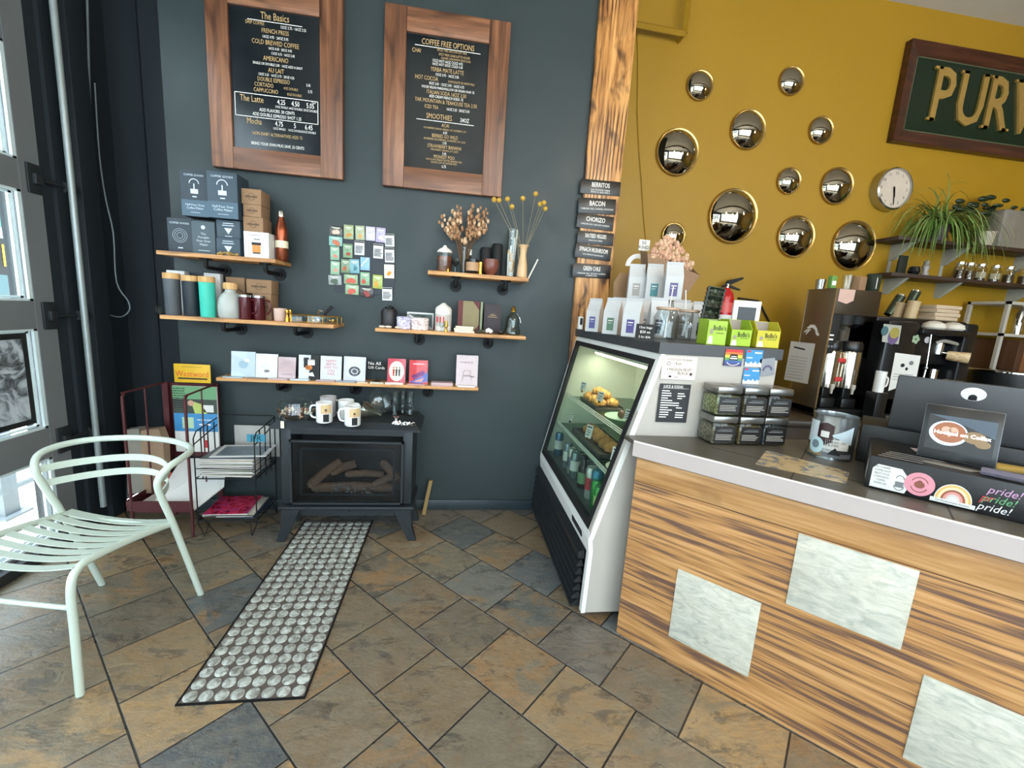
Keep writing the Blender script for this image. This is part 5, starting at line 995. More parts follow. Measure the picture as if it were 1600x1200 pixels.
for i,(px,y,lb,lab) in enumerate(((965,2.55,'behind the green labelled bag','#6e6460'),(1000,2.42,'behind the purple labelled bag','#8e8a85'),(1025,2.25,'with a navy label behind the black sign','#23284a'),(1060,2.3,'behind the left glass jar','#8e8a85'),(1090,2.35,'behind the right glass jar','#4a4c86'))):
    cbag('white coffee bag '+lb,px,520,.095,.215,.065,lab,y,rz=-.2)
for i,(px,y,lb,lab) in enumerate(((994,2.68,'tall white coffee bag with a teal label, left of the raised pair','#8e8a85'),(1022,2.60,'tall white coffee bag standing raised at the back with a teal label','#3f7f86'),(1052,2.45,'white coffee bag raised highest on the right with a violet label','#4f4a78'))):
    cbag(lb,px,440,.1,.22,.06,lab,y,1.555,rz=-.25)
one(B(mat('riser_white','#b9b6b0',.6)).box(-.19,.22,-.05,.05,0,.213,.004),'display_riser','pale riser box under the raised coffee bags','riser',(P(1030,500,1,2.56).x,2.56+.0,ZD2),-.25)
t=thing('small_black_sign','small black chalk sign leaning on the coffee bags','sign',(*P(1006,533,2,ZD2).xy,ZD2),-.5,rx=-.25)
B(blackm).box(-.04,.04,0,.003,0,.075).build('board',t); b=B(chalk).text('12oz bags',.014,0,.06,-.0005).text('$20 ea',.016,0,.04,-.0005).text('2 for $36',.013,0,.018,-.0005); b.build('lettering',t)
b=B(white).box(-.014,.014,-.02,.02,0,.085,.005).use(black).box(-.009,.009,-.0215,-.0195,.03,.075,.001); one(b,'white_sensor','small white upright gadget with a black face at the plank end of the deck','gadget',(*P(906,512,1,2.83).xy,ZD2))
for px,lb in ((1045,'left'),(1079,'right')):
    p=P(px,532,2,ZD2); k=thing('storage_jar',f'large clear glass jar with a wooden rim on the display fridge, {lb} of the pair','jar',(p.x,p.y+.05,ZD2),0,'glass jars on the fridge deck')
    B(glass('jar_glass','#f6f9fa',0,1.5)).shell([(.05,0),(.062,.015),(.062,.11),(.05,.135),(.048,.15)],.0025,24).build('jar',k); B(mat('tan_rim','#ab8f76',.5)).lathe([(.049,.145),(.054,.147),(.054,.157),(.049,.159),(.047,.152)],24).build('rim',k)
    B(white).cyl((.0,0,.01),(.02 if px==1045 else -.03,.01,.26),.0025,n=8).build('straw',k)
    b=B(mat('clear_scoop','#b9c3c6',.2)); b.tube([(-.02,0,.02),(0,.01,.12)],.008,6); b.build('scoop',k)
# dried flowers wrapped in paper, cardboard fans, BE KIND sign
t=thing('wrapped_bouquet','bunch of pinkish dried flowers in brown paper leaning behind the coffee bags','dried flowers',(*P(1020,500,1,2.72).xy,ZD2))
fl=mat('pink_dried','#b58b72',.75,0,.3,50); wr=mat('brown_wrap','#86674b',.6,0,.2,12,.4)
o0=Vector((P(1020,500,1,2.72).x,2.72,ZD2)); c_=P(1045,405,1,2.72)-o0; b=B(fl); g_=random.Random(5)
for k in range(260):
    a=g_.random()*6.28; e=g_.random()**.5; q=Vector((c_.x+.145*e*cos(a),.05*e*sin(a*1.7),c_.z+.150*e*sin(a)-.01)); b.use(fl if k%3 else mat('pale_dried','#c9a98c',.7)).ball(q,g_.uniform(.010,.018),6,1.3)
b.build('blossom',t)
w0=P(968,495,1,2.72)-o0; 
B(wr).add([(-.03,-.02,0.0),(.05,-.02,0),(c_.x-.17,-.05,c_.z+.02),(c_.x+.20,-.05,c_.z-.09),(c_.x+.15,-.03,c_.z+.0),(-.03,.05,0),(.05,.05,0),(c_.x-.17,.07,c_.z+.05),(c_.x+.19,.07,c_.z-.02)],[(0,1,3,2),(5,7,8,6),(0,2,7,5),(1,6,8,3),(0,5,6,1)]).build('paper_wrap',t)
for i,(a0,b0,a1,b1,wd) in enumerate(((975,490,984,398,.085),(990,480,1003,392,.095))):
    p,q=P(a0,b0,1,2.78+.02*i),P(a1,b1,1,2.78+.02*i); q.y=p.y; h_=(q-p).length
    b=B(mat('fan_card','#8f6f50',.7,0,.15,15)); b.prism([(-.03,0,0),(.03,0,0),(wd*.9,0,h_*.5),(wd,0,h_*.85),(wd*.6,0,h_*1.02),(-wd*.6,0,h_*1.02),(-wd,0,h_*.85),(-wd*.9,0,h_*.5)],(0,.006,0)); one(b,'paper_bouquet_sleeve','brown cellophane covered sleeve leaning on the yellow wall side, %s one'%('left' if i==0 else 'right'),'sleeve',(p.x,2.80+.03*i,ZD2),angle=20)
k=thing('be_kind_sign','small white BE KIND sign above a white arc behind the bouquet','sign',(P(1003,410,1,2.87).x,2.87,ZD2))
p=P(1003,383,1,2.87); q=P(997,405,1,2.87); B(white).tube([(0,0,0),(0,0,p.z-ZD2)],.003,6).build('stick',k); B(white).box(-.035,.04,-.003,0,p.z-ZD2-.035,p.z-ZD2+.035).build('plate',k); b=B(ink).text('BE',.032,0,p.z-ZD2+.015,-.004).text('KIND',.03,0,p.z-ZD2-.014,-.004); b.build('lettering',k)
b=B(white).arc(q.x-P(1003,410,1,2.87).x,q.z-ZD2-.05,-.004,.055,.085,0,pi,18); b.arc(q.x-P(1003,410,1,2.87).x,q.z-ZD2-.05,-.001,.055,.085,0,pi,18); b.build('arc',k)
# dark ruffled ribbon cactus on the jar lid spot
p=P(1098,534,2,ZD2); k=thing('cactus_ornament','dark green ruffled ribbon ornament on a copper foot in front of the green snack boxes','ornament',(p.x+.01,p.y+.01,ZD2),rz=-.2,ry=R(6))
B(cop).lathe([(0,0),(.022,0),(.026,.012),(.012,.03),(0,.03)],16).build('foot',k)
gm=mat('ruffle_green','#1d2618',.55,0,.3,40); 
b=B(gm); hh=.24
for s_ in (-1,1):
    pts=[(s_*(.036+.006*(i%2)),0,.035+hh*i/22) for i in range(23)]; b.ribbon(pts,.008,.02,(0,1,0))
vs=[];fs=[]
for i in range(23):
    for j in range(7): vs.append((-.036+.012*j,.010*sin(i*1.3)+.006*cos(j*2.1),.035+hh*i/22))
for i in range(22):
    for j in range(6): fs.append((i*7+j,i*7+j+1,i*7+j+8,i*7+j+7))
b.add(vs,fs).use(mat('ruffle_edge','#3c4a2c',.6)).cbox(0,.012,.03,.075,.006,hh+.01); b.build('ruffle',k)
# snack boxes
lime=mat('snack_lime','#8fae1c',.4); yel=mat('snack_yellow','#b3aa20',.4); cardin=mat('carton_inside','#8f857c',.8)
def snack(label,px0,px1,py,m,h_,front,rz,Yf=1.80):
    x0,x1=P(px0,py,1,Yf).x,P(px1,py,1,Yf).x; w_=x1-x0-.006; d_=.09
    k=thing('snack_box',label,'snack box',((x0+x1)/2,Yf+d_/2,ZD2),rz,'open snack bar boxes')
    b=B(m); b.box(-w_/2,w_/2,-d_/2,-d_/2+.002,0,front).box(-w_/2,w_/2,d_/2-.002,d_/2,0,h_).box(-w_/2,w_/2,-d_/2,d_/2,0,.002)
    for s_ in (-1,1): b.prism([(s_*w_/2,-d_/2,0),(s_*w_/2,d_/2,0),(s_*w_/2,d_/2,h_),(s_*w_/2,-d_/2+.03,h_),(s_*w_/2,-d_/2,front)],(-s_*.002,0,0))
    b.build('carton',k); q=B(ink).text('BoBo\'s',.030,w_*.10,front*.70,-d_/2-.001,sx=.72,bold=.015); q.use(mat('snack_small_print','#6a7a1c',.6)).rect(-w_*.05,w_*.35,front*.47,front*.52,-d_/2-.001).use(cream).poly([(-w_*.45,-d_/2-.001,front*.05),(-w_*.18,-d_/2-.001,front*.05),(-w_*.22,-d_/2-.001,front*.35),(-w_*.4,-d_/2-.001,front*.38)]).use(cardin).disc(-w_*.3,front*.55,-d_/2-.0012,w_*.08,front*.12); q.build('print',k)
    B(cardin).box(-w_/2+.003,w_/2-.003,d_/2-.006,d_/2-.003,.01,h_-.002).build('inside_back',k)
    return k,w_,d_,front
k,w_,d_,fr=snack('lime green snack bar box on the left of the three',1103,1134,541,lime,.115,.108,R(-4),1.80)
snack('lime snack bar box in the middle with an open top',1138,1173,543,lime,.12,.075,0,1.80); snack('yellow snack bar box at the outer corner of the fridge deck',1178,1217,546,yel,.12,.078,0,1.80)
for i,(px,lb,m) in enumerate(((1152,'lime box',lime),(1195,'yellow box',yel))):
    x=P(px,544,1,1.86).x; one(B(m).cbox(0,0,0,.075,.05,.05,.006),'snack_bar',f'wrapped snack bar lying inside the middle {lb}' if i==0 else 'wrapped snack bar lying inside the yellow box','snack bar',(x,1.845,ZD2+.0025))
# white framed picture, black rod and extinguisher
cx,zz,w_,h_=R4(1146,470,1186,502,1.93); k=thing('framed_picture','white framed black square picture standing behind the snack boxes','picture frame',(cx,1.925,ZD2),-.1); 
B(paper).box(-w_/2,w_/2,0,.012,0,zz+h_-ZD2,.002).build('frame',k); B(black).box(-w_*.33,w_*.33,-.001,.0,(zz+h_-ZD2)*.5,(zz+h_-ZD2)*.86).build('picture',k)
q0,q1,q2=P(1155,466,1,3.435),P(1185,470,1,3.435),P(1203,505,1,3.435); one(B(blackm).tube([(q0.x,YF,q0.z),q0,q1,q2,(q2.x,YF,q2.z)],.008,8),'wall_rod','thin bent black rod fixed to the yellow wall behind the white framed picture','rod',(q2.x,3.43,q2.z),world=True)
p0,p1=P(1130,490,1,3.36),P(1130,460,1,3.36); k=thing('fire_extinguisher','red fire extinguisher with a black lever hanging on the yellow wall','fire extinguisher',(p0.x,3.36,p0.z-.18))
exr=mat('extinguisher_red','#b0141c',.25,0,.05); B(exr).lathe([(0,0),(.06,0),(.066,.02),(.066,.30),(.055,.345),(.025,.375),(.022,.39),(0,.39)],24).build('cylinder',k)
B(paper).lathe([(.0665,.10),(.0665,.17)],24).use(mat('pale_red_label','#c9504c',.4)).lathe([(.0666,.19),(.0666,.27)],24).build('label',k)
B(steel).lathe([(0,.39),(.02,.39),(.02,.42),(0,.42)],14).build('valve',k); B(blackm).prism([(-.02,-.01,.42),(.02,-.01,.415),(.13,-.01,.47),(.125,-.01,.485),(.0,-.01,.45)],(0,.02,0)).prism([(-.02,-.01,.40),(.11,-.01,.375),(.12,-.01,.385),(.0,-.01,.42)],(0,.02,0)).build('lever',k)
B(blackm).tube(curve([(-.015,-.02,.41),(-.07,-.03,.38),(-.085,-.03,.25),(-.075,-.03,.1)],5),.009,8).build('hose',k); B(iron).box(-.03,.03,.06,.09,.2,.3).build('wall_bracket',k)
# ================================================================ COUNTER
TH=R(-47); CB=Vector((.803,1.673,0)); cd=Vector((cos(TH),sin(TH),0)); cn=Vector((-sin(TH),cos(TH),0))
CM=Matrix.Translation(CB)@Matrix.Rotation(TH,4,'Z')
ct=thing('service_counter','timber fronted service counter with pale stone tiles set into the front','counter',tuple(CB),TH)
def zebrano():
    n=N('zebrano_front'); a=n.noise(n.coord((1.9,1,46)),1,3,.55,.12); b_=n.noise(n.coord((4,1,140),loc=(3,0,5)),1,2,.5,.05); c_=n.noise(n.coord((1.2,1,9),loc=(8,0,1)),1,2)
    f=n.math('ADD',n.math('ADD',n.math('MULTIPLY',a,.62),n.math('MULTIPLY',b_,.26)),n.math('MULTIPLY',c_,.12))
    col=n.ramp(f,[(.42,'#60463a'),(.465,'#785840'),(.48,'#9a6e42'),(.53,'#ab7d4b'),(.60,'#bd9060')]); n.out(col,.4); n.bump(f,.1,.003); return n.m
zb=zebrano()
knot=wood('knotty_strip','#8a5f36','#a97c4a','#c09565',0,1.1,.42,.8,.25)
Lc=2.6; ins=[(.2285,.5325,.118,.430),(.6035,.912,.468,.738),(.973,1.30,.12,.42)]
B(zb).box(0,Lc,0,.02,0,.742).build('timber_front',ct)
B(mat('rail_bead','#4a2616',.5)).box(0,Lc,-.001,.01,.742,.746).build('seam',ct)
B(knot).box(0,Lc,-.004,.02,.745,.85,.003).build('knotty_rail',ct)
B(mat('rail_bead','#5a2c17',.5)).box(0,Lc,-.008,.01,.85,.860).build('bead',ct)
n=N('pale_onyx'); v=n.coord((14,1,40)); f=n.noise(v,1,5,.65,1.2); g2=n.noise(n.coord(),9,3); n.out(n.mix(n.math('MULTIPLY',g2,.5),n.ramp(f,[(.35,'#9a9f98'),(.5,'#b8bab0'),(.65,'#cccbc0')]),'#bdb49c'),.35); on_=n.m
for a,c_,z0,z1 in ins: B(on_).box(a,c_,-.005,.002,z0,z1,.001).build('stone_tile',ct)
def wpt(s_,o): return CB+cd*s_+cn*o
def loc2(p): d=Vector(p)-CB; return (d.dot(cd),d.dot(cn))
# worktop outline in local coordinates clipped by the fridge end
back=.72; YC=FN-.008
sA=(0-.0); 
def on_y(o,Y): return (CB.y+cn.y*o-Y)/(-cd.y)         # s where the line offset o crosses y=Y
f0=(-.03,-.025); 
Pm=[(-.012,-.022),(Lc,-.022),(Lc,back),(on_y(back,YC),back),(on_y(.10,YC),.10),(on_y(.03,YC)-.0,.03)]
top=mat('counter_slate','#4d4840',.35,0,.25,7,.15)
def slab(m,z0,z1,pm): return B(m).prism([(x,y,z0) for x,y in pm],(0,0,z1-z0))
slab(top,.905,.922,Pm).build('worktop',ct)
bandm=mat('white_laminate','#aea3a0',.4,0,.03); b=B(bandm).box(-.012,Lc,-.027,-.022,.858,.921); b.build('front_band',ct)
B(mat('bright_trim','#e4dfdb',.25)).box(-.012,Lc,-.0285,-.021,.920,.9245).build('edge_trim',ct)
slab(mat('counter_carcass','#3d342b',.7),.0,.905,[(.02,.02),(Lc,.02),(Lc,back-.02),(on_y(back-.02,YC)+.02,back-.02),(on_y(.12,YC)+.03,.12)]).build('carcass',ct)
b=B(mat('worktop_joint','#2c2825',.6)) 
for s_ in (.55,.95,1.35,1.75,2.15): b.box(s_,s_+.005,-.02,back,.9221,.9225)
b.box(-.0+.25,Lc,.16,.165,.9221,.9225); b.build('tile_joint',ct)
ZK=.9228
# ---- tea jars
lidm=mat('brushed_lid','#8f8d88',.28,.9,.05); fills=[('#7a7a55','pale green leaf'),('#4e4335','brown leaf'),('#3a3531','dark leaf'),('#6a6152','mixed herb'),('#6b5a3c','golden herb'),('#3f4750','grey blue herb')]
xs=[1.165,1.288,1.405]
def herb(name,c):
    n=N(name); f=n.noise(n.coord(),110,3,.7); cc=hexc(c); n.out(n.mix(n.ramp(f,[(.42,0.0),(.58,1.0)]),tuple(x*.35 for x in cc[:3])+(1,),tuple(min(1,x*1.8) for x in cc[:3])+(1,)),.7); return n.m
for r_ in (0,1):
    for i in range(3):
        w_=.112; h_=.098; z=ZK+r_*(.128); c,nm=fills[(0 if r_ else 3)+i]
        k=thing('tea_jar',f'square glass jar of {nm}, steel lid, {"upper" if r_ else "lower"} row, {("menu end","middle","outer end")[i]}','jar',(xs[i],1.692,z),R(0),'stacked square tea jars')
        B(glass('jar_glass2','#e6ebe6',0,1.45)).box(-w_/2,w_/2,-w_/2,w_/2,0,h_,.008).build('glass',k); B(herb('herb%d%d'%(r_,i),c)).box(-w_/2+.004,w_/2-.004,-w_/2+.004,w_/2-.004,.004,h_*.86,.006).build('tea',k)
        B(lidm).box(-w_/2-.001,w_/2+.001,-w_/2-.001,w_/2+.001,h_-.002,h_+.028,.006).build('lid',k)
        B(mat('jar_label','#161412',.4)).box(-w_*.4,w_*.46,-w_/2-.0012,-w_/2,.01,h_*.84).build('label',k); q=B(chalk); y=-w_/2-.0018
        q.use(grey).rect(-w_*.3,w_*.3,h_*.62,h_*.66,y).rect(-w_*.2,w_*.3,h_*.7,h_*.72,y); q.use(mat('label_print','#a9a69f',.6)); [q.rect(-w_*.36,w_*random.uniform(.2,.42),h_*(.24+.07*j),h_*(.265+.07*j),y) for j in range(4)]; q.build('lettering',k)
# placemat, can, black box, tablet, laptop
mp=[P(1180,725,2,ZK),P(1198,704,2,ZK),P(1328,738,2,ZK),P(1322,756,2,ZK)]; k=thing('laminated_card','patterned laminated sheet lying flat near the counter edge','card',tuple(mp[0]))
n=N('card_pattern'); f=n.noise(n.coord(),22,3,.5,.6); n.out(n.ramp(f,[(.40,'#6d7078'),(.47,'#a8946f'),(.6,'#b39f7c')]),.2,0,.5); 
b=B(n.m).prism([tuple(q) for q in mp],(0,0,.0012)); b.build('sheet',k,world=True); b=B(ink); a=mp[0].lerp(mp[1],.8); c2=mp[3].lerp(mp[2],.8); [b.poly([tuple(a.lerp(c2,t_)+Vector((0,0,.0016))),tuple(a.lerp(c2,t_+.05)+Vector((0,0,.0016))),tuple(a.lerp(c2,t_+.05)+Vector((.004,.006,.0016))),tuple(a.lerp(c2,t_)+Vector((.004,.006,.0016)))]) for t_ in (.4,.5,.62,.74,.85)]; b.build('print',k,world=True)
pc=P(1290,714,2,ZK); r=.078; pc=Vector((1.568,1.520,ZK)); k=thing('tin_can','large silver tip can covered in stickers on the counter','can',tuple(pc),R(-47))
hc=.178; B(mat('tin_silver','#9ea2a3',.22,.9,.1)).shell([(r,0),(r,.004),(r*.985,.01),(r*.985,hc-.008),(r,hc)],.003,36).build('can',k)
def curved(m,a0,a1,fn,rr,nm,z=None):
    "patch on a cylinder: fn(t)->(z0,z1)"
    b=B(m); vs=[];fs=[]; N_=14
    for i in range(N_+1):
        q=a0+(a1-a0)*i/N_; z0,z1=fn(i/N_); vs+=[(rr*cos(q),rr*sin(q),z0),(rr*cos(q),rr*sin(q),z1)]
        if i: fs.append((2*i-2,2*i,2*i+1,2*i-1))
    b.add(vs,fs); return b.build(nm,k)
ell=lambda zc,hh:(lambda t:(zc-hh*math.sqrt(max(0,1-(2*t-1)**2)),zc+hh*math.sqrt(max(0,1-(2*t-1)**2))))
D=R(1)
# camera sees angles around local -150..-60 deg
base_a=math.atan2(-pc.y,-pc.x)-R(-47)
sa=lambda d:base_a+d*D
curved(mat('st_white','#c3cbd0',.35),sa(-75),sa(-38),lambda t:(.06,.15),r+.0006,'sticker'); curved(mat('st_tan','#8d7a58',.4),sa(-62),sa(-20),lambda t:(.01,.075),r+.0006,'sticker'); curved(mat('st_maroon','#2c1218',.35),sa(-38),sa(2),lambda t:(.055+.02*abs(2*t-1),.150-.01*abs(2*t-1)),r+.0012,'sticker')
curved(mat('st_paleblue','#b8d4da',.35),sa(-60),sa(-16),ell(.052,.034),r+.0014,'sticker'); curved(paper,sa(-18),sa(45),lambda t:(.045+.0*t,.082+.01*t),r+.0012,'sticker'); curved(mat('st_ice','#aebfc8',.35),sa(0),sa(52),lambda t:(.07+.03*(1-t),.105+.04*t),r+.0016,'sticker'); curved(mat('st_grey','#6e7377',.3),sa(-40),sa(60),lambda t:(.012,.03),r+.0006,'sticker'); curved(mat('st_art','#6d7c84',.4),sa(-50),sa(-28),ell(.055,.017),r+.0020,'sticker_print'); curved(paper,sa(-29),sa(-8),lambda t:(.09,.115),r+.0018,'sticker_print')
for a0,str_,z,s_ in ((-18,'HOOKED ON',.075,.013),(-18,'COLFAX',.062,.014)):
    for i,chh in enumerate(str_):
        if chh==' ': continue
        q=sa(a0+5+5.6*i); b=B(ink); b.M=Matrix.Rotation(q+pi/2,4,'Z'); b.text(chh,s_,0,z,-(r+.0022)); b.build('sticker_lettering',k)
curved(ink,sa(-5),sa(28),lambda t:(.024,.024+.03*(1-abs(2*t-1))),r+.0016,'sticker')
# black box with stickers (front parallel to the counter edge)
def K(s_,o,z=ZK): p=wpt(s_,o); return (p.x,p.y,z)
bp_=P(1350,760,2,ZK); s0,o0_=loc2(bp_); p2=P(1600,828,2,ZK); s1,o1=loc2(p2); 
k=thing('cash_drawer','long black cash drawer box covered with stickers at the counter edge','cash drawer',K(s0,o0_),TH); Lb=.62; Db=.33; Hb=P(1362,690,1,P(1350,760,2,ZK).y).z-ZK; Hb=.112
B(mat('drawer_black','#0e0f12',.4)).box(0,Lb,0,Db,0,Hb,.004).build('box',k)
yy=-.0008
SM=Matrix.Diagonal((.80,1,.95,1))
def mark(nm,fn): q=B(ink); q.M=SM; fn(q); q.build(nm,k)
mark('coffee_shop_sticker',lambda q:(q.use(paper).poly([(.015,yy,.008),(.125,yy,.008),(.14,yy,.05),(.105,yy,.09),(.03,yy,.092),(.015,yy,.075)]),q.use(ink),[q.text(s_,.0095,.047,.083-.0115*i,yy-.0004,sx=.85) for i,s_ in enumerate(('MY CORNER','COFFEE SHOP','BEATS YOUR','CORPORATE','COFFEE','SHOP\'S ASS'))],q.arc(.105,.03,yy-.0004,.014,.016,pi,2*pi,10),q.use(grey).rect(.092,.118,.025,.045,yy-.0004),q.use(ink).arc(.105,.055,yy-.0004,.011,.013,0,pi,10)))
mark('pink_round_sticker',lambda q:(q.use(mat('st_pink','#c98492',.4)).disc(.163,.052,yy-.001,.045,.04,32),q.use(mat('st_brown','#7a4638',.5)).disc(.163,.05,yy-.0014,.016,.012,14).disc(.163,.058,yy-.0016,.008,.008,10),q.arc(.163,.05,yy-.0014,.024,.027,.4,pi-.4,14),q.arc(.163,.05,yy-.0014,.024,.027,pi+.4,2*pi-.4,14)))
def rainb(q):
    cx=.262
    q.use(paper).arc(cx,.022,yy-.0004,0,.052,0,pi,26,1.05)
    for i,c in enumerate(('#c9a45c','#d8c9a0','#8f4c34','#c98a86','#c3b9b4')): q.use(mat('rb'+c.strip('#'),c,.5)).arc(cx,.022,yy-.0008,.042-.0075*i,.049-.0075*i,0,pi,24,1.05)
    q.use(paper).rect(cx-.062,cx+.062,.008,.022,yy-.001); q.use(ink).text('The Weathermaker Roasters',.008,cx,.015,yy-.0014,sx=1.0)
mark('rainbow_sticker',rainb)
for i,(c,z_) in enumerate((('#b98ab0',.083),('#5f9a6a',.055),('#d9dadb',.026))):
    q=B(mat('pride'+c.strip('#'),c,.5)); q.M=SM; q.text('pride!',.034,.385-.008*i,z_,yy-.0004,sx=1.05,slant=.3); q.build('pride_lettering',k)
q=B(mat('pride_red','#b5303c',.5)); q.M=SM; q.text('pr',.034,.345,.055,yy-.0009,sx=1.05,slant=.3); q.build('pride_lettering',k)
mark('yellow_round_sticker',lambda q:(q.use(mat('st_yellow','#c3bd22',.5)).disc(.51,.055,yy-.0004,.045,.045,28),q.use(ink).rect(.48,.54,.06,.066,yy-.0008).rect(.485,.535,.046,.052,yy-.0008)))
q=B(mat('silver_print','#8e8f92',.4)); [q.poly([(.02+.01*i,.02+.03*i,Hb+.0005),(.13+.02*i,.02+.03*i,Hb+.0005),(.13+.02*i,.03+.03*i,Hb+.0005),(.02+.01*i,.03+.03*i,Hb+.0005)]) for i in range(4)]; q.build('top_lettering',k)
q=B(paper).poly([(-.0006,.03,.02),(-.0006,.07,.02),(-.0006,.07,.09),(-.0006,.03,.09)]); q.build('side_label',k)
ZT2=ZK+Hb+.001
one(B(mat('pink_note','#c9b7b5',.6)).cbox(0,0,0,.075,.05,.0015),'note_card','small pale pink card on the cash drawer left of the tablet','card',K(s0+.155,o0_+.23,ZT2),TH+.2)
one(B(mat('crumpled_foil','#9a9388',.3,.5)).prism([(0,0,0),(.11,-.012,0),(.14,.012,0),(.03,.03,0)],(0,0,.003)),'paper_strip','torn foil strip lying on the cash drawer in front of the tablet','paper',K(s0+.13,o0_+.05,ZT2),TH)
one(B(mat('grey_cloth','#5d5866',.8,0,.2,30,.4)).tube(curve([(0,0,.01),(.09,-.02,.014),(.2,-.01,.012),(.3,-.03,.012)],4),[.008]*4+[.016]*8+[.02]*1 if 0 else .012,8),'folded_cloth','grey lilac cloth roll on the cash drawer beneath the tablet','cloth',K(s0+.26,o0_+.04,ZT2),TH)
# ---- tablet, laptop
t=thing('tablet','black tablet stand showing a latte photo with the words Hooked on Colfax','tablet',K(.873,.25,ZT2+.004),TH,None,rx=-.22)
Wt,Ht=.182,.178; B(black).box(0,Wt,0,.012,0,Ht,.005).build('casing',t)
B(mat('bezel_edge','#5a5d60',.3,.4)).box(-.0012,Wt+.0012,.003,.009,-.0012,Ht+.0012,.002).build('edge',t)
emt=lambda nm,c,e=.55: mat(nm,c,.4,emit=e)
q=B(emt('screen_dark','#0e1214')); y=-.0006; q.rect(.012,Wt-.012,.03,.145,y); q.use(emt('screen_slate','#33404d')).poly([(.012,y-.0002,.145),(Wt-.012,y-.0002,.145),(Wt-.012,y-.0002,.09),(.1,y-.0002,.12)])
q.use(emt('cup_rim','#aebdd6')).disc(.063,.088,y-.0004,.046,.041,28).use(emt('latte','#7d4a2c')).disc(.065,.091,y-.0006,.039,.034,28).use(emt('latte_foam','#a98a76',.4)).disc(.058,.098,y-.0008,.012,.012).disc(.074,.098,y-.0008,.012,.012).poly([(.047,y-.0008,.094),(.085,y-.0008,.094),(.066,y-.0008,.076)])
q.use(emt('croissant_photo','#6f5a3c')).disc(.125,.085,y-.0005,.028,.02).disc(.145,.068,y-.0007,.018,.013); q.build('screen_image',t)
q=B(emt('screen_text','#ffffff',1.4)); q.text('Hooked on Colfax',.0175,Wt*.52,.088,y-.0014,bold=.012); q.build('screen_text',t)
B(blackm).box(.05,.13,.02,.07,0,.008,.002).tube([(.09,.012,.10),(.09,.05,.008)],.008,8).build('stand',t)
t=thing('black_box','plain black box behind the cash drawer carrying the open laptop','box',K(.72,.475,ZK),TH)
B(mat('box_black2','#0b0c0e',.5)).box(0,.62,0,.24,0,.155,.004).build('body',t)
ZL=ZK+.156
t=thing('laptop','dark grey laptop with round white sticker, its lid turned to the customers','laptop',K(.795,.49,ZL),TH)
lm_=mat('laptop_grey','#3c3e41',.45,.2,.03); B(lm_).box(0,.45,0,.24-.02,0,.014,.004).build('base',t)
b=B(lm_); b.at(0,0,.006,0,.12).box(0,.45,-.008,0,0,.205,.006); b.build('lid',t)
b=MB(); b.at(0,0,.006,0,.12); b.use(paper).disc(.205,.165,-.0086,.032,.024,24).use(ink).disc(.205,.153,-.009,.011,.011).rect(.194,.216,.143,.155,-.009).use(paper).poly([(.36,-.0086,.14),(.45,-.0086,.135),(.45,-.0086,.19),(.37,-.0086,.195),(.35,-.0086,.17)]).use(ink)
for i in range(3): b.rect(.375,.445,.15+.013*i,.155+.013*i,-.009)
b.build('sticker',t)
one(B(mat('yellow_pad','#a98d45',.6)).cbox(0,0,0,.09,.06,.012,.002),'note_pad','yellow pad lying on the cash drawer right of the tablet','note pad',K(1.10,.30,ZT2),TH+.1)
one(B(blackm).lathe([(0,0),(.03,0),(.036,.02),(.028,.045),(0,.05)],16),'card_reader','black rounded card reader at the right end of the cash drawer','card reader',K(1.17,.22,ZT2))
# ================================================================ BACK BAR
bw=mat('backbar_brown','#2f2418',.5,0,.15,6)
t=thing('back_bar','long dark back bar cabinet under the yellow wall carrying the coffee machines','cabinet',(3.9,3.05,0))
B(mat('backbar_top','#3a3127',.35)).box(1.95,7.3,2.58,YF-.006,.78,.812,.003).build('worktop',t,world=True)
B(bw).box(1.97,7.28,2.62,YF-.006,.0,.78).build('carcass',t,world=True)
for k in range(7): B(bw).box(2.0+.75*k,2.0+.75*k+.72,2.605,2.62,.08,.76,.003).build('door',t,world=True)
ZBB=.8125
BXm=2.643; stl=mat('brushed_steel_dark','#7d7467',.32,.85,.06,3,0,0,0,.5,(1,1,12))
t=thing('coffee_brewer','tall stainless steel twin coffee brewer against the yellow wall','coffee brewer',(2.83,2.87,ZBB))
B(stl).box(BXm,BXm+.006,2.75,3.0,ZBB+.02,1.738,.001).build('side_panel',t,world=True)
B(mat('bright_edge','#c9bda6',.2,.9)).box(BXm-.001,BXm+.008,2.746,2.752,ZBB+.02,1.74).box(BXm-.001,BXm+.004,2.998,3.002,ZBB+.02,1.74).build('edge_strip',t,world=True)
B(stl).box(BXm+.006,3.015,2.95,3.0,ZBB+.02,1.738).build('back_column',t,world=True)
hd=mat('brewer_head','#4a4033',.4,.7); B(hd).box(BXm+.006,3.015,2.755,2.95,1.56,1.738,.003).build('head',t,world=True)
B(blackm).box(BXm+.008,BXm+.09,2.76,2.80,1.28,1.56,.003).build('control_panel',t,world=True)
b=B(chalk); [b.rect(BXm+.02,BXm+.055,1.375+.03*k,1.385+.03*k,2.7594) for k in range(2)]; b.use(grey).disc(BXm+.03,1.33,2.7594,.008).disc(BXm+.055,1.33,2.7594,.008); b.build('buttons',t,world=True)
B(black).box(BXm-.0,3.02,2.72,3.0,ZBB,.88,.006).build('base',t,world=True)
for x in (BXm+.13,BXm+.285): B(iron).lathe([(0,1.56),(.07,1.56),(.06,1.50),(.02,1.47),(0,1.47)],20,(x,2.85,0)).build('brew_funnel',t,world=True)
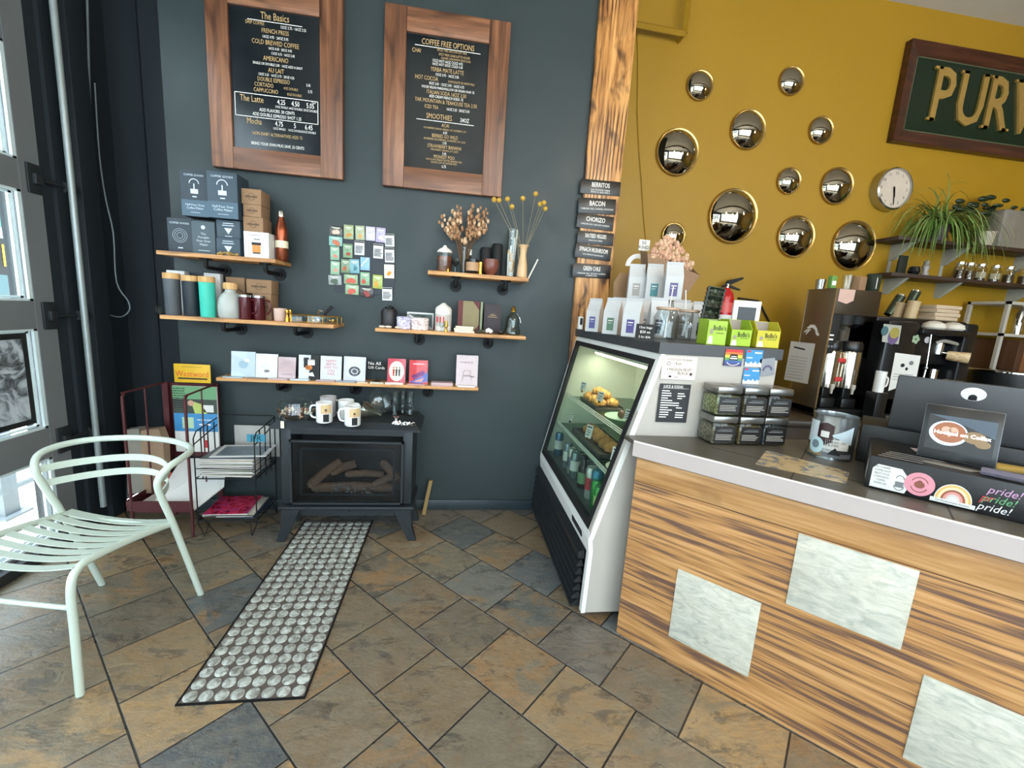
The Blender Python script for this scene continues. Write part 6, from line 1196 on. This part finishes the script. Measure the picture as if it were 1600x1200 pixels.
cxn,zn,wn_,hn=R4(1311,448,1336,472,2.752); b=B(mat('pink_note2','#c2a196',.6)); b.poly([(cxn-wn_/2,2.7525,1.735),(cxn+wn_/2,2.7525,1.735),(cxn+wn_*.48,2.7525,1.66),(cxn+.01,2.7525,1.635),(cxn-wn_/2,2.7525,1.65)]); b.build('taped_note',t,world=True)
def onx(px,py,X=BXm-.0012): return P(px,py,0,X)
b=B(paper); b.poly([tuple(onx(*p)) for p in ((1236,533),(1274,537),(1262,600),(1225,593))]); b.build('notice_sheet',t,world=True)
b=B(ink); X2=BXm-.0018
def ln(x0,y0,x1,y1,w_): 
    a,c_=P(x0,y0,0,X2),P(x1,y1,0,X2); b.poly([tuple(a),tuple(c_),(c_.x,c_.y,c_.z-w_),(a.x,a.y,a.z-w_)])
ln(1241,541,1258,545,.012)
b.use(grey)
for k in range(8): ln(1235-1.1*k,556+4.6*k,1262-1.1*k,560+4.6*k,.0025)
b.build('notice_text',t,world=True)
b=B(mat('white_decal','#d9d9d4',.5)); c0=P(1268,517,0,X2)
def dl(pts): b.poly([(X2,c0.y-x,c0.z+z) for x,z in pts])
dl([(-.05,.02),(-.02,.045),(.02,.045),(.045,.02),(.06,-.01),(.075,-.02),(.07,-.035),(.045,-.025),(.03,.01),(0,.025),(-.03,.015)]); dl([(-.03,.015),(-.06,.0),(-.075,-.02),(-.05,-.008),(-.02,.008)]); dl([(-.02,.012),(-.045,-.015),(-.05,-.035),(-.03,-.015),(-.005,.012)]); b.build('white_decal',t,world=True)
for i,(x,lb) in enumerate(((BXm+.105,'left'),(BXm+.278,'right'))):
    k=thing('airpot',f'polished steel coffee airpot with a black top, {lb} one under the brewer','airpot',(x,2.835,1.03-.15),0,'airpots under the brewer'); zo=.15
    r=.083
    B(mat('airpot_steel','#b3aa9c',.14,.95,.04)).lathe([(0,zo),(r,zo),(r,zo+.26),(r*.96,zo+.27),(0,zo+.27)],32).build('body',k)
    B(black).lathe([(0,zo+.271),(r*.95,zo+.271),(r,zo+.28),(r,zo+.32),(r*.85,zo+.345),(0,zo+.345)],28).build('lid',k)
    B(black).box(-.06,.06,-.08,.08,0,zo*.5,.01).box(-.035,.035,-.05,.07,zo*.5,zo,.004).build('base',k)
    B(mat('tap_white','#a9a49a',.4)).cyl((0,-.09,zo+.01),(0,-.09,zo-.04),.012,.008,10).box(-.015,.015,-.10,-.07,zo-.005,zo+.03,.004).build('tap',k)
    [B(red).box(.02,.075,-.0865,-.05,zo+z_,zo+z_+.03,.002).build('red_label',k) for z_ in (.05,.19)] if i==0 else None
k=thing('white_mug_tall','tall white mug with a round handle beside the right airpot','mug',(P(1381,565,1,2.66).x,2.66,1.03)); B(wc).shell([(.032,0),(.034,.15)],.003,20).build('cup',k); B(wc).tube(curve([(.032,0,.11),(.06,0,.105),(.066,0,.075),(.058,0,.045),(.032,0,.04)],4),.006,8).build('handle',k)
B(black).box(-.045,.045,-.045,.045,ZBB-1.03,0,.004).build('plinth',k)
def hop(b): b.shell([(.03,0),(.034,.02),(.052,.12)],.002,20)
item_at('glass_hopper','clear glass hopper hanging under the brewer head above the left airpot','hopper',(BXm+.15,2.80,1.37),[('hopper',glsd,hop),('beans',mat('dark_beans','#4b3a30',.5),lambda b:b.lathe([(0,.004),(.027,.004),(.04,.08),(0,.08)],16)),('collar',blackm,lambda b:b.lathe([(.053,.12),(.056,.12),(.056,.19),(.053,.19)],18))])
# on top of the brewer
zt=1.7385
tz=lambda px,py=448,Y=2.80: P(px,py,1,Y).x
item_at('steel_cup','small shiny steel cup on the left corner of the brewer top','cup',(P(1281,448,1,2.93).x,2.93,zt),[('cup',steel,lambda b:b.shell([(.03,0),(.034,.07)],.002,20))])
one(B(mat('seed_green','#5e8a45',.5)).cbox(0,0,0,.05,.03,.085,.002).use(chalk).rect(-.018,.018,.02,.05,-.0156),'tea_packet','small green and white packet on the brewer top','packet',(tz(1299),2.80,zt),.15)
item_at('drinking_glass','clear tumbler glass standing on the brewer top','glass',(tz(1323),2.80,zt),[('glass',glsd,lambda b:b.shell([(.03,0),(.036,.10)],.002,20))])
one(B(kraft).cbox(0,0,0,.085,.06,.10,.002),'small_carton','brown carton tilted on the brewer top','box',(tz(1346),2.83,zt),.3)
one(B(mat('dark_green_box','#1d2a1f',.5)).cbox(0,0,0,.07,.06,.125,.002).use(chalk).rect(-.03,-.02,.02,.1,-.0306),'small_carton','dark green carton at the right end of the brewer top','box',(tz(1370),2.83,zt),.35)
# ---- espresso machine
EX0,EX1,EY0,EY1=3.12,3.93,2.75,3.22
t=thing('espresso_machine','black two group espresso machine with wood handled portafilters on the back bar','espresso machine',(3.5,2.98,ZBB))
bk=mat('machine_black','#121316',.3,.1); 
B(bk).box(EX0,EX1,EY0+.10,EY1,ZBB+.42,1.575,.02).build('boiler_housing',t,world=True)
B(bk).box(EX0,EX0+.27,EY0,EY1,ZBB+.02,1.545,.02).build('left_body',t,world=True)
B(bk).box(EX1-.12,EX1,EY0+.02,EY1,ZBB+.02,1.56,.02).build('right_body',t,world=True)
B(iron).box(EX0,EX1,EY0,EY1,ZBB,ZBB+.16,.008).build('drip_tray',t,world=True)
B(stl).box(EX0+.27,EX1-.12,EY1-.06,EY1-.04,ZBB+.16,1.3).build('backsplash',t,world=True)
whd=wood('tan_handle','#a58a63','#c4ab84','#d6c29d',1,2,.45,.7)
for i,(px,py) in enumerate(((1462,553),(1452,596))):
    g0=P(px,py,1,EY0+.12); d_=Vector((.20,-.24,-.02)).normalized()
    B(chrome).cyl((g0.x,g0.y,g0.z+.03),(g0.x,g0.y,g0.z+.10),.042,n=24).build('group_head',t,world=True)
    pf=B(steel); pf.cyl(g0,g0+Vector((0,0,.04)),.038,n=24).cyl(g0+Vector((0,0,.015)),g0+d_*.10+Vector((0,0,.015)),.012,n=12); po=pf.build('portafilter',t,world=True)
    WM['tmp']=WM[t.name]; b=B(whd).tube([g0+d_*.06,g0+d_*.08,g0+d_*.12,g0+d_*.17,g0+d_*.185],[.030,.036,.037,.041,.040],16); b.build('portafilter_handle',t,world=True)
for i,(px,py) in enumerate(((1452,520),(1462,536))):
    s0_=P(px,py,1,EY0+.07); b=B(mat('steam_grey','#8b877d',.4)); b.tube(curve([s0_,s0_+Vector((.04,-.02,.02)),s0_+Vector((.12,-.02,.01)),s0_+Vector((.18,-.01,.0))],4),.014,10); b.build('steam_lever',t,world=True)
w0=P(1455,522,1,EY0-.01); w1=P(1447,575,1,EY0-.01); b=B(chrome).tube([w0,w1],.005,8).ball(w1,.014,12).tube([w1,w1+Vector((-.01,0,-.14))],.006,8); b.build('steam_wand',t,world=True)
def fsheet(label,name,quad,m,Y,fn=None,cat='notice'):
    q=[P(a,c,1,Y) for a,c in quad]; k=thing(name,label,cat,tuple(q[3]))
    B(m).prism([tuple(p) for p in q],(0,.0015,0)).build('sheet',k,world=True)
    if fn: b=B(ink); fn(b,q,Y-.0008); b.build('print',k,world=True)
def f1(b,q,y):
    c_=(q[0]+q[2])/2; b.use(mat('map_violet','#5c4c73',.5)).disc(c_.x+.02,c_.z-.02,y,.045,.055).use(mat('map_gold','#8f8440',.5)).disc(c_.x+.025,c_.z+.01,y-.0004,.04,.04).use(mat('map_teal','#3e5f66',.5)).disc(c_.x-.06,c_.z+.02,y,.03,.035)
fsheet('square coloured picture stuck on the left body of the espresso machine','taped_picture',((1381,506),(1409,509),(1404,538),(1378,534)),mat('pale_picture','#9b9c94',.5),EY0-.003,f1,'picture')
def f2(b,q,y):
    c_=(q[0]+q[2])/2; b.disc(c_.x-.03,c_.z+.01,y,.018,.014).disc(c_.x+.01,c_.z-.015,y,.012); b.use(grey).disc(c_.x+.04,c_.z+.03,y,.02,.016); [b.rect(c_.x-.09,c_.x+.08,c_.z-.06-.02*i,c_.z-.056-.02*i,y) for i in range(3)]
fsheet('white notice sheet with small drawings hanging before the espresso machine','notice_sheet',((1399,551),(1439,556),(1431,595),(1388,611)),paper,EY0-.05 if 0 else EY0-.004,f2)
def flw(b,q,y): pass
k=thing('flower_sticker','pale green flower sticker and a white badge on the espresso machine','sticker',tuple(P(1430,530,1,EY0-.003))); b=B(mat('pale_leaf','#8fa58a',.5)); c_=P(1431,530,1,EY0-.002)
for a in range(5): b.disc(c_.x+.02*cos(a*1.256),c_.z+.02*sin(a*1.256),EY0-.002,.014)
b.use(mat('badge_white','#9da0a3',.5)).disc(P(1450,527,1,EY0).x,c_.z+.0,EY0-.002,.028,.024); b.build('print',k,world=True)
zE=1.576
for i,(px,lb) in enumerate(((1450,'left'),(1480,'right'))):
    p=P(px,520,1,EY0+.05); one(B(mat('white_cloth','#c4beb4',.7)).lathe([(.058,0),(.07,.012),(.062,.04),(.03,.058),(0,.062)],20).lathe([(0,0),(.058,0)],20),'white_bowl',f'upturned white bowl on the espresso machine front ledge, {lb} of the pair','bowl',(p.x,EY0+.022,1.502),0,'upturned white bowls')
B(bk).box(EX0+.27,EX1-.12,EY0-.02,EY0+.10,1.46,1.50,.01).build('front_ledge',bpy.data.objects['espresso_machine'],world=True)
def cupstack(label,px,py,px2,py2,n_,m,Y=2.95):
    a,c_=P(px,py,1,Y),P(px2,py2,1,Y); k=thing('cup_stack',label,'cups',tuple(a)); d_=(c_-a); L=d_.length; d_.normalize()
    b=B(m)
    for i in range(n_): q0=a+d_*(L*i/n_); b.cyl(q0,q0+d_*(L/n_*1.0),.036,.042,18)
    b.build('paper_cup',k,world=True)
pcm=mat('tan_paper_cup','#a58e6c',.6)
cupstack('stack of tan paper cups leaning left on the espresso machine',1399,497,1408,474,5,pcm,3.02); cupstack('stack of tan paper cups leaning against the napkin pile',1420,498,1429,471,5,mat('tan_paper_cup2','#b39d7a',.6),2.93)
for i,(a,c_,lb) in enumerate((((1388,492),(1407,464),'front'),((1413,488),(1431,457),'rear'))):
    p,q=P(*a,1,3.05+.06*i),P(*c_,1,3.05+.06*i); one(B(mat('green_steel','#3e4a41',.25,.7)).cyl(p,q,.032,.034,20).use(chrome).cyl(q,q+(q-p).normalized()*.012,.035,n=20),'steel_flask',f'green tinted steel flask lying tilted behind the paper cups, {lb} one','flask',tuple(p),world=True)
p=P(1468,500,1,2.93)
for i in range(4): one(B(mat('napkin_tan','#b3a088',.8)).cbox(0,0,0,.22,.13,.028,.004),'napkin_pack',f'pack of pale napkins on the espresso machine, {("lowest","second","third","top")[i]} of its pile','napkins',(p.x+.01*(i%2),2.95,zE+.029*i),.05*(-1)**i,'napkin packs on the machine')
# ---- things right of the machine
p=P(1560,600,1,2.85)
t=thing('knock_tray','round black vessel with a bright metal rim at the right of the espresso machine','vessel',(4.42,2.86,ZBB))
B(black).lathe([(0,0),(.17,0),(.22,.12),(.235,.39),(.0,.40)],32).build('body',t); B(chrome).lathe([(.235,.39),(.245,.395),(.245,.405),(.235,.41)],36).build('rim',t); B(mat('grey_tool','#87847e',.4,.4)).tube([(-.1,-.1,.40),(-.12,-.16,.28),(-.13,-.2,.2)],.008,8).build('tool',t)
ws=mat('white_shelf_unit','#a7a49c',.5)
t=thing('white_shelf_unit','white open shelf unit on the back bar holding a steel bottle','shelf unit',(5.1,3.25,ZBB)); a=P(1560,540,1,3.1); c_=P(1572,470,1,3.1)
X0=a.x; 
for xx in (X0,X0+.75):
    for yy_ in (3.1,3.375): B(ws).box(xx,xx+.03,yy_,yy_+.025,ZBB,c_.z).build('upright',t,world=True)
for zz in (P(1600,523,1,3.1).z,c_.z): B(ws).box(X0,X0+.78,3.1,3.4,zz-.025,zz+.0).build('shelf',t,world=True)
zz=P(1600,523,1,3.1).z; item_at('steel_bottle','slim polished bottle standing on the white shelf unit','bottle',(P(1590,510,1,3.2).x,3.2,zz+.0005),[('body',chrome,lambda b:b.lathe([(0,0),(.035,0),(.035,.17),(.012,.22),(.012,.28),(0,.28)],20))])
item_at('toaster_oven','brown glass fronted oven under the white shelf','oven',(X0+.36,3.2,ZBB),[('body',mat('oven_brown','#4a3122',.35,.2),lambda b:b.box(-.3,.3,-.2,.15,0,zz-.05-ZBB,.01)),('door_glass',mat('oven_glass','#6b4630',.12),lambda b:b.box(-.25,.18,-.206,-.2,.06,zz-.1-ZBB,.004)),('handle',chrome,lambda b:b.cyl((.2,-.22,.08),(.2,-.22,zz-.12-ZBB),.01))])
# ================================================================ YELLOW WALL
dkw=wood('dark_shelf','#1d130c','#33231a','#4a3324',0,1,.5)
def wshelf(label,px,py,x1):
    p=P(px,py,1,3.23); t=thing('wall_shelf',label,'shelf',((p.x+x1)/2,YF,p.z-.03),0,'dark shelves on the yellow wall')
    B(dkw).box(p.x,x1,3.23,YF,p.z-.03,p.z,.003).build('plank',t,world=True)
    for bx in (p.x+.18,p.x+.72,p.x+1.5): 
        B(mat('pale_bracket','#9a9c94',.5)).prism([(bx,3.26,p.z-.03),(bx,YF,p.z-.03),(bx,YF,p.z-.16),(bx,YF-.03,p.z-.16)],(.035,0,0)).build('bracket',t,world=True)
        B(mat('pale_bracket')).box(bx+.0,bx+.03,YF-.006,YF,p.z-.03,p.z+.25).build('upright_strip',t,world=True) if py>400 else None
    return p
s1=wshelf('lower dark shelf on the yellow wall lined with glass jars',1394,425,6.2); s2=wshelf('upper dark shelf on the yellow wall under the trailing plant',1405,368,6.2)
Zs1,Zs2=s1.z,s2.z
one(B(mat('dark_card','#17201b',.5)).box(-.045,.045,0,.02,0,.15,.002),'dark_card_box','dark card packet at the left end of the lower wall shelf','packet',(P(1409,424,1,3.28).x,3.28,Zs1),.1)
item_at('dark_pot','small round dark glazed pot on the lower wall shelf','pot',(P(1428,424,1,3.3).x,3.3,Zs1),[('pot',mat('glazed_dark','#14181c',.1),lambda b:b.lathe([(0,0),(.03,0),(.045,.03),(.035,.07),(0,.075)],18))])
item_at('pale_figurine','pale shiny figurine on the lower wall shelf','figurine',(P(1445,425,1,3.3).x,3.3,Zs1),[('figure',mat('pale_china','#8d8a86',.2),lambda b:b.lathe([(0,0),(.035,0),(.02,.04),(.03,.08),(.015,.1),(.022,.12),(.0,.14)],16))])
jam=mat('amber_contents','#3a2413',.3)
for i,px in enumerate((1497,1512,1530,1553,1575,1600)):
    r=.04; p=P(px,433,1,3.33)
    k=thing('pantry_jar','glass pantry jar on the lower wall shelf, '+('first from the plant','second from the plant','third from the plant, with a pale label','fourth from the plant, with a pale label','fifth from the plant','at the right edge of the photo')[i],'jar',(p.x,3.33,Zs1),0,'pantry jars on the lower wall shelf')
    B(glsd).shell([(r,0),(r,.10),(r*.8,.12),(r*.8,.13)],.002,18).build('glass',k); B(jam).lathe([(0,.003),(r*.93,.003),(r*.93,.08),(0,.08)],16).build('contents',k); B(chrome).lathe([(0,.13),(r*.86,.13),(r*.86,.15),(0,.15)],18).build('lid',k)
    if i in (2,3): B(mat('jar_tag','#9c9178',.6)).lathe([(r*1.01,.03),(r*1.01,.08)],8).build('label',k)
# plants
g1=mat('spider_leaf','#4a6a26',.5,0,.3,20); g2=mat('spider_leaf_pale','#7d9455',.5,0,.2,20); g3=mat('dark_leaf','#16260f',.45,0,.3,15)
rg=random.Random(11)
def leafblade(b,p0,dirv,L,w_,droop):
    pts=[];p=Vector(p0);d_=Vector(dirv).normalized()
    for i in range(8): pts.append(p.copy()); p=p+d_*(L/7); d_=(d_+Vector((0,0,-droop))).normalized()
    b.sweep(pts,lambda i:[(-w_*(1-i/8.5)/2,0),(0,.0015),(w_*(1-i/8.5)/2,0)],False,(0,0,1),cap=False)
cx_=P(1462,370,1,3.3).x; t=thing('spider_plant','trailing green spider plant spilling over the upper wall shelf','plant',(cx_,3.31,Zs2))
B(mat('plant_pot','#3a2a33',.5)).lathe([(0,0),(.07,0),(.09,.12),(.08,.12),(.075,.1),(0,.1)],20).build('pot',t)
b=B(g1)
for k in range(230):
    a=rg.uniform(0,2*pi); b.use(g1 if rg.random()<.55 else g2); sp=rg.uniform(.25,1); ca=cos(a)*1.3; sa_=sin(a)*.6-.15; 
    if sa_>.15: sa_*=.25
    leafblade(b,(rg.uniform(-.08,.08),rg.uniform(-.04,.03),.11),(ca*sp,sa_*sp-.05,rg.uniform(.25,.75)),rg.uniform(.35,.62),.013,rg.uniform(.42,.62))
for v_ in b.v:
    v_.y=min(v_.y,YF-.02-3.31)
    if v_.y>-.09 and v_.z<.004: v_.z=.004
b.build('foliage',t,angle=60)
cx2=P(1541,372,1,3.34).x; t=thing('round_leaf_plant','dark plant with rounded leaves in a cream pot beside the silver grey vessel','plant',(cx2,3.36,Zs2))
B(mat('plant_pot2','#9c9384',.5)).lathe([(0,0),(.06,0),(.08,.13),(.07,.13),(0,.12)],20).build('pot',t)
b=B(g3); bs=B(mat('plant_stem','#3f4a22',.6))
for k in range(34):
    a=rg.uniform(-1,1); e=Vector((a*.38-.02,rg.uniform(-.07,.03),.27+.17*rg.random()*(1-.5*abs(a)))); bs.tube([(0,0,.1),(e.x*.5,e.y*.5,e.z*.8),e],.002,5)
    r=rg.uniform(.025,.042); b.ball(e,r,10,.35+.3*rg.random(),1.25,.5)
b.build('foliage',t); bs.build('stem',t)
for l,r_,t_,b_,c,lb in ((1556,1612,328,375,'#8b8780','crumpled silver grey cachepot at the right end of the upper wall shelf'),):
    a0,a1=P(l,b_,1,3.28),P(r_,b_,1,3.28); h_=P((l+r_)/2,t_,1,3.28).z-Zs2; w_=(a1.x-a0.x)/2
    item_at('cachepot',lb,'pot',((a0.x+a1.x)/2,3.34,Zs2),[('pot',mat('pot_'+c.strip('#'),c,.35,.3 if w_>.1 else 0,.25,9,.3),lambda b:b.shell([(min(w_,.10)*.8,0),(min(w_,.10),h_)],.004,20))]) if w_<.11 else one(B(mat('pot_'+c.strip('#'),c,.3,.4,.3,9,.3)).box(-w_,w_,-.08,.08,0,h_,.02),'cachepot',lb,'pot',((a0.x+a1.x)/2,3.34,Zs2))
# mirrors
n=N('aged_mirror'); n.out('#a8a294',.03,1.0); mir=n.m; rimm=mat('mirror_rim','#a98f5c',.25,.9)
ML=[(1093,134,44,50,'small convex mirror nearest the plank in the top row'),(1236,127,40,48,'small convex mirror at the top right of the cluster'),(1168,203,58,66,'medium convex mirror in the second row, centre top'),(1282,204,39,46,'small convex mirror right of the second row'),(1058,238,70,78,'large convex mirror closest to the burnt plank'),(1232,283,38,44,'small convex mirror left of the medium one beside the clock'),(1307,291,54,60,'medium convex mirror immediately left of the clock'),(1145,338,82,88,'largest convex mirror of the cluster, lower left centre'),(1052,368,39,42,'small convex mirror low down just above the dried bouquet'),(1243,370,60,70,'medium convex mirror in the bottom row, left of the last one'),(1333,384,74,78,'large convex mirror directly above the coffee brewer')]
for cx,cy,w_,h_,lb in ML:
    p=P(cx,cy,1,YF-.01); _,_,ww,hh=R4(cx-w_/2,cy-h_/2,cx+w_/2,cy+h_/2,YF-.01); r=(ww+hh)/4*.97
    k=thing('convex_mirror',lb,'mirror',(p.x,YF,p.z),0,'round convex mirrors on the yellow wall',rx=R(90))
    B(mir).lathe([(r*.93*sin(i/12*.95)/sin(.95),.018+r*.93*(cos(i/12*.95)-cos(.95))/sin(.95)*.9) for i in range(12,-1,-1)],48).build('glass',k,angle=80)
    B(rimm).lathe([(r*.9,0),(r*.99,0),(r,.012),(r*.97,.026),(r*.92,.022)],48).build('rim',k)
p=P(1389,296,1,YF-.01); _,_,ww,hh=R4(1361,262,1418,330,YF-.02); r=(ww+hh)/4*.94
k=thing('wall_clock','round white faced wall clock with a steel rim on the yellow wall','clock',(p.x-.01,YF,p.z-.01))
b=B(steel); b.at(0,0,0,0,R(90)).lathe([(0,0),(r*1.02,0),(r*1.05,.02),(r*1.03,.075),(r*.97,.085),(r*.93,.07),(r*.93,.058),(0,.058)],40); b.build('rim',k)
b=B(mat('clock_face','#b9ada0',.5)); b.at(0,0,0,0,R(90)).lathe([(r*.95,.06),(r*.95,.064),(0,.064)],40); b.build('face',k)
b=B(ink)
for i in range(1,13): a=pi/2-i*pi/6; b.text(str(i),r*.2,r*.76*cos(a),r*.76*sin(a),-.0655)
b.build('numerals',k)
def hand(a,L,w_): 
    d_=Vector((cos(a),0,sin(a))); s_=Vector((-sin(a),0,cos(a)))*w_; q=B(ink); q.poly([tuple(Vector((0,-.067,0))-d_*L*.15+s_),tuple(Vector((0,-.067,0))-d_*L*.15-s_),tuple(Vector((0,-.067,0))+d_*L-s_*.6),tuple(Vector((0,-.067,0))+d_*L+s_*.6)]); q.build('hand',k)
hand(R(-80),r*.78,.007); hand(R(-76),r*.42,.010)
# carved sign
def wz(px,py,Y=YF-.06): return P(px,py,1,Y)
tl,bl,tr_,br_=wz(1430,52),wz(1395,215),wz(1600,98),wz(1600,252)
x0=(tl.x+bl.x)/2; z1=(tl.z+tr_.z)/2; z0=(bl.z+br_.z)/2
t=thing('carved_sign','dark wood framed green sign with raised gold letters high on the yellow wall','sign',(x0+.8,YF,z0))
fr=wood('mahogany_frame','#20100a','#3b1d12','#54301f',0,1,.3); X1=x0+2.3; fwd=.10
for a in (((x0,z0),(x0+fwd,z0+fwd),(x0+fwd,z1-fwd),(x0,z1)),((x0,z1),(x0+fwd,z1-fwd),(X1-fwd,z1-fwd),(X1,z1)),((X1,z1),(X1-fwd,z1-fwd),(X1-fwd,z0+fwd),(X1,z0)),((X1,z0),(X1-fwd,z0+fwd),(x0+fwd,z0+fwd),(x0,z0))):
    o=[(x,YF-.06 if i in (0,3) else YF-.035,z) for i,(x,z) in enumerate(a)]; b=B(fr); bkk=[(x,YF-.002,z) for x,y,z in o]; b.add(o+bkk,[(0,1,2,3),(7,6,5,4),(0,4,5,1),(1,5,6,2),(2,6,7,3),(3,7,4,0)]); b.build('frame_rail',t,world=True)
n=N('sign_green_glass'); n.out(n.mix(n.noise(n.coord(),30,3),'#06180d','#0b2414'),.15,0,.5); B(n.m).box(x0+fwd,X1-fwd,YF-.03,YF-.02,z0+fwd,z1-fwd).build('panel',t,world=True)
B(mat('sign_inner_line','#56604a',.4,.3)).box(x0+fwd,X1-fwd,YF-.034,YF-.03,z1-fwd-.008,z1-fwd).box(x0+fwd,X1-fwd,YF-.034,YF-.03,z0+fwd,z0+fwd+.008).box(x0+fwd,x0+fwd+.008,YF-.034,YF-.03,z0+fwd,z1-fwd).build('inner_line',t,world=True)
gl=mat('gilded_letter','#b3924f',.38,.55,.2,30,.1); zc_=(z0+z1)/2
for i,chh in enumerate('PURV'):
    xx=P((1472,1519,1562,1606)[i],150,1,YF-.04).x; q=B(gl); hh_=(z1-z0-2*fwd)*.72; q.text(chh,hh_/.70,xx,zc_+.0,YF-.036,sx=.72,ext=.010,bold=.012); 
    if chh!='V' or 1:
        xs_=[v.x for v in q.v]; zs2=[v.z for v in q.v]; xa,xb,za,zb2=min(xs_),max(xs_),min(zs2),max(zs2)
        def serif(x,z): q.box(x-.035,x+.035,YF-.046,YF-.03,z-.010,z+.010)
        if chh in 'PR': serif(xa+.01,za+.01); serif(xa+.0,zb2-.01)
        if chh=='R': serif(xb-.01,za+.01)
        if chh in 'UV': serif(xa+.015,zb2-.01); serif(xb-.015,zb2-.01)
    q.build('letter',t,world=True)
# painted bracket and cord
a,c_,d_=P(1000,38,1,3.35),P(1070,52,1,3.35),P(1076,0,1,3.35)
b=B(mustard).tube([(a.x-.15,3.35,a.z),(c_.x,3.35,c_.z)],.022,4).tube([(c_.x,3.35,c_.z),(c_.x,3.35,ZC)],.022,4).tube([(c_.x,3.35,c_.z),(c_.x,YF,c_.z)],.018,4).tube([(a.x-.1,3.35,a.z),(a.x-.1,YF,a.z)],.018,4)
one(b,'wall_bracket','yellow painted metal bracket frame at the top of the yellow wall by the plank','bracket',(c_.x,3.4,c_.z),world=True)
pts=[P(x,y,1,YF-.006) for x,y in ((994,0),(997,90),(996,180),(999,240),(1003,290),(1006,340),(1009,372),(1010,430))]
one(B(mat('mustard_cord','#94700c',.5)).tube(pts,.005,6),'cable','thin yellow painted cord running down the yellow wall beside the plank','cord',tuple(pts[-1]),world=True)
# six burrito signs on the plank
sb=mat('sign_black','#14110f',.35,0,.1); 
SG=[(907,279,968,304,-1,'Berritos','EGG, POTATOES, CHEESE','SERVED W/ SALSA AND A','BERRITOS sign, topmost on the burnt plank'),(904,307,961,334,-2,'Bacon','CHEDDAR, EGG, CHORIZO, POTATOES','','BACON sign, second down the burnt plank'),(901,333,957,358,1,'Chorizo','CHEDDAR, EGG, GROUND CHORIZO','','CHORIZO sign, third down the burnt plank'),(902,360,957,382,0,'Sauteed Veggies','BEANS AND CHEESE','','SAUTEED VEGGIES sign, fourth down the burnt plank'),(898,381,953,405,2,'Spinach Mushroom','EGG SPINACH MUSHROOM','','SPINACH MUSHROOM sign, fifth down the burnt plank'),(895,410,952,434,-1,'Green Chile','CHEDDAR, EGG, GROUND CHORIZO','& GREEN CHILI','GREEN CHILE sign, lowest on the burnt plank')]
for i,(l,t_,r_,b_,tl_,ttl,s1_,s2_,lb) in enumerate(SG):
    Yk=YW-.038-.003*(i%2); cx,zz,w_,h_=R4(l,t_,r_,b_,Yk); w_*=1.03; k=thing('menu_plaque','small black '+lb,'sign',(cx+.005,Yk,zz),0,'food plaques on the burnt plank',ry=R(tl_*1.2))
    B(sb).box(-w_/2,w_/2,0,.004,0,h_*.9,.001).build('plaque',k); q=B(chalk); q.text(ttl.upper() if i in(3,4) else ttl.upper(),h_*.40,0,h_*.58,-.0008,sx=.72 if len(ttl)<10 else .5,bold=.008).text(s1_,h_*.13,0,h_*.27,-.0008,sx=.9)
    if s2_: q.text(s2_,h_*.13,0,h_*.13,-.0008,sx=.9)
    q.build('lettering',k)
